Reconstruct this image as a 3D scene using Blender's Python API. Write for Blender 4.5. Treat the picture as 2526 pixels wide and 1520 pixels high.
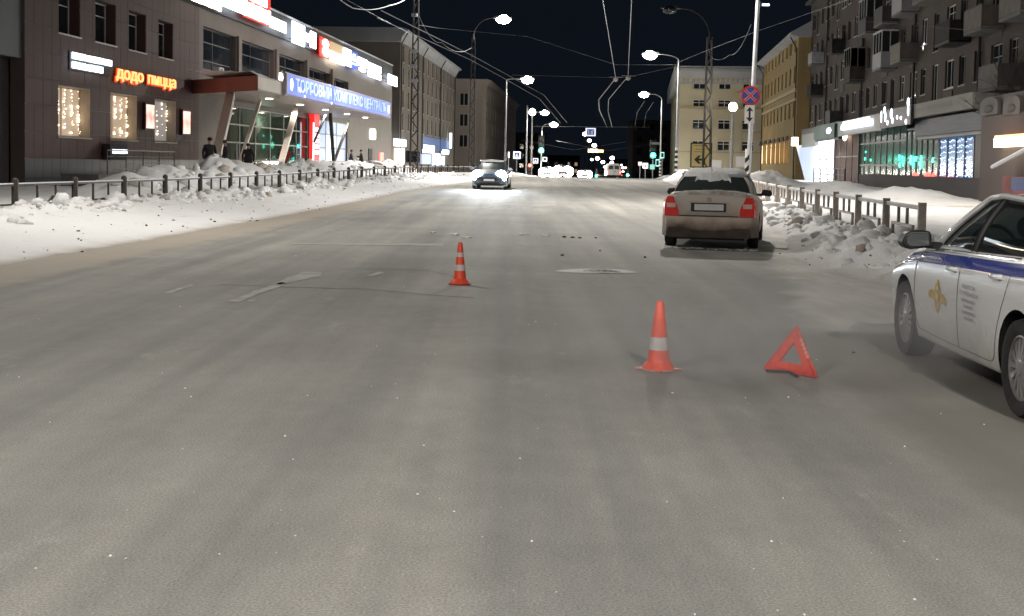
import bpy, bmesh, math, random
import numpy as np
from mathutils import Vector, Matrix, noise

for _o in list(bpy.data.objects):
    bpy.data.objects.remove(_o)
SC = bpy.context.scene
COL = SC.collection
R = math.radians
random.seed(7)

# ------------------------------------------------------------------ camera
F = 3150.0                 # focal length in photo pixels (photo 2526 x 1520)
PX, PY = 1263.0, 563.0     # principal point in the photo
CAMH = 1.5
PITCH = math.atan(160.4 / F)
ROLL = 0.018
cam_d = bpy.data.cameras.new('camera')
cam = bpy.data.objects.new('camera', cam_d)
COL.objects.link(cam)
cam_d.sensor_width = 36.0
cam_d.lens = F / 2526.0 * 36.0
cam_d.shift_y = -(760.0 - PY) / 2526.0
cam_d.clip_start = 0.1
cam_d.clip_end = 6000.0
CAMR = Matrix.Rotation(math.pi / 2 - PITCH, 3, 'X') @ Matrix.Rotation(ROLL, 3, 'Z')
cam.matrix_world = Matrix.Translation((0, 0, CAMH)) @ CAMR.to_4x4()
SC.camera = cam

# ------------------------------------------------------------------ world: night sky, city glow
world = bpy.data.worlds.new('World')
SC.world = world
world.use_nodes = True
wn = world.node_tree
wn.nodes.clear()
w_out = wn.nodes.new('ShaderNodeOutputWorld')
w_bg = wn.nodes.new('ShaderNodeBackground')
w_bg.inputs['Color'].default_value = (0.30, 0.44, 0.72, 1)
w_bg.inputs['Strength'].default_value = 0.0080
wn.links.new(w_bg.outputs[0], w_out.inputs[0])

SC.view_settings.view_transform = 'Standard'
SC.view_settings.look = 'None'
SC.view_settings.exposure = 0.72
SC.view_settings.gamma = 1.0
SC.render.engine = 'CYCLES'
SC.cycles.use_denoising = True
SC.cycles.max_bounces = 6
SC.cycles.diffuse_bounces = 3
SC.cycles.glossy_bounces = 3
SC.cycles.transparent_max_bounces = 8
SC.cycles.sample_clamp_indirect = 4.0
SC.cycles.caustics_reflective = False
SC.cycles.caustics_refractive = False

# ------------------------------------------------------------------ geometry of the view
def ray(px, py):
    return CAMR @ Vector(((px - PX) / F, -(py - PY) / F, -1.0))

def at_y(px, py, Y):
    d = ray(px, py)
    t = Y / d.y
    return Vector((d.x * t, Y, CAMH + d.z * t))

def sstep(a, b, x):
    t = min(1.0, max(0.0, (x - a) / (b - a)))
    return t * t * (3 - 2 * t)

def g(y):
    """road level: a gentle crest about 90 m ahead, then falling away"""
    up = 0.30 * sstep(32, 82, y)
    if y > 95:
        t = y - 95
        dn = 0.5 * 0.013 * t * t / 60.0 if t < 60 else 0.5 * 0.013 * 60 + 0.013 * (min(y, 900) - 155)
    else:
        dn = 0.0
    return up - dn

def at_ground(px, py, dz=0.0):
    d = ray(px, py)
    lo, hi = 1.0, 400.0
    def f(t):
        return CAMH + d.z * t - g(d.y * t) - dz
    t = 1.0
    while f(t) > 0 and t < 400:
        t += 0.5
    lo, hi = t - 0.5, t
    for _ in range(30):
        m = (lo + hi) / 2
        if f(m) > 0:
            lo = m
        else:
            hi = m
    return Vector((d.x * hi, d.y * hi, CAMH + d.z * hi))

STH = math.atan((1550 - PX) / F)           # street direction (vanishing point x = 1550)
SDIR = Vector((math.sin(STH), math.cos(STH), 0))
STAN = math.tan(STH)

def fence_x(y, off):
    return off + STAN * y

# ------------------------------------------------------------------ tagging
def tag(o, label=None, cat=None, group=None, kind=None):
    if label: o['label'] = label
    if cat: o['category'] = cat
    if group: o['group'] = group
    if kind: o['kind'] = kind
    return o

def empty(name, loc=(0, 0, 0), rz=0.0, label=None, cat=None, group=None, kind=None):
    o = bpy.data.objects.new(name, None)
    o.empty_display_size = 0.1
    COL.objects.link(o)
    o.location = loc
    o.rotation_euler = (0, 0, rz)
    return tag(o, label, cat, group, kind)

# ------------------------------------------------------------------ materials
MATS = {}
def _new(name):
    m = bpy.data.materials.new(name)
    m.use_nodes = True
    nt = m.node_tree
    return m, nt, nt.nodes['Principled BSDF']

def mat(name, col, rough=0.7, metal=0.0, vary=0.12, scale=6.0, bump=0.0, bscale=40.0, emit=None, estr=0.0, spec=None, coat=0.0, detail=4.0):
    """plain surface with procedural unevenness of colour and relief"""
    if name in MATS: return MATS[name]
    m, nt, b = _new(name)
    N, L = nt.nodes, nt.links
    b.inputs['Roughness'].default_value = rough
    b.inputs['Metallic'].default_value = metal
    if spec is not None: b.inputs['Specular IOR Level'].default_value = spec
    if coat: b.inputs['Coat Weight'].default_value = coat
    tc = N.new('ShaderNodeTexCoord')
    if vary > 0:
        nz = N.new('ShaderNodeTexNoise')
        nz.inputs['Scale'].default_value = scale
        nz.inputs['Detail'].default_value = detail
        L.new(tc.outputs['Object'], nz.inputs['Vector'])
        rp = N.new('ShaderNodeValToRGB')
        rp.color_ramp.elements[0].position = 0.3
        rp.color_ramp.elements[1].position = 0.7
        rp.color_ramp.elements[0].color = [c * (1 - vary) for c in col] + [1]
        rp.color_ramp.elements[1].color = [min(1, c * (1 + vary)) for c in col] + [1]
        L.new(nz.outputs['Fac'], rp.inputs['Fac'])
        L.new(rp.outputs['Color'], b.inputs['Base Color'])
    else:
        b.inputs['Base Color'].default_value = list(col) + [1]
    if bump > 0:
        n2 = N.new('ShaderNodeTexNoise')
        n2.inputs['Scale'].default_value = bscale
        n2.inputs['Detail'].default_value = 3
        L.new(tc.outputs['Object'], n2.inputs['Vector'])
        bp = N.new('ShaderNodeBump')
        bp.inputs['Strength'].default_value = bump
        bp.inputs['Distance'].default_value = 0.02
        L.new(n2.outputs['Fac'], bp.inputs['Height'])
        L.new(bp.outputs['Normal'], b.inputs['Normal'])
    if emit is not None:
        b.inputs['Emission Color'].default_value = list(emit) + [1]
        b.inputs['Emission Strength'].default_value = estr
    MATS[name] = m
    return m

def glow(name, col, s):
    return mat(name, (0.5, 0.5, 0.5), 0.5, vary=0, emit=col, estr=s)

def glass(name, tint=(0.03, 0.035, 0.04), trans=0.0, rough=0.04, spec=0.6):
    if name in MATS: return MATS[name]
    m, nt, b = _new(name)
    N, L = nt.nodes, nt.links
    b.inputs['Base Color'].default_value = list(tint) + [1]
    b.inputs['Roughness'].default_value = rough
    b.inputs['Specular IOR Level'].default_value = spec
    tc = N.new('ShaderNodeTexCoord')
    nz = N.new('ShaderNodeTexNoise'); nz.inputs['Scale'].default_value = 1.3
    L.new(tc.outputs['Object'], nz.inputs['Vector'])
    bp = N.new('ShaderNodeBump'); bp.inputs['Strength'].default_value = 0.04; bp.inputs['Distance'].default_value = 0.02
    L.new(nz.outputs['Fac'], bp.inputs['Height']); L.new(bp.outputs['Normal'], b.inputs['Normal'])
    if trans > 0:
        out = nt.nodes['Material Output']
        tr = N.new('ShaderNodeBsdfTransparent')
        tr.inputs['Color'].default_value = (0.85, 0.92, 0.9, 1)
        mx = N.new('ShaderNodeMixShader')
        mx.inputs['Fac'].default_value = trans
        L.new(b.outputs[0], mx.inputs[1]); L.new(tr.outputs[0], mx.inputs[2])
        L.new(mx.outputs[0], out.inputs['Surface'])
    MATS[name] = m
    return m

def asphalt_material():
    m, nt, b = _new('asphalt')
    N, L = nt.nodes, nt.links
    tc = N.new('ShaderNodeTexCoord')
    def nz(sx, sy, scale, det, rot=0.0, rough=0.55):
        mp = N.new('ShaderNodeMapping')
        mp.inputs['Rotation'].default_value = (0, 0, rot)
        mp.inputs['Scale'].default_value = (sx, sy, 1)
        L.new(tc.outputs['Object'], mp.inputs['Vector'])
        n = N.new('ShaderNodeTexNoise')
        n.inputs['Scale'].default_value = scale
        n.inputs['Detail'].default_value = det
        n.inputs['Roughness'].default_value = rough
        L.new(mp.outputs[0], n.inputs['Vector'])
        return n
    def ramp(n, p0, p1, c0, c1):
        r = N.new('ShaderNodeValToRGB')
        r.color_ramp.elements[0].position = p0; r.color_ramp.elements[1].position = p1
        r.color_ramp.elements[0].color = c0; r.color_ramp.elements[1].color = c1
        L.new(n.outputs['Fac'], r.inputs['Fac'])
        return r
    def mix(a, c, mode, fac):
        x = N.new('ShaderNodeMix'); x.data_type = 'RGBA'; x.blend_type = mode
        if hasattr(fac, 'outputs'): L.new(fac.outputs[0], x.inputs[0])
        else: x.inputs[0].default_value = fac
        L.new(a, x.inputs[6]); L.new(c, x.inputs[7])
        return x.outputs[2]
    base = ramp(nz(1, 1, 0.45, 5), 0.32, 0.68, (0.272, 0.265, 0.252, 1), (0.340, 0.332, 0.318, 1))
    # tyre-polished streaks along the street
    streak = ramp(nz(1, 0.035, 1.5, 4, STH), 0.36, 0.66, (0.72, 0.735, 0.75, 1), (1.14, 1.125, 1.10, 1))
    c = mix(base.outputs[0], streak.outputs[0], 'MULTIPLY', 0.85)
    # turning streaks, another direction
    st2 = ramp(nz(1, 0.05, 0.9, 3, R(33)), 0.38, 0.68, (0.82, 0.83, 0.845, 1), (1.15, 1.14, 1.12, 1))
    c = mix(c, st2.outputs[0], 'MULTIPLY', 0.7)
    bl = ramp(nz(1, 0.6, 5.0, 9, 0.3, 0.72), 0.3, 0.7, (0.90, 0.90, 0.90, 1), (1.10, 1.097, 1.09, 1))
    c = mix(c, bl.outputs[0], 'MULTIPLY', 0.9)
    # frost dust patches
    fr = ramp(nz(1, 0.35, 2.2, 8, STH, 0.7), 0.60, 0.78, (0, 0, 0, 1), (1, 1, 1, 1))
    frc = N.new('ShaderNodeRGB'); frc.outputs[0].default_value = (0.50, 0.485, 0.46, 1)
    fm = N.new('ShaderNodeMath'); fm.operation = 'MULTIPLY'; fm.inputs[1].default_value = 0.5
    L.new(fr.outputs[0], fm.inputs[0])
    c = mix(c, frc.outputs[0], 'MIX', fm)
    # aggregate speckle
    sp = ramp(nz(1, 1, 95, 2), 0.28, 0.72, (0.52, 0.52, 0.52, 1), (1.45, 1.44, 1.41, 1))
    c = mix(c, sp.outputs[0], 'MULTIPLY', 0.75)
    # trampled snow between the bank and the police car, dusty fringe along the left bank
    sx = N.new('ShaderNodeSeparateXYZ'); L.new(tc.outputs['Object'], sx.inputs[0])
    wob = nz(1, 1, 0.9, 6, 0, 0.65)
    def lin(a, bx, by, bn):
        m1 = N.new('ShaderNodeMath'); m1.operation = 'MULTIPLY_ADD'; m1.inputs[1].default_value = bx; m1.inputs[2].default_value = a; L.new(sx.outputs['X'], m1.inputs[0])
        m2 = N.new('ShaderNodeMath'); m2.operation = 'MULTIPLY_ADD'; m2.inputs[1].default_value = by; L.new(sx.outputs['Y'], m2.inputs[0]); L.new(m1.outputs[0], m2.inputs[2])
        m3 = N.new('ShaderNodeMath'); m3.operation = 'MULTIPLY_ADD'; m3.inputs[1].default_value = bn; L.new(wob.outputs['Fac'], m3.inputs[0]); L.new(m2.outputs[0], m3.inputs[2])
        m4 = N.new('ShaderNodeMapRange'); m4.interpolation_type = 'SMOOTHSTEP'; m4.inputs['From Min'].default_value = -0.25; m4.inputs['From Max'].default_value = 0.25; L.new(m3.outputs[0], m4.inputs['Value'])
        return m4.outputs[0]
    def mul(a, b2):
        q = N.new('ShaderNodeMath'); q.operation = 'MULTIPLY'; L.new(a, q.inputs[0])
        if isinstance(b2, float): q.inputs[1].default_value = b2
        else: L.new(b2, q.inputs[1])
        return q
    pk = mul(lin(-2.7 + 1.92 - 0.6, 1.0, -0.17, 1.2), lin(-11.6 - 0.6, 0.0, 1.0, 1.2))
    pkc = ramp(nz(1, 0.3, 1.7, 7, R(80), 0.65), 0.35, 0.65, (0.44, 0.41, 0.37, 1), (0.70, 0.67, 0.63, 1))
    c = mix(c, pkc.outputs[0], 'MIX', mul(pk.outputs[0], 0.92))
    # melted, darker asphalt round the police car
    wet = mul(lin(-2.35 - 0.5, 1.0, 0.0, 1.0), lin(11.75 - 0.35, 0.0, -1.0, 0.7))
    darkc = N.new('ShaderNodeRGB'); darkc.outputs[0].default_value = (0.175, 0.163, 0.147, 1)
    c = mix(c, darkc.outputs[0], 'MIX', mul(wet.outputs[0], 0.6))
    dark2 = mul(lin(-2.15 - 0.4, 1.0, 0.0, 0.8), lin(8.1 - 0.3, 0.0, -1.0, 0.6))  # further darkening of the nearest asphalt beside the police car
    c = mix(c, darkc.outputs[0], 'MIX', mul(dark2.outputs[0], 0.45))
    lf = lin(-6.55 - 0.5, -1.0, 0.048, 1.0)
    lfc = N.new('ShaderNodeRGB'); lfc.outputs[0].default_value = (0.42, 0.365, 0.30, 1)
    c = mix(c, lfc.outputs[0], 'MIX', mul(lf, 0.7))
    L.new(c, b.inputs['Base Color'])
    b.inputs['Roughness'].default_value = 0.75
    b.inputs['Specular IOR Level'].default_value = 0.35
    bp = N.new('ShaderNodeBump'); bp.inputs['Strength'].default_value = 0.14; bp.inputs['Distance'].default_value = 0.005
    bn = nz(1, 1, 120, 3)
    L.new(bn.outputs['Fac'], bp.inputs['Height']); L.new(bp.outputs['Normal'], b.inputs['Normal'])
    MATS['asphalt'] = m
    return m

def snow_material(name, col=(0.80, 0.80, 0.81), dirt=(0.36, 0.30, 0.24), lo=0.58, hi=0.82, scale=1.6, bump=0.6, amount=0.7):
    m, nt, b = _new(name)
    N, L = nt.nodes, nt.links
    tc = N.new('ShaderNodeTexCoord')
    n = N.new('ShaderNodeTexNoise'); n.inputs['Scale'].default_value = scale; n.inputs['Detail'].default_value = 9; n.inputs['Roughness'].default_value = 0.68
    L.new(tc.outputs['Object'], n.inputs['Vector'])
    r = N.new('ShaderNodeValToRGB')
    r.color_ramp.elements[0].position = lo; r.color_ramp.elements[1].position = hi
    r.color_ramp.elements[0].color = list(col) + [1]
    r.color_ramp.elements[1].color = [a * (1 - amount) + d * amount for a, d in zip(col, dirt)] + [1]
    L.new(n.outputs['Fac'], r.inputs['Fac'])
    at = N.new('ShaderNodeAttribute'); at.attribute_name = 'grime'
    gs = N.new('ShaderNodeMath'); gs.operation = 'SUBTRACT'; gs.inputs[1].default_value = 0.5; L.new(n.outputs['Fac'], gs.inputs[0])
    gk = N.new('ShaderNodeMath'); gk.operation = 'MULTIPLY'; gk.inputs[1].default_value = 1.2; L.new(gs.outputs[0], gk.inputs[0])
    ga = N.new('ShaderNodeMath'); ga.operation = 'ADD'; L.new(at.outputs['Fac'], ga.inputs[0]); L.new(gk.outputs[0], ga.inputs[1])
    gmul = N.new('ShaderNodeMath'); gmul.operation = 'MULTIPLY'; gmul.use_clamp = True; L.new(ga.outputs[0], gmul.inputs[0]); L.new(at.outputs['Fac'], gmul.inputs[1])
    gx = N.new('ShaderNodeMix'); gx.data_type = 'RGBA'; L.new(gmul.outputs[0], gx.inputs[0]); L.new(r.outputs['Color'], gx.inputs[6]); gx.inputs[7].default_value = (0.34, 0.29, 0.235, 1)
    L.new(gx.outputs[2], b.inputs['Base Color'])
    b.inputs['Roughness'].default_value = 0.85
    b.inputs['Specular IOR Level'].default_value = 0.2
    n2 = N.new('ShaderNodeTexNoise'); n2.inputs['Scale'].default_value = 14; n2.inputs['Detail'].default_value = 6
    L.new(tc.outputs['Object'], n2.inputs['Vector'])
    bp = N.new('ShaderNodeBump'); bp.inputs['Strength'].default_value = bump; bp.inputs['Distance'].default_value = 0.04
    L.new(n2.outputs['Fac'], bp.inputs['Height']); L.new(bp.outputs['Normal'], b.inputs['Normal'])
    MATS[name] = m
    return m

# ------------------------------------------------------------------ mesh building
class MB:
    def __init__(s): s.v = []; s.f = []; s.m = []
    def add(s, vs, fs, mi=0):
        k = len(s.v)
        s.v += [tuple(v) for v in vs]
        s.f += [tuple(i + k for i in f) for f in fs]
        s.m += [mi] * len(fs)
        return s
    def box(s, x0, x1, y0, y1, z0, z1, mi=0):
        if x0 > x1: x0, x1 = x1, x0
        if y0 > y1: y0, y1 = y1, y0
        if z0 > z1: z0, z1 = z1, z0
        return s.add([(x0, y0, z0), (x1, y0, z0), (x1, y1, z0), (x0, y1, z0), (x0, y0, z1), (x1, y0, z1), (x1, y1, z1), (x0, y1, z1)],
                     [(3, 2, 1, 0), (4, 5, 6, 7), (0, 1, 5, 4), (1, 2, 6, 5), (2, 3, 7, 6), (3, 0, 4, 7)], mi)
    def prism(s, pts, axis, a, b, mi=0):
        """polygon pts extruded along axis ('x','y','z') from a to b"""
        def P(p, t):
            return {'x': (t, p[0], p[1]), 'y': (p[0], t, p[1]), 'z': (p[0], p[1], t)}[axis]
        n = len(pts)
        vs = [P(p, a) for p in pts] + [P(p, b) for p in pts]
        fs = [tuple(range(n))[::-1], tuple(range(n, 2 * n))] + [(i, (i + 1) % n, n + (i + 1) % n, n + i) for i in range(n)]
        return s.add(vs, fs, mi)
    def tube(s, path, r, n=8, cap=True, mi=0):
        path = [Vector(p) for p in path]
        rs = r if isinstance(r, (list, tuple)) else [r] * len(path)
        rings = []
        up0 = None
        for i, p in enumerate(path):
            t = (path[min(i + 1, len(path) - 1)] - path[max(i - 1, 0)]).normalized()
            if up0 is None:
                up0 = Vector((0, 0, 1)) if abs(t.z) < 0.9 else Vector((1, 0, 0))
            a = t.cross(up0)
            if a.length < 1e-6: a = t.cross(Vector((0, 1, 0.3)))
            a.normalize(); bq = a.cross(t).normalized(); up0 = bq
            rings.append([p + a * (rs[i] * math.cos(2 * math.pi * k / n)) + bq * (rs[i] * math.sin(2 * math.pi * k / n)) for k in range(n)])
        vs = [v for rg in rings for v in rg]
        fs = []
        for i in range(len(path) - 1):
            for k in range(n):
                fs.append((i * n + k, i * n + (k + 1) % n, (i + 1) * n + (k + 1) % n, (i + 1) * n + k))
        if cap:
            fs.append(tuple(range(n))[::-1]); fs.append(tuple(range((len(path) - 1) * n, len(path) * n)))
        return s.add(vs, fs, mi)
    def bar(s, p, q, w, h=None, mi=0):
        """square bar from p to q"""
        p, q = Vector(p), Vector(q)
        h = h or w
        t = (q - p).normalized()
        up = Vector((0, 0, 1)) if abs(t.z) < 0.95 else Vector((0, 1, 0))
        a = t.cross(up).normalized() * (w / 2)
        b = a.cross(t).normalized() * (h / 2)
        vs = [p - a - b, p + a - b, p + a + b, p - a + b, q - a - b, q + a - b, q + a + b, q - a + b]
        return s.add(vs, [(3, 2, 1, 0), (4, 5, 6, 7), (0, 1, 5, 4), (1, 2, 6, 5), (2, 3, 7, 6), (3, 0, 4, 7)], mi)
    def lathe(s, prof, n=24, c=(0, 0, 0), axis='z', mi=0, close=False):
        vs = []
        for (r, h) in prof:
            for k in range(n):
                a = 2 * math.pi * k / n
                p = (r * math.cos(a), r * math.sin(a), h)
                if axis == 'y': p = (r * math.cos(a), h, r * math.sin(a))
                if axis == 'x': p = (h, r * math.cos(a), r * math.sin(a))
                vs.append((p[0] + c[0], p[1] + c[1], p[2] + c[2]))
        fs = []
        m = len(prof)
        for i in range(m - 1 + (1 if close else 0)):
            j = (i + 1) % m
            for k in range(n):
                fs.append((i * n + k, i * n + (k + 1) % n, j * n + (k + 1) % n, j * n + k))
        if not close:
            if prof[0][0] > 1e-5: fs.append(tuple(range(n))[::-1])
            if prof[-1][0] > 1e-5: fs.append(tuple(range((m - 1) * n, m * n)))
        return s.add(vs, fs, mi)
    def ball(s, c, rx, ry=None, rz=None, nu=12, nv=8, mi=0):
        ry = ry or rx; rz = rz or rx
        vs = []
        for j in range(nv + 1):
            t = math.pi * j / nv
            for k in range(nu):
                a = 2 * math.pi * k / nu
                vs.append((c[0] + rx * math.sin(t) * math.cos(a), c[1] + ry * math.sin(t) * math.sin(a), c[2] - rz * math.cos(t)))
        fs = [(j * nu + k, j * nu + (k + 1) % nu, (j + 1) * nu + (k + 1) % nu, (j + 1) * nu + k) for j in range(nv) for k in range(nu)]
        return s.add(vs, fs, mi)
    def grid(s, P, mi=0, flip=False):
        h, w = len(P), len(P[0])
        vs = [p for row in P for p in row]
        fs = []
        for i in range(h - 1):
            for j in range(w - 1):
                q = (i * w + j, i * w + j + 1, (i + 1) * w + j + 1, (i + 1) * w + j)
                fs.append(q[::-1] if flip else q)
        return s.add(vs, fs, mi)
    def mesh(s, name, mats, smooth=False, weld=0.0, fixn=True):
        me = bpy.data.meshes.new(name)
        me.from_pydata(s.v, [], s.f)
        for mm in (mats if isinstance(mats, (list, tuple)) else [mats]):
            me.materials.append(mm)
        if any(s.m): me.polygons.foreach_set('material_index', s.m)
        if weld or fixn:
            bm = bmesh.new(); bm.from_mesh(me)
            if weld: bmesh.ops.remove_doubles(bm, verts=bm.verts, dist=weld)
            if fixn: bmesh.ops.recalc_face_normals(bm, faces=bm.faces)
            bm.to_mesh(me); bm.free()
        if smooth:
            me.polygons.foreach_set('use_smooth', [True] * len(me.polygons))
            try: me.set_sharp_from_angle(angle=R(smooth if smooth is not True else 40))
            except Exception: pass
        me.update()
        return me
    def build(s, name, mats, parent=None, smooth=False, weld=0.0, fixn=True, **tags):
        o = bpy.data.objects.new(name, s.mesh(name, mats, smooth, weld, fixn))
        COL.objects.link(o)
        if parent is not None: o.parent = parent
        if tags: tag(o, **tags)
        return o

def link(name, me, parent=None, loc=(0, 0, 0), rot=(0, 0, 0), scale=(1, 1, 1)):
    o = bpy.data.objects.new(name, me)
    COL.objects.link(o)
    o.location = loc; o.rotation_euler = rot; o.scale = scale
    if parent is not None: o.parent = parent
    return o

_UB = {}
def ubox(name, m, parent, x0, x1, y0, y1, z0, z1):
    """a box that shares one unit-cube mesh per material"""
    if m.name not in _UB:
        _UB[m.name] = MB().box(-.5, .5, -.5, .5, -.5, .5).mesh('box_' + m.name, m)
    return link(name, _UB[m.name], parent, ((x0 + x1) / 2, (y0 + y1) / 2, (z0 + z1) / 2), (0, 0, 0), (abs(x1 - x0), abs(y1 - y0), abs(z1 - z0)))

def copy_tree(o, parent=None):
    c = o.copy(); COL.objects.link(c)
    if parent is not None: c.parent = parent
    for ch in list(o.children): copy_tree(ch, c)
    return c

def text_mesh(txt, size, mats, extrude=0.03, bold=0.0, spacing=1.0, width=None):
    cu = bpy.data.curves.new('lettering', 'FONT')
    cu.body = txt; cu.size = size; cu.extrude = extrude; cu.offset = bold; cu.space_character = spacing
    cu.align_x = 'LEFT'; cu.resolution_u = 3
    o = bpy.data.objects.new('lettering', cu); COL.objects.link(o)
    dg = bpy.context.evaluated_depsgraph_get(); dg.update()
    me = bpy.data.meshes.new_from_object(o.evaluated_get(dg))
    bpy.data.objects.remove(o); bpy.data.curves.remove(cu)
    me.materials.clear(); me.materials.append(mats)
    if len(me.vertices):
        xs = [v.co.x for v in me.vertices]
        x0, x1 = min(xs), max(xs)
        sx = (width / (x1 - x0)) if width else 1.0
        for v in me.vertices: v.co.x = (v.co.x - x0) * sx
    return me

def words(txt, size, m, extrude, bold, width, parent, loc, name='word', gap=.45):
    """one mesh per word, laid out side by side to the given total width"""
    ms = [text_mesh(w, size, m, extrude, bold) for w in txt.split()]
    ws = [max(v.co.x for v in q.vertices) for q in ms]
    k = width / (sum(ws) + gap * size * (len(ws) - 1))
    x = loc[0]
    for q, w in zip(ms, ws):
        link(name, q, parent, (x, loc[1], loc[2]), (math.pi / 2, 0, 0), (k, 1, 1))
        x += (w + gap * size) * k

def rect_minus(rects, hole):
    out = []
    hx0, hx1, hz0, hz1 = hole
    for (x0, x1, z0, z1) in rects:
        if hx1 <= x0 or hx0 >= x1 or hz1 <= z0 or hz0 >= z1:
            out.append((x0, x1, z0, z1)); continue
        if hz0 > z0: out.append((x0, x1, z0, hz0))
        if hz1 < z1: out.append((x0, x1, hz1, z1))
        a, b = max(z0, hz0), min(z1, hz1)
        if hx0 > x0: out.append((x0, hx0, a, b))
        if hx1 < x1: out.append((hx1, x1, a, b))
    return [r for r in out if r[1] - r[0] > 0.01 and r[3] - r[2] > 0.01]

class Facade:
    """a vertical plane; local x runs along it, local z up; o = distance in front of it (towards the street)"""
    def __init__(s, origin, ang, out, emp):
        s.o = Vector((origin[0], origin[1], 0)); s.ang = ang; s.out = out; s.e = emp
        s.d = Vector((math.cos(ang), math.sin(ang), 0)); s.n = Vector((-math.sin(ang), math.cos(ang), 0)) * out
        s.z0 = emp.location.z if emp else 0
    def lz(s, px, py, off=0.0):
        d = ray(px, py)
        c0 = Vector((0, 0, CAMH))
        t = ((s.o + s.n * off) - c0).dot(s.n) / d.dot(s.n)
        p = c0 + d * t
        return (p - s.o).dot(s.d), p.z - s.z0
    def l(s, px, off=0.0, py=400): return s.lz(px, py, off)[0]
    def world(s, l, off, z):
        p = s.o + s.d * l + s.n * off
        return Vector((p.x, p.y, z + s.z0))
    def y(s, off): return s.out * off
    def box(s, name, m, l0, l1, o0, o1, z0, z1, parent=None):
        return ubox(name, m, parent or s.e, l0, l1, s.y(o0), s.y(o1), z0, z1)
    def mbox(s, mb, l0, l1, o0, o1, z0, z1, mi=0):
        return mb.box(l0, l1, s.y(o0), s.y(o1), z0, z1, mi)

_WC = {}
def window_unit(fa, l0, l1, z0, z1, rec, mf, mg, sill=None, vm=(0.5,), hm=(0.72,), fw=0.07, parent=None, name='window', sillm=None):
    """frame with mullions, pane and sill set back by rec; meshes shared between alike units"""
    w, h = round(l1 - l0, 2), round(z1 - z0, 2)
    key = (w, h, mf.name, mg.name, vm, hm, fw, fa.out)
    if key not in _WC:
        a = MB(); t = 0.05
        fa_ = lambda x0, x1, zz0, zz1, d0=-t, d1=t * 0.6: a.box(x0, x1, d0, d1, zz0, zz1)
        fa_(0, fw, 0, h); fa_(w - fw, w, 0, h); fa_(fw, w - fw, 0, fw); fa_(fw, w - fw, h - fw, h)
        for v in vm: fa_(w * v - fw * .35, w * v + fw * .35, fw, h - fw, -t * .9, t * .5)
        for v in hm: fa_(fw, w - fw, h * v - fw * .35, h * v + fw * .35, -t * .8, t * .4)
        p = MB().box(fw * .5, w - fw * .5, -0.008, 0.008, fw * .5, h - fw * .5)
        _WC[key] = (a.mesh('window_frame', mf), p.mesh('window_pane', mg))
    fm, pm = _WC[key]
    o = link(name, fm, parent or fa.e, (l0, fa.y(-rec), z0))
    link('pane', pm, o)
    if sill is not None:
        ubox('sill', sillm or mf, o, -0.08, w + 0.08, fa.y(-0.02), fa.y(rec + sill), -0.07, -0.01)
    return o
# ------------------------------------------------------------------ shared materials
M_ASPH = asphalt_material()
M_SNOW = snow_material('snow')
M_SNOWD = snow_material('dirty_snow', (0.55, 0.51, 0.47), (0.26, 0.20, 0.15), 0.45, 0.75, 2.2, 0.8, 0.8)
M_PACK = snow_material('packed_snow', (0.36, 0.335, 0.30), (0.17, 0.155, 0.135), 0.40, 0.62, 1.1, 0.4, 0.9)
M_WHITEP = mat('road_paint', (0.37, 0.358, 0.335), 0.7, vary=0.25, scale=3.5, detail=8)
M_DIRT = mat('dirt', (0.10, 0.08, 0.065), 0.9, vary=0.4, scale=20)
M_GALV = mat('galvanised_steel', (0.33, 0.34, 0.35), 0.5, 0.6, vary=0.2, scale=8)
M_DKSTEEL = mat('dark_painted_steel', (0.022, 0.020, 0.021), 0.55, 0.2, vary=0.3, scale=9)
M_FENCEB = mat('brown_fence_paint', (0.045, 0.033, 0.028), 0.6, vary=0.35, scale=12)
M_FENCER = mat('beige_fence_paint', (0.33, 0.285, 0.25), 0.6, vary=0.25, scale=12)
M_BLACK = mat('black_plastic', (0.012, 0.012, 0.013), 0.45, vary=0.2)
M_RUBBER = mat('tyre_rubber', (0.022, 0.021, 0.02), 0.85, vary=0.35, scale=14)
M_WFRAME = mat('white_window_frame', (0.55, 0.54, 0.52), 0.5, vary=0.08)
M_DFRAME = mat('dark_window_frame', (0.10, 0.10, 0.10), 0.5, vary=0.1)
M_GLD = glass('dark_window_glass', (0.018, 0.022, 0.028))
M_WIRE = mat('wire_metal', (0.17, 0.175, 0.19), 0.5, 0.5, vary=0.1)
M_LAMP = glow('lamp_lens', (1.0, 0.95, 0.80), 90.0)
M_SIGNW = glow('sign_white_light', (0.80, 0.90, 1.0), 2.4)
M_SIGNWW = glow('sign_warm_light', (1.0, 0.86, 0.66), 5.0)
M_SIGNR = glow('sign_red_light', (1.0, 0.05, 0.03), 2.2)
M_SIGNO = glow('sign_orange_light', (1.0, 0.40, 0.10), 1.15)
M_SIGNB = glow('sign_blue_light', (0.10, 0.22, 1.0), 1.4)
M_GREENREF = glow('green_reflection', (0.04, 0.85, 0.58), 2.4)
M_BULB = glow('bulb_warm', (1.0, 0.78, 0.50), 4.0)
M_BULBB = glow('bulb_blue', (0.42, 0.68, 1.0), 1.6)

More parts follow.
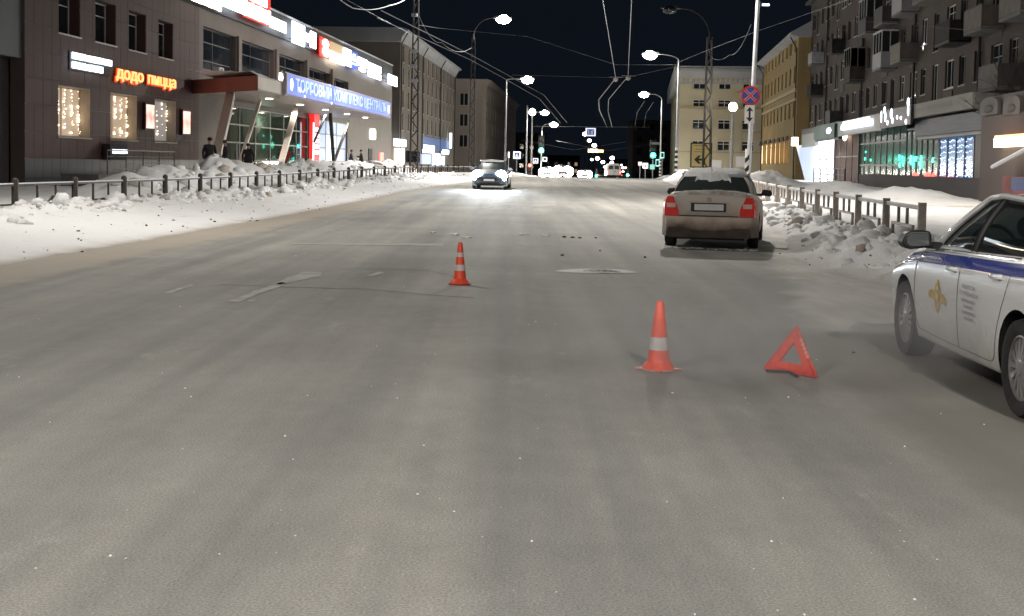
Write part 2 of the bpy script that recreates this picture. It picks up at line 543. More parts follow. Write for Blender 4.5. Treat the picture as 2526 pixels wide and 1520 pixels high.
# ------------------------------------------------------------------ ground, road
XLP = [(-20, -7.6), (5, -7.3), (16.9, -6.8), (30.7, -6.1), (58, -4.7), (73, -3.1), (100, -0.8), (160, 4.5), (420, 28.0)]
XRP = [(-20, 8.2), (6, 7.8), (10, 7.2), (13.5, 6.3), (16.5, 5.2), (19.3, 4.5), (23.2, 4.95), (27.5, 5.9), (33, 5.9), (60, 8.3), (100, 11.9), (160, 17.4), (420, 41.0)]
XL = lambda y: float(np.interp(y, [p[0] for p in XLP], [p[1] for p in XLP]))
XR = lambda y: float(np.interp(y, [p[0] for p in XRP], [p[1] for p in XRP]))
LF_OFF, RF_OFF = -13.3, 4.76

ys = list(np.linspace(-60, 40, 21)) + list(np.linspace(45, 260, 60)) + [300, 400, 600, 900, 1500, 3000]
gm = MB()
gm.grid([[(x, y, g(y) - 0.03) for x in (-1500, -300, -60, -12, -6, 0, 6, 12, 60, 300, 1500)] for y in ys])
gm.build('ground', M_SNOW, smooth=True, kind='structure')

ys = list(np.arange(-20, 170, 1.0)) + list(np.linspace(170, 420, 30))
rm = MB()
rows = []
for y in ys:
    a, b = XL(y) - 0.8, XR(y) + 0.8
    rows.append([(a + (b - a) * k / 16, y, g(y)) for k in range(17)])
rm.grid(rows)
rm.build('road', M_ASPH, smooth=True, kind='structure')

def fbm(x, y, z=0.0, o=4):
    s, a, t = 0.0, 1.0, 0.0
    for i in range(o):
        s += a * noise.noise(Vector((x, y, z + 7.3 * i))); t += a
        x, y, a = x * 2.03, y * 2.03, a * 0.5
    return s / t

def left_h(u, y, uf):
    """height of the left snow above the road at distance u from the road edge"""
    n = fbm(u * 0.9, y * 0.55, 1.0)
    edge = sstep(0, 0.9, u + 0.35 * fbm(y * 0.8, 3.1)) * 0.07
    slope = 0.22 * sstep(0.2, uf, u)
    h = edge + slope + 0.09 * n * sstep(0.4, 2.0, u)
    h += 0.10 * max(0, fbm(u * 2.6, y * 1.8, 4.0)) * math.exp(-((u - uf + 0.5) / 0.8) ** 2) * 2.0
    h += 0.15 * (1 - abs(fbm(u * 2.9, y * 2.2, 14.0, 3)) * 3.2) * math.exp(-((u - uf + 0.45) / 0.75) ** 2) * sstep(-0.15, 0.25, fbm(y * 0.33, -11.0) + 0.2)
    # ploughed ridge behind the fence, in front of the canopy
    k = sstep(36, 43, y) * (1 - sstep(84, 94, y))
    rid = math.exp(-((u - uf - 2.6) / 1.3) ** 2)
    h += k * rid * (0.78 + 0.55 * fbm(y * 0.45, u * 0.5, 9.0) + 0.40 * fbm(y * 1.5, u * 1.2, 2.0))
    pk = math.exp(-abs((y - 49.5) / 0.9) ** 1.2) * math.exp(-abs((u - uf - 2.8) / 0.6) ** 1.2)
    h += 0.62 * pk
    if u > uf + 4.5: h = h * 0.4 + 0.12
    return max(h, -0.05)

def right_h(u, y, uf):
    n = fbm(u * 0.9, y * 0.6, 5.0)
    edge = sstep(0, 1.0, u + 0.5 * fbm(y * 0.9, 8.1)) * 0.08
    slope = 0.19 * sstep(0.1, max(uf, 1.0), u)
    h = edge + slope + 0.10 * n * sstep(0.3, 1.5, u)
    h += 0.14 * max(0, fbm(u * 2.4, y * 1.9, 6.0)) * math.exp(-((u - uf + 0.35) / 0.75) ** 2) * 2.2
    h += 0.14 * (1 - abs(fbm(u * 3.1, y * 2.6, 17.0, 3)) * 3.2) * math.exp(-((u - uf + 0.75) / 0.6) ** 2) * sstep(14, 17, y)
    h *= sstep(3, 15, y) * 0.8 + 0.2
    far = sstep(uf + 1.0, uf + 4.0, u)
    h = h * (1 - 0.65 * far) + far * (0.10 + 0.05 * fbm(u * 0.2, y * 0.15, 3.0))
    # heaps on the plaza
    for (hy, hu, hh, sy, su) in HEAPS:
        h += hh * math.exp(-((y - hy) / sy) ** 2 - ((u - hu) / su) ** 2) * (1 + 0.9 * fbm(u * 1.1, y * 0.9, 2.0))
    return max(h, -0.05)

HEAPS = [(62, 7.5, 0.50, 3.0, 1.5), (54, 9.0, 0.42, 3.5, 1.8), (78, 4.6, 0.55, 9.0, 2.0), (92, 3.6, 0.55, 8.0, 2.2), (104, 2.0, 0.5, 6.0, 1.8), (70, 4.8, 0.5, 4.0, 1.6)]
def bank(name, side, y0, y1, label_kind='structure'):
    ysl = []
    y = y0
    while y < y1:
        ysl.append(y)
        y += 0.11 + max(0, y) * 0.0042
    us = [0.0]
    while us[-1] < (15 if side < 0 else 22):
        us.append(us[-1] + (0.10 if us[-1] < 7 else 0.35))
    rows = []
    for y in ysl:
        e = XL(y) if side < 0 else XR(y)
        e += 0.16 * fbm(y * 0.7, 2.2 * side) + 0.06 * fbm(y * 3.0, 5.5)
        f = fence_x(y, LF_OFF if side < 0 else RF_OFF)
        uf = abs(f - e) if (f - e) * side > 0 else 0.4
        fn = left_h if side < 0 else right_h
        rows.append([(e + side * u, y, g(y) + (fn(u, y, uf) if u > 0 else -0.03)) for u in us])
    b = MB(); b.grid(rows)
    o = b.build(name, M_SNOW, smooth=60, fixn=True, kind=label_kind)
    at = o.data.attributes.new('grime', 'FLOAT', 'POINT')
    vals = []
    for y in ysl:
        for u in us:
            k = 1.0 * math.exp(-(u / (0.42 if side < 0 else 0.75)) ** 1.5)
            if side > 0: k = max(k * .7, 0.16 * (1 - sstep(15, 22, y)) * (1 - sstep(1.5, 3.5, u)))
            vals.append(k)
    at.data.foreach_set('value', vals)
    return o, ysl
random.seed(3)
bank('snow_bank_left', -1, -6, 150)
bank('snow_bank_right', 1, -2, 150)

def bank_z(x, y):
    if x < 0.5 * (XL(y) + XR(y)):
        e = XL(y); u = e - x; f = fence_x(y, LF_OFF); uf = max(0.4, e - f); fn = left_h
    else:
        e = XR(y); u = x - e; f = fence_x(y, RF_OFF); uf = max(0.4, f - e); fn = right_h
    return g(y) + (fn(u, y, uf) if u > 0 else 0.0)

_ICO = None
def ico():
    global _ICO
    if _ICO is None:
        bm = bmesh.new(); bmesh.ops.create_icosphere(bm, subdivisions=2, radius=1.0)
        _ICO = ([v.co.copy() for v in bm.verts], [tuple(v.index for v in f.verts) for f in bm.faces]); bm.free()
    return _ICO
_ICO1 = None
def ico1():
    global _ICO1
    if _ICO1 is None:
        bm = bmesh.new(); bmesh.ops.create_icosphere(bm, subdivisions=1, radius=1.0)
        _ICO1 = ([v.co.copy() for v in bm.verts], [tuple(v.index for v in f.verts) for f in bm.faces]); bm.free()
    return _ICO1
def lump(mb, c, r, squash=0.75, rough=0.45, fine=True, mi=0):
    vs, fs = ico() if fine else ico1()
    sx, sy, sz = r * random.uniform(.7, 1.3), r * random.uniform(.7, 1.3), r * squash * random.uniform(.7, 1.2)
    o = Vector((random.uniform(0, 99), random.uniform(0, 99), random.uniform(0, 99)))
    a = random.uniform(0, 6.28); ca, sa = math.cos(a), math.sin(a)
    out = []
    for v in vs:
        k = 1 + rough * (noise.noise(v * 1.3 + o) + 0.6 * noise.noise(v * 3.1 + o) + (0.35 * noise.noise(v * 6.5 + o) if fine else 0))
        x, y, z = v.x * sx * k, v.y * sy * k, v.z * sz * k
        out.append((c[0] + x * ca - y * sa, c[1] + x * sa + y * ca, c[2] + z))
    mb.add(out, fs, mi)

def chunks(name, side, n, y0, y1, spread, mean, ridge):
    mb = MB()
    for i in range(n):
        y = y0 + (y1 - y0) * random.random() ** 1.5
        f = fence_x(y, LF_OFF if side < 0 else RF_OFF)
        # clods pile up in clusters against the fence
        if fbm(y * 0.33, 11.0 * side) < -0.10 and random.random() < 0.75: continue
        x = f - side * (random.gauss(0.55, spread))
        e = XL(y) if side < 0 else XR(y)
        if (x - e) * side < 0.35: continue
        r = mean * random.choice((0.3, 0.3, 0.4, 0.5, 0.5, 0.7, 0.9, 1.4)) * random.uniform(0.7, 1.2)
        lump(mb, (x, y, bank_z(x, y) + r * random.uniform(-0.15, 0.3)), r, 0.8, 0.62, fine=(y < 50), mi=1 if random.random() < 0.12 else 0)
    for i in range(ridge):
        y = random.uniform(39, 88)
        x = fence_x(y, LF_OFF) - random.gauss(1.6, 0.9)
        r = random.choice((0.06, 0.1, 0.15, 0.22)) * random.uniform(0.7, 1.3)
        lump(mb, (x, y, bank_z(x, y) + r * 0.2), r, 0.8, 0.5, fine=False, mi=1 if random.random() < 0.35 else 0)
    return mb.build(name, [M_SNOW, M_SNOWD], smooth=100, fixn=False, kind='stuff',
                    label='ploughed snow clods piled against the %s railing' % ('left' if side < 0 else 'right'), cat='snow clods')
chunks('snow_clods', -1, 1500, 15, 95, 0.55, 0.135, 300)
chunks('snow_clods', 1, 1200, 15.5, 85, 0.55, 0.125, 0)

# small dark dirt on the slopes and on the road, crumbs of snow and stand-ins for ice glints on the asphalt
mb = MB()
for i in range(300):
    s = random.choice((-1, -1, -1, 1, 1))
    if s < 0:
        y = 14 + 70 * random.random() ** 1.8; x = XL(y) - abs(random.gauss(0.8, 1.3)); r = random.uniform(0.006, 0.03) * (1 if random.random() < .9 else 1.6)
    else:
        y = 14 + 26 * random.random() ** 1.3; x = XR(y) + random.gauss(0.7, 0.8); r = random.uniform(0.006, 0.03)
    lump(mb, (x, y, bank_z(x, y) + r * 0.3), r, 0.7, 0.5, False)
for (px, py, r) in [(1392, 586, .05), (1412, 587, .05), (1430, 588, .04), (1470, 588, .035), (1387, 631, .03), (1591, 636, .03), (2105, 872, .02), (1480, 620, .02)]:
    p = at_ground(px, py); lump(mb, (p.x, p.y, p.z + .01), r, 0.5, 0.5, False)
mb.build('dirt_crumbs', M_DIRT, fixn=False, kind='stuff', label='small dark dirt crumbs scattered on snow and road', cat='dirt')
mb = MB()
for i in range(330):  # white grains laid on the road in place of glinting airborne ice
    y = 3.6 + 40 * random.random() ** 2.0
    x = random.uniform(-0.42, 0.42) * y
    if not (XL(y) < x < XR(y)): continue
    r = random.choice((0.0022, 0.003, 0.004, 0.006)) * (0.8 + y * 0.045)
    lump(mb, (x, y, g(y) + r * 0.4), r, 0.7, 0.3, False)
for (px, py) in [(1070, 575), (1120, 579), (1128, 578), (1149, 586), (1155, 587), (1288, 580), (1298, 580), (1341, 581), (1352, 582)]:
    for k in range(5):
        p = at_ground(px + random.uniform(-7, 7), py + random.uniform(-1.5, 1.5)); lump(mb, (p.x, p.y, p.z + .01), random.uniform(.02, .05), 0.35, 0.4, False)
for k in range(130):   # a line of snow that fell off the parked car
    t = random.random()
    p = at_ground(1642 + 225 * t, 610 + 9 * t + random.gauss(0, 1.0)); lump(mb, (p.x, p.y, p.z), random.uniform(.012, .045), 0.45, 0.5, False)
mb.build('snow_crumbs_ice_glints', M_SNOW, fixn=False, kind='stuff', label='tiny snow crumbs on the asphalt and white grains standing in for glints of airborne ice', cat='snow crumbs')

# ------------------------------------------------------------------ sheets on the road: packed snow, worn paint
def blob_sheet(name, pts, z, m, wob=0.05, sub=10, **tags):
    P = []
    n = len(pts)
    for i in range(n):
        a, b = pts[i], pts[(i + 1) % n]
        for k in range(sub):
            t = k / sub
            x, y = a[0] + (b[0] - a[0]) * t, a[1] + (b[1] - a[1]) * t
            w = wob * (fbm(x * 1.7, y * 1.7, 2.0) * 1.6 + 0.8 * fbm(x * 6, y * 6, 4.0))
            P.append((x + w, y + w * 0.8, g(y) + z))
    b = MB(); b.add(P, [tuple(range(len(P)))])
    return b.build(name, m, **tags)
def gpts(pl): return [tuple(at_ground(x, y)[:2]) for x, y in pl]
def paint(pl, wob=0.02):
    return blob_sheet('road_marking', gpts(pl), 0.004, M_WHITEP, wob, 8, kind='structure')
paint([(722, 600), (1093, 602), (1093, 607), (722, 603)], 0.015)
paint([(668, 702), (752, 671), (800, 673), (790, 682), (740, 692), (690, 703)], 0.05)
paint([(560, 744), (690, 697), (712, 699), (584, 747)], 0.05)
paint([(410, 722), (470, 703), (478, 705), (420, 725)], 0.05)
paint([(905, 680), (935, 671), (948, 673), (920, 682)], 0.04)
paint([(610, 742), (625, 740), (628, 744), (606, 746)], 0.04)
# cracks in the asphalt
M_CRACK = mat('crack', (0.13, 0.122, 0.112), 0.9, vary=0.3)
def crack(pl, w):
    pts = [at_ground(x, y) for x, y in pl]
    L, Rr = [], []
    for i in range(len(pts) - 1):
        for k in range(12):
            p = pts[i].lerp(pts[i + 1], k / 12)
            q = w * (0.6 + 0.6 * random.random())
            p = p + Vector((0, 0.12 * fbm(p.x * 2, p.y), 0))
            L.append((p.x, p.y - q, p.z + .003)); Rr.append((p.x, p.y + q, p.z + .003))
    b = MB(); b.grid([L, Rr]); b.build('road_crack', M_CRACK, kind='structure')
crack([(540, 702), (720, 709), (900, 714), (1060, 728), (1180, 735)], 0.014)
crack([(830, 664), (960, 664), (1060, 668), (1150, 690)], 0.016)
for (x, y, l) in [(1215, 503, 60), (1250, 480, 50), (1310, 513, 70), (1040, 497, 40), (1180, 516, 40)]:
    crack([(x, y), (x + l / 2, y - 2), (x + l, y - 5)], 0.14)

# manhole with its ring of snow
p = at_ground(1485, 671)
mh = empty('manhole', (p.x, p.y, p.z + .001), 0, 'round iron manhole cover in a ring of white snow behind the far cone', 'manhole')
b = MB(); b.lathe([(0.0, .006), (.22, .006), (.235, .010), (.25, .006), (.30, .006), (.315, .002)], 40); b.build('cover', mat('cast_iron', (.10, .098, .094), .6, .3, vary=.3, scale=30), mh, smooth=30)
b = MB()
for k in range(14):
    a = k * 2.39996; rr = .19 * math.sqrt((k + .5) / 14); b.box(rr * math.cos(a) - .02, rr * math.cos(a) + .02, rr * math.sin(a) - .012, rr * math.sin(a) + .012, .006, .011)
b.build('cover_ribs', MATS['cast_iron'], mh)
b = MB(); n = 64; I, O = [], []
for k in range(n + 1):
    a = 2 * math.pi * (k % n) / n
    w = 0.27 + 0.05 * fbm(math.cos(a), math.sin(a), 3); ex = 1.0 + .62 * max(0, -math.cos(a)) ** 2 + .25 * max(0, math.cos(a)) ** 3
    ro = .40 * ex * (1 + .22 * fbm(math.cos(a) * 2, math.sin(a) * 2, 8))
    I.append((w * math.cos(a), w * math.sin(a), .008)); O.append((ro * math.cos(a), ro * .72 * math.sin(a), .004))
Mid = [((i[0] + o[0]) / 2, (i[1] + o[1]) / 2, .022) for i, o in zip(I, O)]
b.grid([I, Mid, O]); b.build('snow_ring', M_SNOW, mh, smooth=True)
# ================================================================== BUILDINGS
M_TILE = mat('pinkish_brown_cladding', (0.068, 0.032, 0.030), 0.62, vary=0.16, scale=0.9, bump=.15, bscale=25)
M_TILEG = mat('grey_plinth_cladding', (0.05, 0.058, 0.07), 0.4, vary=0.15, scale=1.2)
M_JOINT = mat('cladding_joint', (0.045, 0.035, 0.033), 0.9, vary=0.1)
M_BEIGE = mat('beige_panel', (0.105, 0.080, 0.071), 0.55, vary=0.10, scale=0.7)
M_MAROON = mat('maroon_panel', (0.32, 0.125, 0.105), 0.5, vary=0.15, scale=0.8)
M_CREAM = mat('cream_reveal', (0.42, 0.36, 0.30), 0.6, vary=0.08)
M_DKWALL = mat('dark_wing_wall', (0.030, 0.024, 0.026), 0.7, vary=0.2)
M_GREYBLUE = mat('grey_blue_panel', (0.06, 0.07, 0.08), 0.5, vary=0.12)
M_BAND = mat('dark_roof_band', (0.035, 0.036, 0.044), 0.55, vary=0.2, scale=1.0)
M_SOFFIT = mat('canopy_soffit', (0.48, 0.43, 0.39), 0.5, vary=0.1)
M_CONC = mat('concrete', (0.13, 0.13, 0.13), 0.8, vary=0.2, scale=2)
M_CURTG = glass('greenish_shop_glass', (0.03, 0.06, 0.05), 0.45)
M_GLW = glow('warm_room_light', (1.0, 0.66, 0.40), 0.20)
M_GLG = glow('grey_room_light', (0.60, 0.55, 0.52), 0.16)
M_GLBLUE = glow('blue_lit_glass', (0.42, 0.62, 1.0), 0.45)
M_GLBLUE2 = glow('bright_blue_lit_glass', (0.60, 0.78, 1.0), 1.3)
M_ACU = mat('air_conditioner_casing', (0.55, 0.54, 0.52), 0.5, vary=0.1)

TH = math.atan((1490 - PX) / F)
o_ = at_y(78, 466, 48.5)
sc_e = empty('shopping_centre', (o_.x, o_.y, 0), math.pi / 2 - TH,
             'two storey brown tiled shopping centre with lit entrance canopy and rooftop signs', 'building')
S = Facade(o_, math.pi / 2 - TH, -1, sc_e)
LA, LB, LE = S.l(61), S.l(490), S.l(965)
ZW = S.lz(500, 20)[1]              # top of the wall
ZB = ZW + 1.7                      # top of the sign band
PL = 1.36
holes = []
upz0, upz1 = S.lz(317, 121)[1], S.lz(317, 24)[1]
upper = [(S.l(a), S.l(b)) for a, b in ((145, 197), (235, 285), (317, 359), (390, 425))]
for (a, b) in upper: holes.append((a, b, upz0, upz1))
lowz0, lowz1 = S.lz(144, 336)[1], S.lz(144, 209)[1]
lower = [(S.l(a), S.l(b)) for a, b in ((144, 223), (273, 338), (381, 434))]
for (a, b) in lower: holes.append((a, b, lowz0, lowz1))
gz0, gz1 = S.lz(590, 190)[1], S.lz(501, 63)[1]
big = [(S.l(a), S.l(b)) for a, b in ((501, 580), (590, 674), (682, 750), (756, 813), (818, 857))]
bigz1 = [gz1, gz1 - .05, gz1 - .1, gz1 - .35, gz1 - .55]
for (a, b), zt in zip(big, bigz1): holes.append((a, b, gz0, zt))
LG0, LG1 = S.l(552), S.l(762)      # lobby glazing
LQ0, LQ1 = S.l(779), S.l(856)      # blue lit glazing
GZ = 4.55
holes.append((LG0, LG1, 0.3, GZ)); holes.append((LQ0, LQ1, 0.3, GZ))
# backing wall with the openings left free
rects = [(LA, LE, -0.6, ZW)]
for h in holes: rects = rect_minus(rects, h)
mb = MB()
for (a, b, c, d) in rects: S.mbox(mb, a, b, -0.55, -0.03 if b <= LB + .02 else (-0.03 if a < LB else 0.0), c, d)
S.mbox(mb, LA + .01, LE - .01, -26, -0.9, -0.6, ZB - .2)      # body of the building behind the rooms
mb.build('wall', M_BEIGE, sc_e)
# joints backing under the tiles
mb = MB()
for (a, b, c, d) in rect_minus([(LA, LB, -0.6, ZW)], holes[0]):
    pass
# cladding tiles, one object each
def tiles(l0, l1, z0, z1, tw, th, m):
    nl = max(1, round((l1 - l0) / tw)); nz = max(1, round((z1 - z0) / th))
    for i in range(nl):
        for j in range(nz):
            r = [(l0 + (l1 - l0) * i / nl + .008, l0 + (l1 - l0) * (i + 1) / nl - .008, z0 + (z1 - z0) * j / nz + .014, z0 + (z1 - z0) * (j + 1) / nz - .014)]
            for h in holes: r = rect_minus(r, (h[0] - .01, h[1] + .01, h[2] - .01, h[3] + .01))
            for q in r:
                if (q[1] - q[0]) > .05 and (q[3] - q[2]) > .05:
                    S.box('cladding_panel', m, q[0], q[1], -0.03, 0.0 + random.uniform(-.003, .003), q[2], q[3])
random.seed(11)
tiles(LA, LB, PL, ZW, 0.80, 1.02, M_TILE)
tiles(LA, LB, -0.2, PL, 0.80, 0.78, M_TILEG)
# sign band on the roof edge
ubb = MB(); S.mbox(ubb, LA, LE, -0.6, 0.12, ZW, ZW + .16); S.mbox(ubb, LA, LE, -0.6, 0.0, ZW + .16, ZB - .1)
ubb.build('roof_band', M_BAND, sc_e)
bb = MB(); S.mbox(bb, LA, LE, -0.7, 0.08, ZB - .1, ZB); bb.build('parapet_cap', M_SNOW, sc_e)
# upper narrow windows
for (a, b) in upper:
    w = window_unit(S, a, b, upz0, upz1, 0.5, M_WFRAME, M_GLD, sill=0.06, vm=(), hm=(0.68,), fw=.06, sillm=M_SNOW)
    ubox('reveal', M_TILE, w, (b - a) - .02, (b - a) + .0, S.y(0.0), S.y(.47), 0, upz1 - upz0)
# lower lit windows
for i, (a, b) in enumerate(lower):
    w = window_unit(S, a, b, lowz0, lowz1, 0.5, M_CREAM, (M_GLW, M_GLW, M_GLG)[i], sill=0.05, vm=(0.42,), hm=(), fw=.06, sillm=M_CREAM)
    ubox('reveal', M_CREAM, w, (b - a) - .03, (b - a) - .0, S.y(0.0), S.y(.49), 0.0, lowz1 - lowz0)
    ubox('reveal', M_CREAM, w, 0.0, b - a - .03, S.y(0.0), S.y(.49), lowz1 - lowz0 - .03, lowz1 - lowz0 - .0)
    bl = MB()
    H = lowz1 - lowz0
    for c in range(5):
        x = 0.18 + c * (b - a - .35) / 4
        for k in range(26):
            if random.random() < (0.42 if i < 2 else 0.75): continue
            z = H - .12 - k * (H - .3) / 25
            r = random.choice((.014, .02, .026, .04))
            bl.ball((x + random.gauss(0, .06), S.y(0.07), z), r, nu=6, nv=4)
    bl.build('garland', M_BULB, w, fixn=False, kind='stuff')
# large first floor glazing
for (a, b), zt in zip(big, bigz1):
    window_unit(S, a, b, gz0, zt, 0.35, M_DFRAME, M_GLD, sill=None, vm=(0.42,), hm=(0.22, 0.66), fw=.07)
for (a, b) in zip(big[:-1], big[1:]):
    S.box('pilaster', M_BEIGE, a[1] + .1, b[0] - .1, 0.0, 0.16, gz0 - .1, gz1 + .05)
for k, x in enumerate((884, 904, 922, 938)):
    l0 = S.l(x); z = S.lz(x, 229 + (x - 884) * .47)[1]
    S.box('vent_window', M_DKWALL, l0, l0 + .95, -0.05, 0.02, z - .35, z)
# lobby behind the glazing
lob = MB()
S.mbox(lob, LG0, LG1, -0.89, -0.86, 0.3, GZ); 
lob.build('lobby_wall', mat('lobby_wall', (.16, .17, .14), .7, vary=.3, scale=.6), sc_e)
def glazing(l0, l1, z0, z1, nl, nz, rec, mf, mg, name):
    fr = MB(); t = .05
    for i in range(nl + 1):
        x = l0 + (l1 - l0) * i / nl; S.mbox(fr, x - t, x + t, -rec - .05, -rec + .06, z0, z1)
    for j in range(nz + 1):
        z = z0 + (z1 - z0) * j / nz; S.mbox(fr, l0, l1, -rec - .04, -rec + .05, z - t * .8, z + t * .8)
    o = fr.build(name, mf, sc_e)
    for i in range(nl):
        for j in range(nz):
            ubox('pane', mg if not callable(mg) else mg(i, j), o, l0 + (l1 - l0) * i / nl + t, l0 + (l1 - l0) * (i + 1) / nl - t, S.y(-rec - .01), S.y(-rec + .01), z0 + (z1 - z0) * j / nz + t, z0 + (z1 - z0) * (j + 1) / nz - t)
    return o
M_MULL = mat('pale_mullion', (0.42, 0.42, 0.38), .5, .2, vary=.1)
gl = glazing(LG0, LG1, 0.3, GZ, 6, 4, 0.15, M_MULL, M_CURTG, 'lobby_glazing')
glazing(LQ0, LQ1, 0.3, GZ, 3, 4, 0.15, M_MULL, lambda i, j: M_GLBLUE2 if (i == 1 and j < 3) else M_GLBLUE, 'vestibule_glazing')
S.box('red_pillar', mat('red_lit_pillar', (.5, .03, .02), .5, vary=.1, emit=(1, .03, .03), estr=.55), S.l(762) + .05, S.l(776), -0.05, 0.35, 0.3, GZ + .3)
pr = MB()
for k in range(5):
    z = 1.9 + k * .42; S.mbox(pr, S.l(763), S.l(774), .352, .38, z, z + .27)
S.mbox(pr, S.l(762) - .06, S.l(762) + .03, .30, .36, .5, 4.2)
pr.build('red_pillar_lights', M_SIGNW, sc_e)
# wall lights and lit frames by the right hand doors
l0, z0 = S.lz(912, 343); l1, z1 = S.lz(924, 319)
ar = MB(); ar.prism([(l0, z0), (l1, z0), (l1, z1 - .3), (l1 - .25, z1), (l0 + .25, z1), (l0, z1 - .3)], 'y', S.y(0.0), S.y(0.12)); ar.build('arched_wall_light', M_SIGNWW, sc_e)
S.box('red_door_frame_light', M_SIGNR, S.l(935), S.l(943), 0.0, 0.12, 0.4, 2.3)
S.box('side_door', M_DKWALL, S.l(908), S.l(917), 0.0, 0.05, 0.4, 2.6)
# green reflections in the lobby glass, added as glowing blobs behind it
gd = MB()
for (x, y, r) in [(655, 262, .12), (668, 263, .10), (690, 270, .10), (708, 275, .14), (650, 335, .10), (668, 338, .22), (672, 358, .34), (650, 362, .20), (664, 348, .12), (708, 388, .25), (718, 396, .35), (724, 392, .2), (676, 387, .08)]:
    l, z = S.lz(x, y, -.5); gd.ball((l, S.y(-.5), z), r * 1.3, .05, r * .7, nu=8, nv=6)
gd.build('green_lobby_reflections', M_GREENREF, sc_e)
lb = bpy.data.lights.new('lobby_light', 'POINT'); lb.energy = 90; lb.color = (.8, 1, .75); lb.shadow_soft_size = .4
lo = bpy.data.objects.new('lobby_light', lb); COL.objects.link(lo); lo.parent = sc_e; lo.location = ((LG0 + LG1) / 2, S.y(-.55), 3.9)

# ---- canopy
CO = 4.7
cz0, cz1 = S.lz(635, 222, CO)[1], S.lz(635, 187, CO)[1]
cl0, cl1 = S.l(635, CO), S.l(962, CO)
cb0 = S.l(473, 0)
cn = MB(); cn.prism([(cb0, S.y(0.01)), (cl0, S.y(CO)), (cl1, S.y(CO)), (cl1, S.y(0.01))], 'z', cz0 + .06, cz1)
canopy = cn.build('canopy', mat('pale_canopy_panel', (.62, .57, .52), .5, vary=.1, scale=.6), sc_e)
so = MB(); so.prism([(cb0 + .1, S.y(0.02)), (cl0 + .05, S.y(CO - .06)), (cl1 - .05, S.y(CO - .06)), (cl1 - .05, S.y(0.02))], 'z', cz0, cz0 + .06)
so.build('soffit', M_SOFFIT, canopy)
v = Vector((cl0 - cb0, S.y(CO), 0)); nn = Vector((-v.y, v.x, 0)).normalized()
if nn.x > 0: nn = -nn
f_ = MB(); f_.prism([(cb0, S.y(0.0)), (cl0, S.y(CO)), (cl0 + nn.x * .03, S.y(CO) + nn.y * .03), (cb0 + nn.x * .03, nn.y * .03)], 'z', cz0 - .02, cz1 + .02); f_.build('end_fascia', M_MAROON, canopy)
sn = MB()
top = []
for i in range(60):
    t = i / 59; l = cl0 + .05 + (cl1 - cl0 - .1) * t
    top.append([(l, S.y(CO - .02 - k * .45), cz1 + (.02 if k == 0 else .16 + .14 * fbm(l * .7, k * .8, 4)) * (1 + .6 * math.exp(-(l - cl0 - 1.2) ** 2 / 1.5))) for k in range(9)])
sn.grid(top); sn.build('roof_snow', M_SNOW, canopy, smooth=True)
M_DOWN = glow('downlight_lens', (1.0, .90, .72), 12.0)
dl = MB().lathe([(0.0, -.03), (.17, -.03), (.20, -.015), (.20, .0)], 16).mesh('downlight', M_DOWN)
for i, (x, y) in enumerate([(664, 240), (740, 259), (803, 276), (856, 289), (901, 300)]):
    off = 3.0
    l = S.l(x, off, y)
    d = link('downlight', dl, canopy, (l, S.y(off), cz0 - .004))
    L_ = bpy.data.lights.new('downlight', 'SPOT'); L_.energy = 300; L_.color = (1, .84, .70); L_.spot_size = R(140); L_.spot_blend = .8; L_.shadow_soft_size = .15
    lo = bpy.data.objects.new('downlight_lamp', L_); COL.objects.link(lo); lo.parent = canopy; lo.location = (l, S.y(off), cz0 - .1)
# slanted columns
pc = MB()
def slant(x0, y0, o0, x1, y1, o1, w, m, name='column'):
    la, za = S.lz(x0, y0, o0); lb_, zb_ = S.lz(x1, y1, o1)
    b = MB(); b.bar((la, S.y(o0), za), (lb_, S.y(o1), zb_), w, w); return b.build(name, m, canopy)
slant(569, 234, 2.6, 535, 385, 3.4, .42, mat('pale_column', (.50, .45, .40), .5, 0, vary=.1))
M_COLP = MATS['pale_column']
slant(641, 250, 2.5, 592, 400, 3.5, .17, M_COLP); slant(729, 272, 2.5, 690, 415, 3.5, .30, M_COLP)
slant(815, 280, 3.0, 824, 410, 3.0, .22, M_DKSTEEL); slant(803, 285, 3.0, 775, 350, 3.0, .13, M_DKSTEEL); slant(861, 300, 3.0, 824, 400, 3.0, .16, M_DKSTEEL)
# entrance platform
S.box('entrance_platform', M_CONC, S.l(470), LE, 0.0, 6.0, -0.4, 0.55)
# blue sign board over the canopy
bx0, bx1 = S.l(706, CO + .2), S.l(961, CO + .2)
bz0, bz1 = S.lz(706, 231, CO + .2)[1], S.lz(706, 180, CO + .2)[1]
bs = empty('entrance_sign', S.world(bx0, CO + .1, bz0), S.ang, 'long blue lit board reading ТОРГОВЫЙ КОМПЛЕКС above the entrance canopy', 'sign')
bw, bh = bx1 - bx0, bz1 - bz0
MB().box(0, bw, -.1, .06, 0, bh).build('board', mat('blue_lit_board', (.15, .2, .45), .4, vary=.15, scale=.6, emit=(.07, .13, .62), estr=.45), bs)
MB().box(-.05, bw + .05, -.02, .08, -.1, 0).box(-.05, bw + .05, -.02, .08, bh, bh + .07).box(-.12, 0, -.12, .08, 0, bh).box(bw, bw + .1, -.12, .08, 0, bh).build('frame', mat('rosy_sign_frame', (.45, .36, .34), .5, vary=.1), bs)
words('ТОРГОВЫЙ КОМПЛЕКС ЦЕНТРАЛЬ', .95, glow('blue_letter_light', (.13, .25, 1.0), 1.0), .02, .012, bw * .88, bs, (bw * .055, -.125, bh * .22))
for xx in (.03, .975):
    MB().ball((bw * xx, -.12, bh * .5), .22, .05, bh * .30, 12, 8).build('oval_lamp', M_SIGNW, bs)
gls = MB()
for k in range(9): gls.ball((bw * random.uniform(.05, .35), -.14, bh * random.uniform(.02, .5)), .07, .03, .07, 6, 4)
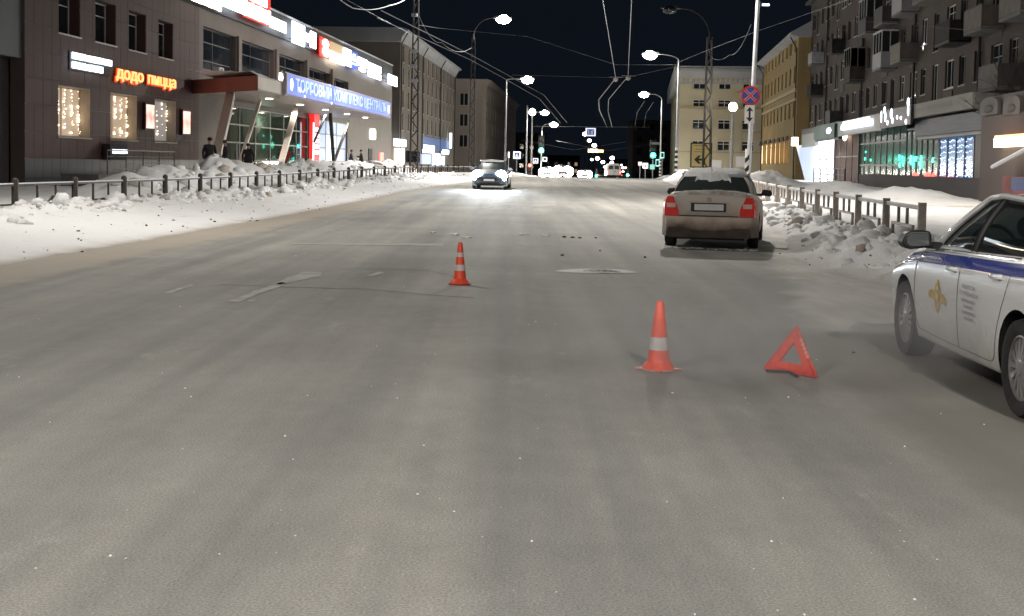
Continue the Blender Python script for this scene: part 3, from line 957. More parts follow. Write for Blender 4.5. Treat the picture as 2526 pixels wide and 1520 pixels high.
gls.build('lamp_glints', M_SIGNW, bs)

# ---- wall signs and lit posters
def sign_e(name, px, py, off, label, cat='sign', group=None):
    l, z = S.lz(px, py, off)
    return empty(name, S.world(l, off, z), S.ang, label, cat, group), l, z
e, l, z = sign_e('wall_lettering', 281, 192, .02, 'glowing orange letters ДОДО ПИЦЦА on the brown tiled wall')
w_ = S.l(426) - l; h_ = S.lz(281, 160)[1] - z
words('додо пицца', h_ * 1.32, mat('red_halo_letters', (.3, .03, .01), .5, vary=.2, emit=(1, .07, .01), estr=.5), .02, .05, w_ + .12, e, (-.06, -.06, -.02), 'red_word_halo')  # red glow round the letters, shaped as wider emissive letters behind them

words('додо пицца', h_ * 1.32, M_SIGNO, .03, .006, w_, e, (0, -.12, 0))
MB().box(0, .1, -.05, 0.02, h_ * .2, h_ * .3).build('bracket', M_DKSTEEL, e)
def glyph_rows(e, rows, m, depth=.06, letter=.34, y=-.1):
    """rows of blurred, unreadable letter shapes: (x0, x1, z0, z1)"""
    for (x0, x1, z0, z1) in rows:
        n = max(2, int((x1 - x0) / letter)); b = MB(); w = (x1 - x0) / n
        for k in range(n):
            a = x0 + k * w; h0 = z0 + (z1 - z0) * random.uniform(0, .05); h1 = z1 - (z1 - z0) * random.uniform(0, .08)
            b.box(a + w * .04, a + w * .30, y - depth, y, h0, h1); b.box(a + w * .66, a + w * .96, y - depth, y, h0, h1)
            j = random.choice((0, 1, 2)); zz = [h0, (h0 + h1) / 2 - .05, h1 - (h1 - h0) * .25][j]
            b.box(a + w * .30, a + w * .66, y - depth, y, zz, zz + (h1 - h0) * .25)
            if random.random() < .6:
                zz2 = [h1 - (h1 - h0) * .25, h0, h0][j]; b.box(a + w * .30, a + w * .66, y - depth, y, zz2, zz2 + (h1 - h0) * .22)
        b.build('letter_row', m, e)
e, l, z = sign_e('wall_lettering', 171, 186, .02, 'two white lit rows of lettering on the brown wall left of the orange letters')
r1 = S.l(267) - l; r2 = S.l(245) - l
za = S.lz(171, 128)[1] - z; zb = S.lz(171, 145)[1] - z; zc = S.lz(171, 151)[1] - z; zd = S.lz(171, 168)[1] - z
glyph_rows(e, [(0, r1, zb, za), (0, r2, zd, zc)], M_SIGNW, .05, .30)
MB().box(-.05, r1 + .05, -.04, -.02, zd - .05, za + .05).build('backboard', M_DKWALL, e)
for (x0, y0, x1, y1, lab) in [(352, 320, 373, 253, 'pinkish lit poster box between the second and third garlanded windows'), (444, 333, 462, 270, 'pinkish lit poster box right of the third ground floor window')]:
    e, l, z = sign_e('poster_box', x0, y0, .02, lab, 'poster')
    w_, h_ = S.l(x1) - l, S.lz(x0, y1)[1] - z
    MB().box(0, w_, -.14, 0, 0, h_).build('casing', M_BLACK, e)
    m_, nt_, b_ = _new('poster_print'); n_ = nt_.nodes.new('ShaderNodeTexNoise'); n_.inputs['Scale'].default_value = 2.2; tcn = nt_.nodes.new('ShaderNodeTexCoord'); nt_.links.new(tcn.outputs['Object'], n_.inputs['Vector'])
    r_ = nt_.nodes.new('ShaderNodeValToRGB'); r_.color_ramp.elements[0].color = (.75, .22, .15, 1); r_.color_ramp.elements[1].color = (1, .70, .58, 1); r_.color_ramp.elements[0].position = .35; r_.color_ramp.elements[1].position = .6
    nt_.links.new(n_.outputs['Fac'], r_.inputs['Fac']); nt_.links.new(r_.outputs['Color'], b_.inputs['Emission Color']); b_.inputs['Emission Strength'].default_value = .8
    MB().box(.07, w_ - .07, -.16, -.14, .08, h_ - .08).build('print', m_, e)
e, l, z = sign_e('basement_kiosk_sign', 252, 394, .05, 'small dark box with a tiny white lit sign above the ramp railing', 'sign')
w_ = S.l(292) - l; h_ = S.lz(252, 355)[1] - z
MB().box(0, w_, -.35, -.05, 0, h_).build('casing', M_DKWALL, e)
glyph_rows(e, [(.25, w_ - .05, h_ * .40, h_ * .68)], M_SIGNW, .03, .22, -.352)

# ---- rooftop signs (overexposed, unreadable in the photograph)
def roof_sign(x0, x1, yt, yb, label, parts, off=.35):
    """parts: list of (kind, fx0, fx1, fz0, fz1, material)"""
    l, z = S.lz(x0, yb, off); l1 = S.l(x1, off); zt = S.lz(x0, yt, off)[1]
    e = empty('rooftop_sign', S.world(l, off, z), S.ang, label, 'sign', None)
    w, h = l1 - l, zt - z
    for (k, a, b, c, d, m) in parts:
        if k == 'box': 
            o = MB().box(w * a, w * b, -.12, 0, h * c, h * d); ob = o.build('light_box', m, e)
            bv = ob.modifiers.new('round', 'BEVEL'); bv.width = min(w * (b - a), h * (d - c)) * .12; bv.segments = 2
        elif k == 'back': MB().box(w * a, w * b, .0, .06, h * c, h * d).build('backboard', m, e)
        elif k == 'row': glyph_rows(e, [(w * a, w * b, h * c, h * d)], m, .08, .42, 0.0)
        elif k == 'ball': MB().ball((w * (a + b) / 2, -.06, h * (c + d) / 2), w * (b - a) / 2, .07, h * (d - c) / 2, 14, 8).build('light_figure', m, e)
    MB().box(w * .1, w * .1 + .06, .06, .34, h * .2, h * .2 + .06).box(w * .85, w * .85 + .06, .06, .34, h * .2, h * .2 + .06).build('bracket', M_DKSTEEL, e)
    return e
M_REDB = mat('red_sign_board', (.3, .02, .02), .5, vary=.1, emit=(1, .03, .02), estr=.5)
M_BLUEB = mat('blue_sign_board', (.03, .05, .3), .5, vary=.1, emit=(.05, .12, .9), estr=.8)
M_TANB = mat('tan_sign_board', (.4, .3, .18), .5, vary=.2, emit=(.9, .62, .35), estr=.35)
M_SIGNRW = glow('sign_red_white_light', (1.0, .62, .52), 4.0)
roof_sign(470, 541, -30, 0, 'yellowish lit rooftop letters cut by the top edge of the photo, leftmost of the row', [('row', 0, 1, 0, 1, M_SIGNWW), ('back', 0, 1, 0, 1, M_BAND)])
roof_sign(544, 603, -40, 14, 'large bluish white rooftop light box left of the red letters', [('box', 0, 1, 0, 1, M_SIGNW)])
roof_sign(604, 662, -35, 38, 'two rows of red and white lit rooftop letters', [('back', -.04, 1.04, -.05, 1.05, M_REDB), ('row', 0, 1, 0, .52, M_SIGNRW), ('row', .2, .85, .58, 1, M_SIGNRW)])
roof_sign(665, 700, 39, 68, 'small white rounded rooftop light box right of the red letters', [('box', 0, 1, 0, 1, M_SIGNW)])
roof_sign(718, 774, 50, 105, 'tall stepped white rooftop sign, the largest white shape above the entrance', [('box', 0, .5, 0, 1, M_SIGNW), ('box', .5, .78, .30, .72, M_SIGNW), ('box', .76, 1, .12, .92, M_SIGNW)])
roof_sign(788, 812, 88, 138, 'red rooftop sign with a white round figure', [('back', 0, 1, 0, 1, M_REDB), ('ball', .2, .8, .5, .95, M_SIGNRW), ('ball', .2, .9, .05, .6, M_SIGNRW)])
roof_sign(813, 845, 100, 150, 'tan and white rooftop light box beside the red figure sign', [('back', 0, 1, .5, 1, M_TANB), ('box', 0, 1, 0, .5, M_SIGNWW)])
roof_sign(846, 861, 116, 160, 'narrow white rooftop light box left of the blue one', [('box', 0, 1, 0, 1, M_SIGNW)])
roof_sign(862, 879, 123, 166, 'blue rooftop light box with white marks', [('back', 0, 1, 0, 1, M_BLUEB), ('box', .2, .5, .45, .65, M_SIGNW), ('box', .55, .8, .45, .65, M_SIGNW), ('box', .1, .9, .25, .32, M_SIGNW), ('box', .4, .6, .75, .85, M_SIGNW)])
roof_sign(880, 901, 138, 174, 'white rooftop light box with a round lower sign, right of the blue one', [('box', 0, 1, .38, 1, M_SIGNW), ('ball', .1, .9, 0, .32, M_SIGNW)])
roof_sign(904, 935, 151, 187, 'wide white rooftop light box split in two rows', [('box', 0, 1, .5, 1, M_SIGNW), ('box', .05, 1, 0, .42, M_SIGNW)])
roof_sign(956, 975, 181, 207, 'rightmost small white rooftop light box at the end of the shopping centre', [('box', 0, 1, 0, 1, M_SIGNW)])
# air conditioner on the canopy roof
l, z = S.lz(535, 190, 1.2)
ac = empty('air_conditioner', S.world(l, 1.2, cz1 + .02), S.ang, 'white outdoor air conditioner on the canopy roof before the big window', 'air conditioner')
MB().box(-.1, .75, -.16, .16, .06, .72).build('casing', M_ACU, ac); MB().lathe([(.26, -.02), (.26, .0), (.22, .0), (.22, -.02)], 20, (.3, -.165, .39), 'y', close=True).build('fan_guard', M_DFRAME, ac); MB().box(0, .06, -.2, .2, 0, .06).box(.6, .66, -.2, .2, 0, .06).build('feet', M_DKSTEEL, ac)

# ---- ramp with railing in front of the tiled wall
rp = empty('access_ramp', S.world(S.l(196, 1.6), 1.6, 0), S.ang, 'grey concrete access ramp with thin metal railing along the tiled wall', 'ramp')
rl = S.l(400, 1.6) - S.l(196, 1.6)
b = MB(); b.prism([(0, -.4), (rl, -.4), (rl, .62), (0, .78)], 'y', -.75, .75); b.build('ramp_body', M_CONC, rp)
rail = MB()
for k in range(5):
    x = 1.0 + k * (rl - 1.4) / 4; rail.tube([(x, -.7, .68), (x, -.7, 1.72)], .025, 6)
rail.tube([(1.0, -.7, 1.72), (rl - .4, -.7, 1.72)], .03, 6)
for q in (1.0, 1.25, 1.48): rail.tube([(1.0, -.7, q), (rl - .4, -.7, q)], .014, 5)
rail.build('railing', mat('steel_rail', (.09, .09, .095), .5, .3, vary=.1), rp)

# ---- dark wing left of the tiles
q0 = S.world(LA - .01, -.6, 0)
wg = empty('dark_corner_block', (q0.x, q0.y, 0), S.ang, 'dark corner block with a grey upper panel left of the tiled wall', 'building')
W = Facade(q0, S.ang, -1, wg)
zz = W.lz(30, 145)[1]
MB().box(-14, -.02, W.y(-20), W.y(0), -.5, zz).build('lower_wall', M_DKWALL, wg)
MB().box(-14, -.03, W.y(-20), W.y(.5), zz, ZB + 1).build('upper_wall', M_GREYBLUE, wg)
for k in range(3):
    a = -1.6 - k * 2.8
    MB().box(a - 1.9, a, W.y(.5), W.y(.54), zz + 2.2, zz + 4.2).build('window', M_GLD, wg)
    MB().box(a - 2.0, a + .1, W.y(.5), W.y(.68), zz + 2.08, zz + 2.2).build('sill', M_SNOW, wg)

# ================================================================== other buildings
M_L2 = mat('grey_brown_plaster', (.155, .135, .12), .8, vary=.18, scale=.25, bump=.2, bscale=8)
M_L3 = mat('pale_plaster', (.46, .405, .365), .8, vary=.12, scale=.2)
M_CORN = mat('snowy_cornice', (.34, .35, .37), .8, vary=.12, scale=.4)
M_R1 = mat('beige_plaster', (.50, .455, .33), .8, vary=.10, scale=.2, bump=.15, bscale=6)
M_YB = mat('yellow_plaster', (.28, .20, .085), .8, vary=.14, scale=.25, bump=.15, bscale=6)
M_YBT = mat('pale_yellow_trim', (.40, .34, .22), .8, vary=.08)
M_RB = mat('apartment_brick', (.066, .050, .043), .85, vary=.22, scale=.5, bump=.3, bscale=9)
M_RBD = mat('apartment_dark_panel', (.10, .085, .08), .85, vary=.2, scale=.5)
M_ROOF = mat('dark_roof', (.05, .05, .055), .8, vary=.2)

def block(e, fa, length, depth, h, m, holes, z0=-1.5, name='wall', ends=True):
    rects = [(0, length, z0, h)]
    for q in holes: rects = rect_minus(rects, q)
    b = MB()
    for (a, c, d, k) in rects: fa.mbox(b, a, c, -.45, 0, d, k)
    fa.mbox(b, .01, length - .01, -depth, -.46, z0, h - .02)
    return b.build(name, m, e)
def cornice(e, fa, length, depth, h, m, ov=.9, th=1.3, name='cornice'):
    b = MB()
    prof = [(0, h - th), (.15, h - th), (.25, h - th * .6), (ov * .8, h - .25), (ov, h - .2), (ov, h), (0, h + .25)]
    b.prism([(fa.y(p[0] + .003), p[1]) for p in prof], 'x', -ov * .8, length + ov * .8)
    b.box(-ov * .8, -.003, fa.y(-depth), fa.y(.0), h - th, h + .2)
    b.box(-.003, length, fa.y(-depth), fa.y(.0), h + .0, h + .25)
    return b.build(name, m, e)
def drain(e, fa, l, h, m=None):
    MB().tube([(l, fa.y(.75), h - .3), (l, fa.y(.12), h - 1.4), (l, fa.y(.12), .2)], .07, 6).build('drainpipe', m or M_DKSTEEL, e)

# L2: large old block beyond the shopping centre
def street_block(name, label, px, Y, vp, length, depth, top_px, top_py, m, cols, rows, win, base_z, first, mcorn, gap=None, out=-1, frame=None, lit=0.0, recess=.16):
    th = math.atan((vp - PX) / F)
    o = at_y(px, 400, Y)
    e = empty(name, (o.x, o.y, base_z), math.pi / 2 - th, label, 'building')
    fa = Facade(o, math.pi / 2 - th, out, e)
    H = at_y(top_px, top_py, Y).z - base_z
    step = length / cols; fh = (H - first - 1.5) / rows
    hs = []
    for j in range(rows):
        for i in range(cols):
            l = step * (i + .5); z = first + fh * j + fh * .28
            hs.append((l - win[0] / 2, l + win[0] / 2, z, z + win[1]))
    block(e, fa, length, depth, H, m, hs)
    for q in hs:
        window_unit(fa, q[0], q[1], q[2], q[3], recess, frame or M_WFRAME, M_GLD if random.random() > lit else M_GLW, sill=.05, vm=(.5,), hm=(.7,), fw=.08)
    cornice(e, fa, length, depth, H, mcorn)
    return e, fa, H
random.seed(5)
l2e, L2, H2 = street_block('old_apartment_block', 'grey brown plaster block with wide snowy cornice beyond the shopping centre', 984, 139, 1452, 56, 22, 984, 74, M_L2, 13, 4, (1.25, 1.9), 0.0, 4.2, M_CORN)
for l in (.3, 18, 37, 55.5): drain(l2e, L2, l, H2)
# end wall windows of L2 and its lit shops
for (x0, x1, y0, y1, m, nm) in [(974, 1000, 360, 342, M_SIGNW, 'shop_light_box'), (976, 996, 402, 366, M_SIGNWW, 'lit_shop_window'), (1045, 1070, 376, 357, M_SIGNW, 'shop_light_box'), (1092, 1106, 380, 369, M_SIGNW, 'shop_light_box'),
                           (1068, 1085, 408, 378, M_GLBLUE2, 'lit_shop_window'), (1089, 1096, 408, 385, M_GLBLUE2, 'lit_shop_window'), (1040, 1062, 405, 380, M_GLBLUE, 'lit_shop_window'), (1004, 1034, 400, 372, M_GLD, 'shop_window')]:
    l, z = L2.lz(x0, y0, .15); l1 = L2.l(x1, .15); z1 = L2.lz(x0, y1, .15)[1]
    L2.box(nm, m, l, l1, .0, .22, max(z, .2), z1)
L2.box('shop_band', mat('blue_shop_band', (.05, .09, .2), .5, vary=.1, emit=(.1, .3, .9), estr=.12), L2.l(1040), L2.l(1108), .0, .12, 3.0, 4.6)
l, z = L2.lz(1113, 366, .5)
L2.box('vertical_light_sign', M_SIGNW, l - .8, l - .2, .3, .6, z, z + 2.2)

l3e, L3, H3 = street_block('pale_plaster_block', 'pale plaster block with stepped cornice behind the left street lamps', 1197, 222, 1450, 90, 26, 1197, 199, M_L3, 14, 4, (1.3, 2.0), -1.0, 4.0, M_L3)
# end face of L3 towards us
for j in range(3):
    for i in range(2):
        a = -3.2 - i * 4.2; z = 5.2 + j * 3.6
        MB().box(-.10, .0, L3.y(a + .12), L3.y(a - 1.42), z - .12, z + 2.12).build('end_window', M_WFRAME, l3e); MB().box(-.12, -.10, L3.y(a), L3.y(a - .58), z, z + 2.0).box(-.12, -.10, L3.y(a - .72), L3.y(a - 1.3), z, z + 2.0).build('end_pane', M_GLD, l3e)
for yy in (-.4, -1.8): MB().box(-.12, 0, L3.y(yy), L3.y(yy - .5), -1, H3 - 1.4).build('corner_pilaster', M_L3, l3e)

# R1: beige block facing the street end
TH5 = math.atan((1588 - PX) / F)
o = at_y(1673, 410, 175); bz = g(175)
r1e = empty('beige_street_corner_block', (o.x, o.y, bz), -TH5, 'beige four storey block facing us behind the dark lattice lamp post', 'building')
R1 = Facade(o, -TH5, -1, r1e)
H = at_y(1673, 167, 175).z - bz
hs = []
cols = [(1600 + a / 3.298, 1600 + b / 3.298) for a, b in ((346, 405), (552, 606), (750, 808), (960, 1020), (1170, 1230))]
rws = [(727, 645), (890, 806), (1052, 968), (1226, 1140)]
for (xa, xb) in cols:
    for (yb, yt) in rws:
        la = R1.l(xa); z0 = R1.lz(1673, yb / 3.298)[1]; z1 = R1.lz(1673, yt / 3.298)[1]
        hs.append((la, la + 1.75, z0, z1))
block(r1e, R1, 26, 60, H, M_R1, hs)
for q in hs: window_unit(R1, *q, .18, M_WFRAME, M_GLD, sill=.06, vm=(.5,), hm=(.68,), fw=.13)
b = MB(); prof = [(0, H - 2.2), (.12, H - 2.2), (.2, H - 1.5), (.8, H - .5), (.8, H - .1), (0, H)]
b.prism([(R1.y(p[0] + .004), p[1]) for p in prof], 'x', -.8, 26.8); b.box(-.8, -.003, R1.y(-60), 0, H - 2.0, H + .1); b.box(-.8, 26.8, R1.y(-60), R1.y(.75), H + .01, H + .2)
b.build('cornice', M_CORN, r1e)
dn = MB()
for k in range(40): dn.box(k * .66, k * .66 + .3, R1.y(.0), R1.y(.3), H - 1.9, H - 1.45)
dn.build('dentils', M_R1, r1e)
zz = R1.lz(1673, 268)[1]
R1.box('string_course', M_YBT, -.1, 26, .0, .18, zz, zz + .35)
zz = R1.lz(1673, 228)[1]; R1.box('string_course', M_YBT, 7.5, 26, .0, .15, zz, zz + .2)
zz = R1.lz(1673, 325)[1]; R1.box('string_course', M_YBT, 8.5, 26, .0, .12, zz, zz + .18)
zz = R1.lz(1673, 375)[1]; R1.box('string_course', M_YBT, 0, 26, .0, .12, zz, zz + .15)
for (x0, x1, y0, y1) in ((1755, 1780, 415, 395), (1815, 1840, 412, 386)):
    R1.box('shop_window', M_GLG, R1.l(x0), R1.l(x1), 0, .06, R1.lz(x0, y0)[1], R1.lz(x0, y1)[1])
drain(r1e, R1, -.5, H)
# yellow billboard with an arrow
p = at_y(1702, 413, 150)
yb = empty('arrow_billboard', (p.x, p.y, g(150)), -TH5, 'yellow board with a black left arrow in a dark frame', 'sign')
bw = (1755 - 1702) * 150 / F; bt = at_y(1702, 352, 150).z - g(150); bbz = at_y(1702, 413, 150).z - g(150)
MB().box(0, bw, 0, .15, bbz, bt).build('frame', M_BLACK, yb)
MB().box(.16, bw - .16, -.03, 0, bbz + .12, bt - .14).build('panel', mat('yellow_panel', (.46, .37, .17), .5, vary=.12, emit=(.9, .7, .3), estr=.06), yb)
hh = bt - bbz; zc = bbz + hh * .32
MB().prism([(.45, zc), (.95, zc + .48), (1.25, zc + .48), (.95, zc + .13), (1.75, zc + .13), (1.75, zc - .55), (1.45, zc - .55), (1.45, zc - .13), (.95, zc - .13), (1.25, zc - .48), (.95, zc - .48)], 'y', -.05, -.03).build('arrow', M_BLACK, yb)
lt = MB()
for (a, b_, c) in ((.4, 2.0, .86), (.6, 1.8, .72), (.4, 1.4, .62)): lt.box(a, b_, -.045, -.03, bbz + hh * c, bbz + hh * c + .1)
lt.build('faint_text_rows', mat('faint_brown_print', (.30, .22, .07), .6, vary=.1), yb)
MB().box(.3, .45, .02, .14, -1.5, bbz).box(bw - .45, bw - .3, .02, .14, -1.5, bbz).build('legs', M_DKSTEEL, yb)

# YB: yellow block on the right
o = at_y(1961, 415, 126.5); bz = g(126)
ybe = empty('yellow_plaster_block', (o.x, o.y, bz), math.pi / 2 - TH5, 'yellow plaster block with warm lit tall ground floor windows', 'building')
Y = Facade(o, math.pi / 2 - TH5, 1, ybe)
H = at_y(1961, 84, 126.5).z - bz
hs = []
for j in range(3):
    for i in range(9):
        a = 2.0 + i * 3.9; z = 6.4 + j * 3.1 + (.3 if j else 0); hs.append((a, a + 1.3, z, z + 1.75))
lw = []
for i in range(7):
    a, b_ = Y.l(1872 + (1946 - 1872) * (i + .12) / 7), Y.l(1872 + (1946 - 1872) * (i + .80) / 7)
    lw.append((min(a, b_), max(a, b_)))
zl0, zl1 = Y.lz(1940, 405)[1], Y.lz(1940, 347)[1]
block(ybe, Y, 37, 16, H, M_YB, hs + [(a, b_, zl0, zl1) for a, b_ in lw])
for q in hs: window_unit(Y, *q, .18, M_YBT, M_GLD, sill=.05, vm=(.5,), hm=(.7,), fw=.1)
for (a, b_) in lw:
    w = window_unit(Y, a, b_, zl0, zl1, .3, M_YBT, glow('amber_window', (1.0, .66, .34), 1.6), vm=(), hm=(.8,), fw=.1)
    MB().prism([(0, zl1 - zl0), (b_ - a, zl1 - zl0), ((b_ - a) * .8, zl1 - zl0 + .45), ((b_ - a) * .2, zl1 - zl0 + .45)], 'y', .25, .4).build('window_hood', M_DKWALL, w)
zz = Y.lz(1958, 224)[1]; Y.box('string_course', M_YBT, -.1, 37, .0, .25, zz - .25, zz + .1)
zz = Y.lz(1958, 248)[1]; Y.box('string_course', M_YBT, -.1, 37, .0, .2, zz - .15, zz + .1)
b = MB(); b.prism([(Y.y(.02), H - .3), (Y.y(.85), H - .1), (Y.y(.85), H + .12), (Y.y(-3.5), H + 2.6), (Y.y(-16), H + 2.6), (Y.y(-16), H - .3)], 'x', -.5, 37.6)
b.build('snowy_roof', M_CORN, ybe)
for l in (.3, 36.5): drain(ybe, Y, l, H)
l, z = Y.lz(1957, 360, .6); Y.box('small_light_box', M_SIGNWW, l - 1.2, l, .3, .8, z, z + .8)

# ================================================================== RB: apartment block on the right, shops below
TH6 = math.atan((1568 - PX) / F)
o = at_y(1990, 415, 127)
rbe = empty('brick_apartment_block', (o.x, o.y, 0), math.pi / 2 - TH6, 'dark brick apartment block with many balconies above the right hand shops', 'building')
B = Facade(o, math.pi / 2 - TH6, 1, rbe)
Lb = -95.0
HB = 17.6
random.seed(21)
hs = []; wins = []
for j in range(4):
    z = 6.0 + j * 2.95
    for i in range(31):
        l = -1.6 - i * 3.05
        big_ = (i % 4 == 1)
        w = 1.9 if i % 3 == 0 else 1.35
        zz0 = z - .65 if big_ else z
        wins.append((l - w, l, zz0, z + 1.55, i, j)); hs.append((l - w, l, zz0, z + 1.55))
rects = [(Lb, 0, -1, HB)]
for q in hs: rects = rect_minus(rects, q)
b = MB()
for (a, c, d, k) in rects: B.mbox(b, a, c, -.45, 0, d, k)
B.mbox(b, Lb + .01, -.01, -13, -.46, -1, HB - .05)
b.build('wall', M_RB, rbe)
B.box('roof_edge', M_ROOF, Lb, .4, -13.2, .55, HB, HB + .22)
for (a, c, d, k, i, j) in wins:
    window_unit(B, a, c, d, k, .14, M_WFRAME if random.random() < .45 else M_DFRAME, M_GLD, sill=.04, vm=(.5,), hm=() if random.random() < .5 else (.72,), fw=.07)
# brick relief panels between the floors
for j in range(4):
    for i in range(0, 31, 3):
        l = -1.6 - i * 3.05
        if random.random() < .6: B.box('relief_panel', M_RBD, l - 1.9, l + .1, 0.0, .05, 6.0 + j * 2.95 - 1.1, 6.0 + j * 2.95 - .15)
M_BALW = mat('white_balcony_sheet', (.30, .30, .32), .6, vary=.12, scale=2)
M_BALD = mat('dark_balcony_sheet', (.05, .046, .046), .7, vary=.3, scale=2)
M_BALB = mat('brown_balcony_sheet', (.12, .10, .09), .7, vary=.25, scale=2)
M_SLAB = mat('balcony_slab', (.16, .155, .15), .85, vary=.2)
def balcony(l, z, w, kind):
    m = (M_BALD, M_BALW, M_BALB)[kind % 3]
    e = empty('balcony', (l, 0, z)); e.parent = rbe
    ubox('slab', M_SLAB, e, -w / 2, w / 2, B.y(.0), B.y(1.1), -.14, 0)
    p = MB(); p.box(-w / 2, w / 2, B.y(1.04), B.y(1.1), 0.02, 1.02); p.box(-w / 2, -w / 2 + .05, B.y(.003), B.y(1.04), .02, 1.02); p.box(w / 2 - .05, w / 2, B.y(.003), B.y(1.04), .02, 1.02)
    p.build('parapet', m, e)
    if kind >= 3:      # glazed loggia
        f = MB()
        for k in range(4): 
            x = -w / 2 + .03 + k * (w - .06) / 3; f.box(x - .03, x + .03, B.y(1.03), B.y(1.09), 1.02, 2.35)
        f.box(-w / 2, w / 2, B.y(.003), B.y(1.12), 2.35, 2.45); f.box(-w / 2, -w / 2 + .05, B.y(.5), B.y(.56), 1.02, 2.35)
        f.build('glazing_frame', M_WFRAME, e)
        ubox('glazing', M_GLD, e, -w / 2 + .02, w / 2 - .02, B.y(1.045), B.y(1.06), 1.02, 2.35); ubox('side_glazing', M_GLD, e, -w / 2 + .015, -w / 2 + .03, B.y(.01), B.y(1.03), 1.02, 2.35)
    else:
        r = MB(); r.tube([(-w / 2, B.y(1.07), 1.06), (w / 2, B.y(1.07), 1.06)], .03, 5); r.build('handrail', M_DKSTEEL, e)
    ubox('snow_cap', M_SNOW, e, -w / 2 + .06, w / 2 - .06, B.y(.1), B.y(1.0), 0.005, .06)
# balconies read off the photograph (pixel of the lower front edge, kind)
for (px, py, w, kind) in [(1995, 128, 2.6, 1), (2045, 88, 2.6, 0), (2045, 172, 2.6, 0), (2043, 262, 2.6, 0), (1995, 205, 2.6, 0), (1995, 275, 2.6, 0), (2090, 152, 2.8, 0), (2080, 205, 2.8, 4), (2080, 245, 2.8, 5),
                          (2170, 110, 3.0, 0), (2160, 220, 3.0, 4), (2205, 90, 3.0, 4), (2150, 15, 3.0, 4), (2215, 195, 3.0, 2), (2330, 155, 3.2, 2), (2340, 30, 3.2, 0), (2400, 100, 3.2, 2), (2470, 40, 3.2, 2), (2450, 190, 3.2, 0), (2260, 60, 3, 5), (2120, 60, 3, 3)]:
    l, z = B.lz(px, py, 1.1)
    fl = min(range(4), key=lambda j: abs((6.0 + j * 2.95 - .75) - z))
    ii = round((-1.6 - l - .7) / 3.05)
    balcony(-1.6 - ii * 3.05 - .7, 6.0 + fl * 2.95 - .75, w, kind)
for l in (-12.4, -30.7, -49, -64): MB().tube([(l, B.y(.12), HB - .2), (l, B.y(.12), 5.5)], .08, 6).build('drainpipe', M_DKSTEEL, rbe)
l, z = B.lz(2275, 118, .05); MB().ball((l, B.y(-.05), z), .22, .06, .3, 8, 6).build('lit_bulb', M_SIGNW, rbe)
l, z = B.lz(2241, 140, 0.0); B.box('lit_curtain', glow('pale_lilac_window', (.6, .62, .9), .14), l - .7, l, -.13, -.11, z - 1.3, z + .6)

# ---- shops under the apartments
SO = 2.2
M_FASC = mat('grey_shop_fascia', (.30, .31, .31), .6, vary=.12, scale=.6)
M_FASG = mat('dark_green_fascia', (.03, .075, .075), .6, vary=.15)
M_STONE = mat('beige_shop_stone', (.20, .192, .178), .7, vary=.15, scale=.8)
she = empty('shop_row', (o.x, o.y, 0), math.pi / 2 - TH6, 'row of ground floor shops with glass fronts and lit fascia on the right', 'shop row')
Q = Facade(o, math.pi / 2 - TH6, 1, she)
def fz(px, pt, pb): return Q.lz(px, pb, SO)[1], Q.lz(px, pt, SO)[1]
def ql(px, off=SO): return Q.l(px, off)
def seg(name, m, xa, xb, pt, pb, at, o0=.02, o1=SO, nm=None, e=None):
    z0, z1 = fz(at, pt, pb)
    return Q.box(name, m, ql(xb), ql(xa), o0, o1, z0, z1, e)
zt = fz(2393, 228, 267)
L0s, L1s = ql(2398), ql(1975)
Q.box('roof_slab', M_SLAB, L0s, L1s, .01, SO - .02, zt[0] + .2, zt[1] - .05)
seg('fascia', M_STONE, 2248, 2395, 228, 268, 2393, SO - .3, SO + .02)
seg('fascia', M_FASC, 2066, 2171, 280, 322, 2170, SO - .3, SO)
seg('fascia', M_FASG, 2009, 2066, 312, 350, 2010, SO - .3, SO - .01)
seg('fascia', M_FASC, 1975, 2009, 322, 362, 1995, SO - .3, SO - .03)
z0, z1 = fz(2393, 268, 290)
Q.box('lower_beam', mat('dark_blue_beam', (.06, .07, .10), .6, vary=.2), ql(2412), ql(2237), .1, SO - .35, z0 - .55, z1 - .1)
z0, z1 = fz(2393, 312, 330)
Q.box('inner_beam', M_FASC, ql(2405), ql(2237), .4, SO - .5, z0, z0 + .75)
pr = MB(); zz = fz(2393, 246, 250)
Q.mbox(pr, ql(2275), ql(2250), SO + .02, SO + .03, zz[0], zz[0] + .13); Q.mbox(pr, ql(2388), ql(2348), SO + .02, SO + .03, zz[0], zz[0] + .13)
for k in range(16):
    a = ql(2345) + (ql(2283) - ql(2345)) * k / 16; Q.mbox(pr, a + .05, a + .45, SO + .02, SO + .028, zz[0] - .05, zz[0] + .18)
pr.build('faint_fascia_lettering', mat('faint_dark_print', (.17, .165, .16), .7, vary=.1), she)
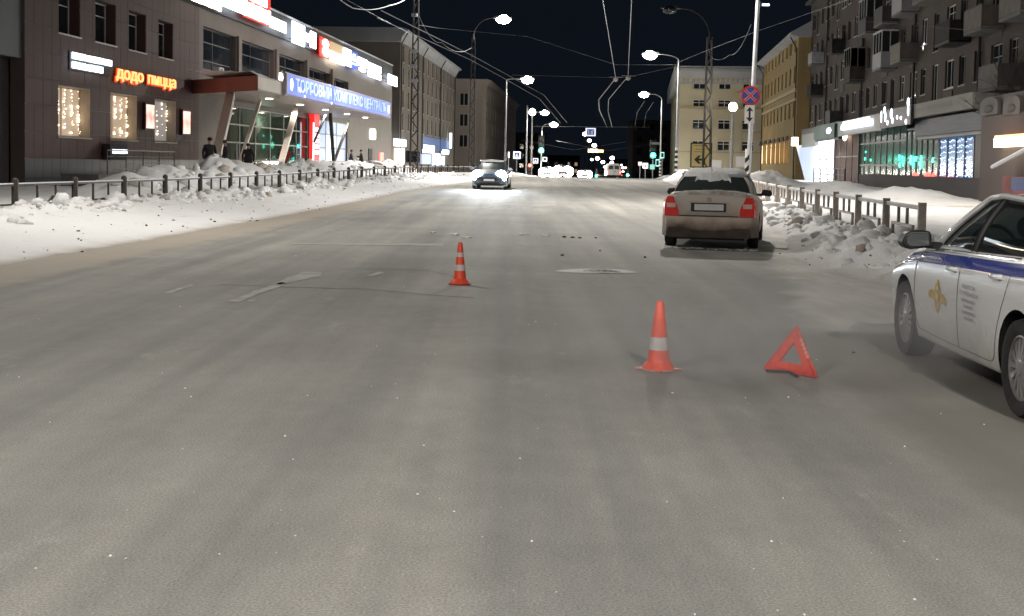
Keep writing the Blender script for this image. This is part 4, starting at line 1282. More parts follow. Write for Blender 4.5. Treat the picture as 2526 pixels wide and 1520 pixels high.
# storefront glazing
def front(xa, xb, nl, nz, m, z1, off=.9, name='shop_glazing', mf=None):
    la, lb2 = Q.l(xb, off), Q.l(xa, off)
    fr = MB()
    for i in range(nl + 1):
        x = la + (lb2 - la) * i / nl; Q.mbox(fr, x - .05, x + .05, off - .06, off + .06, .1, z1)
    for j in range(nz + 1):
        zq = .3 + (z1 - .3) * j / nz; Q.mbox(fr, la, lb2, off - .05, off + .05, zq - .05, zq + .05)
    oo = fr.build(name, mf or M_DFRAME, she)
    for i in range(nl):
        for j in range(nz):
            ubox('pane', m(i, j) if callable(m) else m, oo, la + (lb2 - la) * i / nl + .05, la + (lb2 - la) * (i + 1) / nl - .05, Q.y(off - .012), Q.y(off + .012), .3 + (z1 - .3) * j / nz + .05, .3 + (z1 - .3) * (j + 1) / nz - .05)
    return oo
zsf = zt[0] - .1
M_SHG = mat('green_tinted_shop_glass', (.035, .07, .058), .12, vary=.35, scale=.5, emit=(.20, .45, .38), estr=.025, spec=.8)
M_SHB = mat('blue_tinted_shop_glass', (.05, .08, .16), .15, vary=.3, scale=.7, emit=(.10, .22, .70), estr=.16, spec=.8)
M_SHBR = mat('brown_shop_interior', (.03, .012, .010), .7, vary=.5, scale=1.2, emit=(.5, .15, .08), estr=.04)
M_SHW = mat('bright_shop_interior', (.6, .6, .6), .5, vary=.1, emit=(.95, .97, 1.0), estr=2.6)
front(2120, 2236, 8, 3, M_SHG, zsf + .6); front(2236, 2316, 6, 2, M_SHG, zsf - .3); front(2318, 2404, 4, 1, M_SHB, zsf - .2)
front(2008, 2058, 3, 2, M_SHW, zsf + .1, 1.1); front(2060, 2118, 4, 2, M_SHBR, zsf + .4, 1.0)
lw_ = MB(); lw_.prism([(Q.l(1963, 1.5), 3.6), (Q.l(2006, 1.5), 3.9), (Q.l(2006, 1.5), .0), (Q.l(1990, 1.5), .0)], 'y', Q.y(1.3), Q.y(1.5))
lw_.build('slanted_white_panel', mat('lit_white_panel', (.5, .55, .65), .5, vary=.15, scale=.5, emit=(.55, .68, 1.0), estr=.42), she)
wa = MB(); wa.ball((ql(2052), Q.y(1.3), 4.3), .8, .2, .7, 10, 6); wa.build('entrance_lamp', glow('entrance_warm_light', (1, .78, .55), 4.0), she)
wl = bpy.data.lights.new('shop_entrance_light', 'AREA'); wl.energy = 260; wl.size = 3; wl.color = (.92, .95, 1); wo = bpy.data.objects.new('shop_entrance_light', wl); COL.objects.link(wo); wo.parent = she; wo.location = (ql(2035), Q.y(1.6), 3.6); wo.rotation_euler = (R(55), 0, 0)
# curtain of blue string lights
bl = MB()
for c in range(4):
    for k in range(11):
        la = Q.l(2325 + c * 21, 1.0); z = .75 + k * (zsf - 1.3) / 10
        for q in range(7):
            if random.random() < .12: continue
            bl.ball((la - .55 + q * .17 + random.gauss(0, .03), Q.y(1.0), z + random.gauss(0, .03) - q * .012), .034, .03, .026, 6, 4)
bl.build('blue_string_lights', M_BULBB, she, fixn=False, kind='stuff')
gl = MB()  # green reflections in the shop glass, put in as glowing balls
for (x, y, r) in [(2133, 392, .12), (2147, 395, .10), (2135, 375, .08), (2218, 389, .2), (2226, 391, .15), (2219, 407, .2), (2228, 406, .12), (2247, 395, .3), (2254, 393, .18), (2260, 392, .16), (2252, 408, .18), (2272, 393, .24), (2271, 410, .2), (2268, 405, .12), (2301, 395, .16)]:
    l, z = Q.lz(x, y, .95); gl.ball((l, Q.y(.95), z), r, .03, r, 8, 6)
gl.build('green_shop_reflections', M_GREENREF, she)
rl_ = MB()
for (x, y, a) in [(2255, 431, .5), (2262, 434, .35), (2285, 432, .5), (2292, 436, .45), (2302, 433, .3)]:
    l, z = Q.lz(x, y, 1.4); rl_.ball((l, Q.y(1.4), z), a, .05, .16, 8, 5)
rl_.build('red_window_lights', M_SIGNR, she)
Q.box('plinth_wall', M_DKWALL, Q.l(2461, 2.7), Q.l(2120, 2.7), 2.4, 2.7, -.5, Q.lz(2440, 441, 2.7)[1])
# beige slanted pier at the end, handrails
b = MB(); la = Q.l(2404, 1.6)
b.prism([(la, .2), (la - 3.0, .2), (la - .9, zsf + .3), (la, zsf + .3)], 'y', Q.y(.05), Q.y(1.6)); b.build('slanted_end_pier', M_STONE, she)
hr = MB(); la, lb2 = Q.l(2085, 3.4), Q.l(2008, 3.4)
for t in (0, .25, .5, .75, 1): x = la + (lb2 - la) * t; hr.tube([(x, Q.y(3.4), .0), (x, Q.y(3.4), 1.5)], .04, 5)
for zq in (1.5, 1.1, .75): hr.tube([(la, Q.y(3.4), zq), (lb2, Q.y(3.4), zq)], .035, 5)
hr.build('entrance_handrail', M_DKSTEEL, she)
Q.box('entrance_steps', M_CONC, Q.l(2090, 3.4), Q.l(2005, 3.4), 1.5, 3.3, -.4, .35)
# shop signs as things of their own
def shop_sign(name, label, xa, xb, at, pt, pb, parts, off=SO + .04):
    l = Q.l(xb, off); z = Q.lz(at, pb, off)[1]; z1 = Q.lz(at, pt, off)[1]; w = Q.l(xa, off) - l
    e = empty(name, Q.world(l, off, z), Q.ang, label, 'sign'); h = z1 - z
    for (k, a, b_, c, d, m) in parts:
        if k == 'box': MB().box(w * a, w * b_, 0, .12, h * c, h * d).build('light_box', m, e)
        elif k == 'ball': MB().ball((w * (a + b_) / 2, .06, h * (c + d) / 2), w * (b_ - a) / 2, .08, h * (d - c) / 2, 10, 6).build('light_figure', m, e)
        elif k == 'row': glyph_rows(e, [(w * a, w * b_, h * c, h * d)], m, .1, .5, .1)
    return e
M_MINT = glow('mint_light', (.55, 1.0, .88), 2.6)
shop_sign('shop_sign', 'mint green lit shop lettering on the dark green fascia', 2010, 2058, 2012, 318, 343, [('row', .55, 1, 0, .9, M_MINT), ('ball', .02, .45, .1, 1, M_SIGNW), ('box', -.03, 1.03, -.1, 1.1, M_FASG)])
shop_sign('shop_sign', 'long white lit shop sign strip on the grey fascia', 2076, 2150, 2076, 309, 322, [('box', 0, 1, 0, 1, M_SIGNW), ('row', .1, .95, .9, 1.5, M_SIGNW)])
e = shop_sign('shop_sign', 'dark purple shop board with white lit figures', 2173, 2248, 2175, 276, 318, [('box', 0, 1, 0, 1, mat('dark_purple_board', (.05, .04, .07), .5, vary=.3, scale=1.5))], SO + .06)
w = Q.l(2173, SO + .06) - Q.l(2248, SO + .06)
fg = MB()
for (a, c, rx, rz) in [(.07, .85, .28, .35), (.06, .5, .12, .35), (.60, .55, .30, .42), (.55, .25, .16, .25), (.84, .75, .25, .3), (.80, .45, .14, .4), (.40, .35, .12, .16), (.28, .3, .12, .14), (.12, .12, .12, .2), (.72, .2, .1, .2), (.95, .5, .12, .5)]:
    fg.ball((w * a, .14, 1.40 * c), rx * .72, .06, rz * .72, 8, 6)
fg.build('light_figures', M_SIGNW, e, kind='stuff')
# far right: dark wall with arched niches and an orange sign
ne = empty('dark_corner_shop', (o.x, o.y, 0), math.pi / 2 - TH6, 'dark brown shop wall with arched niches at the right edge', 'building')
N_ = Facade(o, math.pi / 2 - TH6, 1, ne)
no = 3.0
a0, a1 = N_.l(2700, no), N_.l(2425, no)
ztop = N_.lz(2440, 240, no)[1]
N_.box('wall', M_DKWALL, a0, a1, .05, no, -.5, ztop)
m_br = mat('brown_shop_plaster', (.06, .044, .040), .8, vary=.2, scale=.7)
N_.box('lower_wall', m_br, a0, a1 + .0, no, no + .12, -.5, N_.lz(2440, 288, no)[1])
for (x0, x1, yt_, yb_) in [(2422, 2466, 245, 288), (2480, 2522, 241, 287)]:
    la, lb2 = N_.l(x1, no), N_.l(x0, no); z0 = N_.lz(x0, yb_, no)[1]; z1 = N_.lz(x0, yt_, no)[1]
    P = [(la, z0), (lb2, z0), (lb2, z0 + (z1 - z0) * .6)] + [((la + lb2) / 2 + (lb2 - la) / 2 * math.cos(t), z0 + (z1 - z0) * (.6 + .4 * math.sin(t))) for t in np.linspace(0, math.pi, 9)] + [(la, z0 + (z1 - z0) * .6)]
    MB().prism(P, 'y', N_.y(no + .02), N_.y(no + .16)).build('arched_niche', mat('niche_plaster', (.065, .058, .056), .8, vary=.3, scale=1.2), ne)
    MB().ball(((la + lb2) / 2, N_.y(no + .17), z0 + (z1 - z0) * .35), (lb2 - la) * .28, .06, (z1 - z0) * .22, 10, 6).build('niche_vent', M_DKWALL, ne)
N_.box('red_base', mat('dark_red_panel', (.13, .02, .02), .6, vary=.2), a0, N_.l(2475, no + .6), no + .13, no + .6, -.5, N_.lz(2500, 436, no + .6)[1])
MB().tube([(N_.l(2448, no + 1.5), N_.y(no + 1.5), N_.lz(2448, 412, no + 1.5)[1]), (N_.l(2600, no + 1.5), N_.y(no + 1.5), N_.lz(2600, 330, no + 1.5)[1])], .07, 6).build('stair_canopy_edge', M_CORN, ne)
l = N_.l(2620, no + .2); z = N_.lz(2463, 364, no + .2)[1]
e = empty('orange_sign', N_.world(l, no + .2, z), N_.ang, 'orange rimmed glowing light box at the right edge of the photo', 'sign')
w = N_.l(2463, no + .2) - l; h = N_.lz(2463, 342, no + .2)[1] - z
MB().box(0, w, 0, .2, 0, h).build('light_box', glow('amber_white_light', (1, .80, .52), 4.0), e); MB().box(-.1, w, -.02, .18, h, h + .1).build('orange_rim', glow('orange_rim_light', (1, .3, .02), 1.6), e)
# ================================================================== FENCES
def fence_post_positions(off, n, P, first):
    return [first + k * P for k in range(n)]
# left: Z of the first post from its pixel
ZP0 = 13.3 * F / (1550 - 36)
lf = empty('street_railing', (fence_x(ZP0, LF_OFF), ZP0, 0), 0, 'low dark brown metal street railing along the left snow bank', 'fence')
def build_fence(e, off, y0, n, P, top, mpost, mrail, post_w, kind, cap=True):
    ox, oy = fence_x(y0, off), y0
    ca = math.cos(-STH)
    pm = None
    pts = []
    for k in range(n):
        y = y0 + k * P * math.cos(STH); x = fence_x(y, off)
        pts.append((x - ox, y - oy, g(y)))
    prof_h = top + .55
    if cap: pmesh = MB().lathe([(post_w / 2, -.55), (post_w / 2, top), (post_w * .45, top + .03), (post_w * .2, top + .06), (0, top + .065)], 10).mesh('fence_post', mpost, smooth=40)
    else: pmesh = MB().box(-post_w / 2, post_w / 2, -post_w * .3, post_w * .3, -.55, top).mesh('fence_post', mpost)
    for (x, y, z) in pts: link('post', pmesh, e, (x, y, z), (0, 0, -STH))
    for i in range(n - 1):
        a, b = Vector(pts[i]), Vector(pts[i + 1])
        d = b - a
        up = Vector((0, 0, 1)); side = Vector((-d.y, d.x, 0)).normalized()
        r = MB(); 
        rt = top - .10
        r.bar(a + up * rt, b + up * rt, .05, .045); rail = r.build('rail', mrail, e)
        sc = MB(); sc.bar(a + up * (rt + .035) + d * .04, b + up * (rt + .035) - d * .04, .045, .025)
        s_ = sc.build('rail_snow', M_SNOW, rail)
        if kind == 'left':
            r = MB(); r.bar(a + up * (rt - .42), b + up * (rt - .42), .05, .04); r.build('rail', mrail, e)
            for t in (.35, .66):
                q = MB(); c = a + d * t; q.bar(c + up * (rt - .02), c + up * (rt - .41), .05, .03); q.build('baluster', mrail, e)
        else:
            # a portal frame hung on two short bars
            w0, w1 = .22, .78
            zt_, zb_ = rt - .32, -.35
            q = MB()
            q.bar(a + d * w0 + up * zt_, a + d * w1 + up * zt_, .045, .05); q.bar(a + d * w0 + up * (zt_ + .02), a + d * w0 + up * zb_, .05, .04); q.bar(a + d * w1 + up * (zt_ + .02), a + d * w1 + up * zb_, .05, .04)
            q.build('portal_frame', mrail, e)
            for t in (.38, .62):
                q = MB(); c = a + d * t; q.bar(c + up * (rt - .02), c + up * (zt_ + .02), .05, .035); q.build('baluster', mrail, e)
build_fence(lf, LF_OFF, ZP0 - 3.0, 31, 3.0, 0.93, M_FENCEB, M_FENCEB, .15, 'left')
lf.location = (fence_x(ZP0 - 3.0, LF_OFF), ZP0 - 3.0, 0)
ZR0 = 4.76 * F / (2274 - 1550)
rf = empty('street_railing', (fence_x(ZR0, RF_OFF), ZR0, 0), 0, 'low beige metal street railing with portal frames behind the parked cars', 'fence')
build_fence(rf, RF_OFF, ZR0, 26, 2.9, 0.98, M_FENCER, M_FENCER, .125, 'right', cap=False)

# ================================================================== LAMP POSTS
def add_lamp_light(parent, loc, power, size=166, col=(1.0, .952, .875)):
    L_ = bpy.data.lights.new('street_lamp_light', 'SPOT')
    L_.energy = power; L_.color = col; L_.spot_size = R(size); L_.spot_blend = .55; L_.shadow_soft_size = .22
    o = bpy.data.objects.new('street_lamp_light', L_); COL.objects.link(o); o.parent = parent; o.location = loc
    return o
def lamp_head(parent, p, d, m, lit=True, s=1.0):
    """flat luminaire at p, pointing along horizontal direction d"""
    ang = math.atan2(d[1], d[0])
    s *= 1.2
    h = MB(); h.prism([(-.10, .0), (.0, .10), (.35, .13), (.75, .08), (.78, .0)], 'y', -.15, .15)
    o = h.build('lamp_head', m, parent, smooth=30); o.location = p; o.rotation_euler = (0, 0, ang); o.scale = (s, s, s)
    l = MB(); l.ball((.38, 0, -.04), .33, .24, .20, 18, 12)
    lm = l.build('lens', M_LAMP if lit else M_GLD, o, smooth=True)
    return o
def lattice(mb, h, w0, w1, z0=0.0, leg=.035, step=.55):
    for sx in (-1, 1):
        for sy in (-1, 1):
            mb.bar((sx * w0, sy * w0, z0), (sx * w1, sy * w1, h), leg * 2)
    n = int((h - z0) / step)
    for k in range(n):
        a, b = z0 + (h - z0) * k / n, z0 + (h - z0) * (k + 1) / n
        wa, wb = w0 + (w1 - w0) * k / n, w0 + (w1 - w0) * (k + 1) / n
        s = 1 if k % 2 else -1
        mb.bar((-s * wa, -wa, a), (s * wb, -wb, b), .04); mb.bar((-s * wa, wa, a), (s * wb, wb, b), .04)
        mb.bar((-wa, -s * wa, a), (-wb, s * wb, b), .04); mb.bar((wa, -s * wa, a), (wb, s * wb, b), .04)
def arc_arm(p0, dx, rise, n=10):
    """arm path from a mast top: up, then bending over towards dx"""
    P = [Vector(p0)]
    for k in range(1, n + 1):
        t = k / n * math.pi / 2
        P.append(Vector((p0[0] + dx * (1 - math.cos(t)) , p0[1], p0[2] + rise * math.sin(t))))
    return P
def lamp_post(name, label, px_base, Y, lamp_px, kind='pole', lit=True, power=3000, mast_top_py=None, striped=False, head=1.0, m=None, z_base=None, xbase=None, lamp_h=None, arm=None):
    zb = g(Y) - .2 if z_base is None else z_base
    x = at_y(px_base, 400, Y).x if xbase is None else xbase
    if lamp_px is not None:
        lp = at_y(lamp_px[0], lamp_px[1], Y); dx, zl = lp.x - x, lp.z - zb
    else:
        dx, zl = arm, lamp_h - zb
    e = empty(name, (x, Y, zb), 0, label, 'street lamp', 'street lamps along the road')
    m = m or M_GALV
    s = 1 if dx > 0 else -1
    rise = min(abs(dx) * .8, 2.2)
    mt = zl - rise if mast_top_py is None else at_y(px_base, mast_top_py, Y).z - zb
    rise = zl - mt
    if kind == 'lattice':
        b = MB(); lattice(b, mt, .24, .13); b.build('mast', m, e)
        MB().tube([(0, 0, mt - .3), (0, 0, mt + .3)], .06, 8).build('mast_top', m, e)
    else:
        MB().tube([(0, 0, 0), (0, 0, mt)], [.12, .065], 10).build('mast', m, e, smooth=40)
    P = arc_arm((0, 0, mt), dx - s * .35, rise)
    MB().tube(P + [P[-1] + Vector((s * .4, 0, .02))], .04, 7).build('arm', m, e, smooth=40)
    hd = lamp_head(e, (dx - s * .1 * head, 0, zl - .02), (s, 0), m, lit, head)
    if lit: add_lamp_light(e, (dx + s * .36 * head, 0, zl - .30 * head - .08), power)
    if striped:
        st = MB()
        for k in range(6): 
            z = .35 + k * .42
            st.lathe([(.128, z), (.128, z + .22)], 12)
        st.build('black_stripes', M_BLACK, e)
        MB().lathe([(.124, .3), (.121, 2.9)], 12).build('white_wrap', mat('white_wrap', (.6, .6, .58), .6, vary=.15), e)
    return e
LP = 3600
lamp_post('street_lamp', 'nearest lit street lamp on a lattice mast, topmost light left of the wires', 1163, 108, (1226, 45), 'lattice', power=LP, mast_top_py=93, head=1.5, m=M_DKSTEEL)
lamp_post('street_lamp', 'second lit street lamp on the left, on a tall plain grey pole', 1246, 137, (1288, 195), 'pole', power=LP, mast_top_py=197, head=1.6)
lamp_post('street_lamp', 'lit street lamp of the left row, pole behind the crossing sign', 1298, 165, (1335, 277), 'pole', power=4500, mast_top_py=260, head=1.3)
lamp_post('street_lamp', 'lit street lamp at the left traffic light pole, the lowest of three close lights', 1335, 190, (1357, 306), 'pole', power=4500, head=1.5)
lamp_post('street_lamp', 'nearest lit street lamp right of the wires on a pole with striped base', 1668, 103, (1619, 134), 'pole', power=LP, mast_top_py=150, striped=True, head=1.4)
lamp_post('street_lamp', 'second lit street lamp right of the wires above the green light', 1629, 160, (1599, 232), 'pole', power=4500, mast_top_py=247, striped=True, head=1.5)
lamp_post('street_lamp', 'unlit street lamp with curved arm on a dark lattice mast before the beige block', 1743, 77, (1668, 21), 'lattice', lit=False, mast_top_py=92, m=M_DKSTEEL, head=1.1)
lamp_post('street_lamp', 'tall dark lattice mast at the right end of the shopping centre', 1021, 79, (1100, -95), 'lattice', power=8500, mast_top_py=-45, m=M_DKSTEEL)
# the same rows go on beside and behind the camera
lamp_post('street_lamp', 'lit street lamp on the left just outside the photo', 0, 25, None, 'pole', power=2100, xbase=fence_x(25, LF_OFF), lamp_h=10.5, arm=2.6)
lamp_post('street_lamp', 'lit street lamp on the right behind the camera outside the photo', 0, -7, None, 'pole', power=6200, xbase=fence_x(-9, RF_OFF) + 2.6, lamp_h=10.5, arm=-2.4)
lamp_post('street_lamp', 'lit street lamp behind the camera on the left outside the photo', 0, -6, None, 'pole', power=7400, xbase=fence_x(-6, LF_OFF), lamp_h=10.5, arm=2.6)
lamp_post('street_lamp', 'lit street lamp on the right plaza edge outside the photo', 0, 36, None, 'pole', power=500, xbase=fence_x(36, RF_OFF) + 10.4, lamp_h=10.0, arm=-2.0)
# bracing rings and boxes on the left lattice mast
e = empty('junction_box', at_y(1021, 130, 78.7), 0, 'small grey junction boxes strapped to the tall left lattice mast', 'junction box')
for z, w in ((0, .5), (-.9, .4), (-1.8, .55), (2.2, .35)): MB().box(-w / 2, w / 2, -.12, .12, z, z + .18).build('strap_box', M_GALV, e)
# globe lamp on the plaza, far twin of the left row
def globe_lamp(px, py, Y, base_py, label, r=.3, power=500):
    p = at_y(px, py, Y); zb = g(Y)
    e = empty('globe_lamp', (p.x, p.y, zb), 0, label, 'street lamp', 'globe lamps')
    MB().tube([(0, 0, 0), (0, 0, p.z - zb - r)], [.12, .07], 8).build('post', mat('pale_post', (.45, .45, .42), .5, vary=.1), e, smooth=True)
    MB().ball((0, 0, p.z - zb), r, nu=16, nv=10).build('globe', glow('globe_light', (1, .93, .78), 14), e, smooth=True)
    MB().lathe([(.12, 0), (.16, .05), (.1, .12)], 10, (0, 0, p.z - zb - r - .06)).build('collar', M_GALV, e)
    L_ = bpy.data.lights.new('globe_light', 'POINT'); L_.energy = power; L_.color = (1, .9, .72); L_.shadow_soft_size = r
    o = bpy.data.objects.new('globe_light', L_); COL.objects.link(o); o.parent = e; o.location = (0, 0, p.z - zb + r + .05)
globe_lamp(1808, 264, 76, 405, 'lit globe lamp on a pale post before the beige block', .26)
globe_lamp(1313, 277, 158, 395, 'lit globe lamp on a thick pale post left of the green light', .42, 700)

# ================================================================== NO STOPPING SIGN POLE
Ys = 45.5
p = at_y(1843, 433, Ys)
e = empty('sign_pole', (p.x, Ys, g(Ys)), 0, 'tall grey lamp pole with black and white striped foot behind the parked car', 'street lamp')
ztop = 9.5
MB().tube([(0, 0, -.3), (.28, 0, ztop)], [.088, .07], 12).build('pole', mat('pale_grey_pole', (.42, .43, .45), .5, .2, vary=.1), e, smooth=True)
st = MB(); n = 16
for k in range(5):          # slanted stripes
    z = .25 + k * .36; A, Bq = [], []
    for i in range(n + 1):
        a = 2 * math.pi * i / n; zz = z + .10 * math.cos(a)
        A.append((.095 * math.cos(a), .095 * math.sin(a), zz)); Bq.append((.095 * math.cos(a), .095 * math.sin(a), zz + .17))
    st.grid([A, Bq])
st.build('black_stripes', M_BLACK, e)
MB().lathe([(.092, .1), (.092, 2.1)], 14).build('white_wrap', mat('white_wrap', (.6, .6, .58), .6, vary=.15), e)
P = arc_arm((.28, 0, ztop), -2.2, 1.6)
MB().tube(P + [P[-1] + Vector((-.4, 0, .02))], .04, 7).build('lamp_arm', M_GALV, e, smooth=40)
lamp_head(e, (P[-1].x - .2, 0, P[-1].z), (-1, 0), M_GALV, True, 1.1)
add_lamp_light(e, (P[-1].x - .6, 0, P[-1].z - .45), 6500)
q = at_y(1889, 12, Ys); MB().box(q.x - p.x - .12, q.x - p.x + .12, -.06, .06, q.z - g(Ys) - .03, q.z - g(Ys) + .03).build('lamp_bar', M_SIGNW, e)
MB().tube([(.25, 0, q.z - g(Ys) + .1), (q.x - p.x, 0, q.z - g(Ys) + .04)], .02, 6).build('bracket', M_DKSTEEL, e)
c = at_y(1851, 236, Ys - .12)
s = empty('no_stopping_sign', c, -R(7), 'round blue no stopping sign with red rim and cross', 'traffic sign')
M_SRED = mat('sign_red', (.50, .035, .03), .4, vary=.05); M_SBLUE = mat('sign_blue', (.03, .07, .32), .4, vary=.05); M_SWHITE = mat('sign_white', (.72, .70, .68), .4, vary=.05)
rr = 24.0 * Ys / F
MB().lathe([(0, -.012), (rr, -.012), (rr, .012), (0, .012)], 40, axis='y').build('red_disc', M_SRED, s)
MB().lathe([(0, -.016), (rr * .80, -.016), (rr * .80, -.0125), (0, -.0125)], 40, axis='y').build('blue_disc', M_SBLUE, s)
cr = MB()
for a in (45, 135):
    dx, dz = math.cos(R(a)) * rr * .81, math.sin(R(a)) * rr * .81; cr.bar((-dx, -.019 - a * .00001, -dz), (dx, -.019 - a * .00001, dz), .004, rr * .17)
cr.build('red_cross', M_SRED, s)
wh = MB()
for a in (45, 135):
    for sg in (-1, 1):
        dx, dz = math.cos(R(a)), math.sin(R(a)); ox, oz = -dz * rr * .11 * sg, dx * rr * .11 * sg
        wh.bar((-dx * rr * .78 + ox, -.0175, -dz * rr * .78 + oz), (dx * rr * .78 + ox, -.0175, dz * rr * .78 + oz), .002, rr * .035)
wh.build('white_lines', M_SWHITE, s)
MB().box(-.05, .05, .012, .1, -.03, .03).build('bracket', M_GALV, s)
c0 = at_y(1848.5, 305, Ys - .12); c1 = at_y(1848.5, 259.5, Ys - .12); hw = 11.8 * Ys / F
s = empty('arrow_plate', c0, -R(7), 'white plate with a black double ended vertical arrow under the no stopping sign', 'traffic sign')
H_ = c1.z - c0.z
MB().box(-hw, hw, -.012, .012, 0, H_).build('plate', M_SWHITE, s)
MB().prism([(0, .06), (.13, .22), (.035, .20), (.035, H_ - .20), (.13, H_ - .22), (0, H_ - .06), (-.13, H_ - .22), (-.035, H_ - .20), (-.035, .20), (-.13, .22)], 'y', -.017, -.0125).build('arrow', M_BLACK, s)
MB().box(-.05, .05, .012, .1, H_ * .5, H_ * .5 + .05).build('bracket', M_GALV, s)

# ================================================================== TRAFFIC LIGHTS AND FAR SIGNS
M_TLG = glow('signal_green', (.02, .95, .62), 9.0); M_TLR = glow('signal_red', (1, .03, .02), 9.0); M_TLOFF = mat('signal_off', (.03, .03, .03), .4, vary=.1)
def traffic_light(px, py, Y, lit, label, pole=True, s=1.0, backlit=None):
    c = at_y(px, py, Y); zb = g(Y)
    e = empty('traffic_light', (c.x, Y, zb), 0, label, 'traffic light', 'traffic lights at the crossing')
    z = c.z - zb
    k = {'green': 0, 'yellow': 1, 'red': 2}[lit]
    z0 = z - .33 * k * s
    MB().box(-.17 * s, .17 * s, -.1, .14, z0 - .2 * s, z0 + .86 * s).build('housing', M_BLACK, e)
    for i, nm in enumerate(('green', 'yellow', 'red')):
        on = nm == lit
        MB().ball((0, -.11, z0 + .33 * i * s), .15 * s, .06, .15 * s, 12, 8).build('lens', (M_TLG if nm == 'green' else M_TLR) if on else M_TLOFF, e)
        MB().prism([(-.16 * s, z0 + .33 * i * s + .02), (-.11 * s, z0 + .33 * i * s + .16 * s), (.11 * s, z0 + .33 * i * s + .16 * s), (.16 * s, z0 + .33 * i * s + .02), (.14 * s, z0 + .33 * i * s + .02), (.10 * s, z0 + .33 * i * s + .145 * s), (-.10 * s, z0 + .33 * i * s + .145 * s), (-.14 * s, z0 + .33 * i * s + .02)], 'y', -.26, -.1).build('visor', M_BLACK, e)
    if pole: MB().tube([(0, .1, -.3), (0, .1, z0 + .9)], .06, 8).build('pole', M_GALV, e)
    L_ = bpy.data.lights.new('signal_glow', 'POINT'); L_.energy = 55; L_.color = (.03, 1, .65) if lit == 'green' else (1, .04, .02); L_.shadow_soft_size = .15
    o = bpy.data.objects.new('signal_glow', L_); COL.objects.link(o); o.parent = e; o.location = (0, -.35, z)
    return e
traffic_light(1335, 371, 150, 'green', 'green traffic light on the left side of the far crossing', s=2.0)
traffic_light(1307, 408, 146, 'red', 'red pedestrian light left of the green one', s=1.3)
traffic_light(1611, 383, 145, 'green', 'green traffic light on the right side of the far crossing', s=2.0)
traffic_light(1471, 434, 210, 'green', 'small far green traffic light left of the white van', s=1.4)
traffic_light(1548, 432, 210, 'green', 'small far green traffic light right of the white van', s=1.4)
def square_sign(px, py, Y, size, m, label, inner=None, tri=None, pole=True, sy=1.0, name='road_sign', rim=None):
    c = at_y(px, py, Y); zb = g(Y)
    e = empty(name, (c.x, Y, zb), 0, label, 'traffic sign')
    z = c.z - zb; h = size / 2; v = h * sy
    MB().box(-h, h, 0, .04, z - v, z + v).build('plate', m, e)
    if inner is not None: MB().box(-h * .72, h * .72, -.01, 0, z - v * .72, z + v * .72).build('panel', inner, e)
    if tri is not None: MB().prism([(-h * .55, z - v * .5), (h * .55, z - v * .5), (0, z + v * .55)], 'y', -.02, -.01).build('triangle', tri, e)
    if pole: MB().tube([(0, .06, -.3), (0, .06, z - v + .1)], .05, 6).build('pole', M_GALV, e)
    return e
M_LITW = glow('lit_sign_white', (.9, .95, 1.0), 1.3); M_LITG = glow('lit_sign_teal', (.35, .95, .85), .9)
square_sign(1275, 383, 140, .78, M_LITW, 'bright pedestrian crossing sign before the dark gap left of the red light', M_SBLUE, M_SWHITE)
square_sign(1321, 397, 149, .62, glow('grey_lit_sign', (.7, .8, .78), .5), 'dim crossing sign between red and green lights', M_SBLUE, M_SWHITE, False)
square_sign(1344, 393, 149.8, .5, M_LITG, 'small teal lit arrow plate beside the left green light', M_BLACK, None, False)
square_sign(1255, 382, 141, .16, M_LITW, 'narrow white marker beside the bright crossing sign', None, None, True, 4.0)
square_sign(1634, 383, 144.5, .4, M_LITG, 'teal lit plate right of the right green light', M_BLACK, None, True, 1.7)
square_sign(1622, 402, 144.5, .42, M_LITG, 'tall teal lit plate under the right green light', M_BLACK, None, False, 1.9)
square_sign(1609, 412, 144.5, .55, glow('teal_plate', (.2, .75, .65), .5), 'square teal plate low under the right green light', None, None, False)
square_sign(1617, 354, 144.5, .9, mat('grey_sign_back', (.35, .36, .36), .6, vary=.1), 'grey plate high on the pole above the right green light', None, None, False, .3)
square_sign(1592, 409, 170, .7, M_LITW, 'far white warning sign right of the white van', None, M_SRED)
square_sign(1579, 404, 170, .5, glow('dim_pink_sign', (.8, .6, .6), .35), 'far dim round topped sign right of the white van', None, None)
e = square_sign(1457, 326, 195, 1.55, mat('pale_sign_rim', (.6, .62, .7), .5, vary=.05, emit=(.7, .75, .95), estr=.5), 'blue lane direction sign with white arrows hanging over the road', mat('lane_sign_blue', (.02, .05, .25), .5, vary=.05, emit=(.05, .1, .5), estr=.22), None, False, .8, 'lane_sign')
c = at_y(1457, 326, 195); z = c.z - g(195)
ar = MB()
for (dx, k) in ((-.28, -1), (.1, 0), (.32, 1)):
    ar.box(dx - .05, dx + .05, -.03, -.01, z - .4, z + .2)
    if k: ar.box(min(dx, dx + k * .2), max(dx, dx + k * .2), -.03, -.011, z + .2, z + .32)
ar.build('white_arrows', M_SWHITE, e)
MB().bar((-9, .1, z + .7), (9, .1, z + .9), .03).build('hanging_wire', M_WIRE, e)
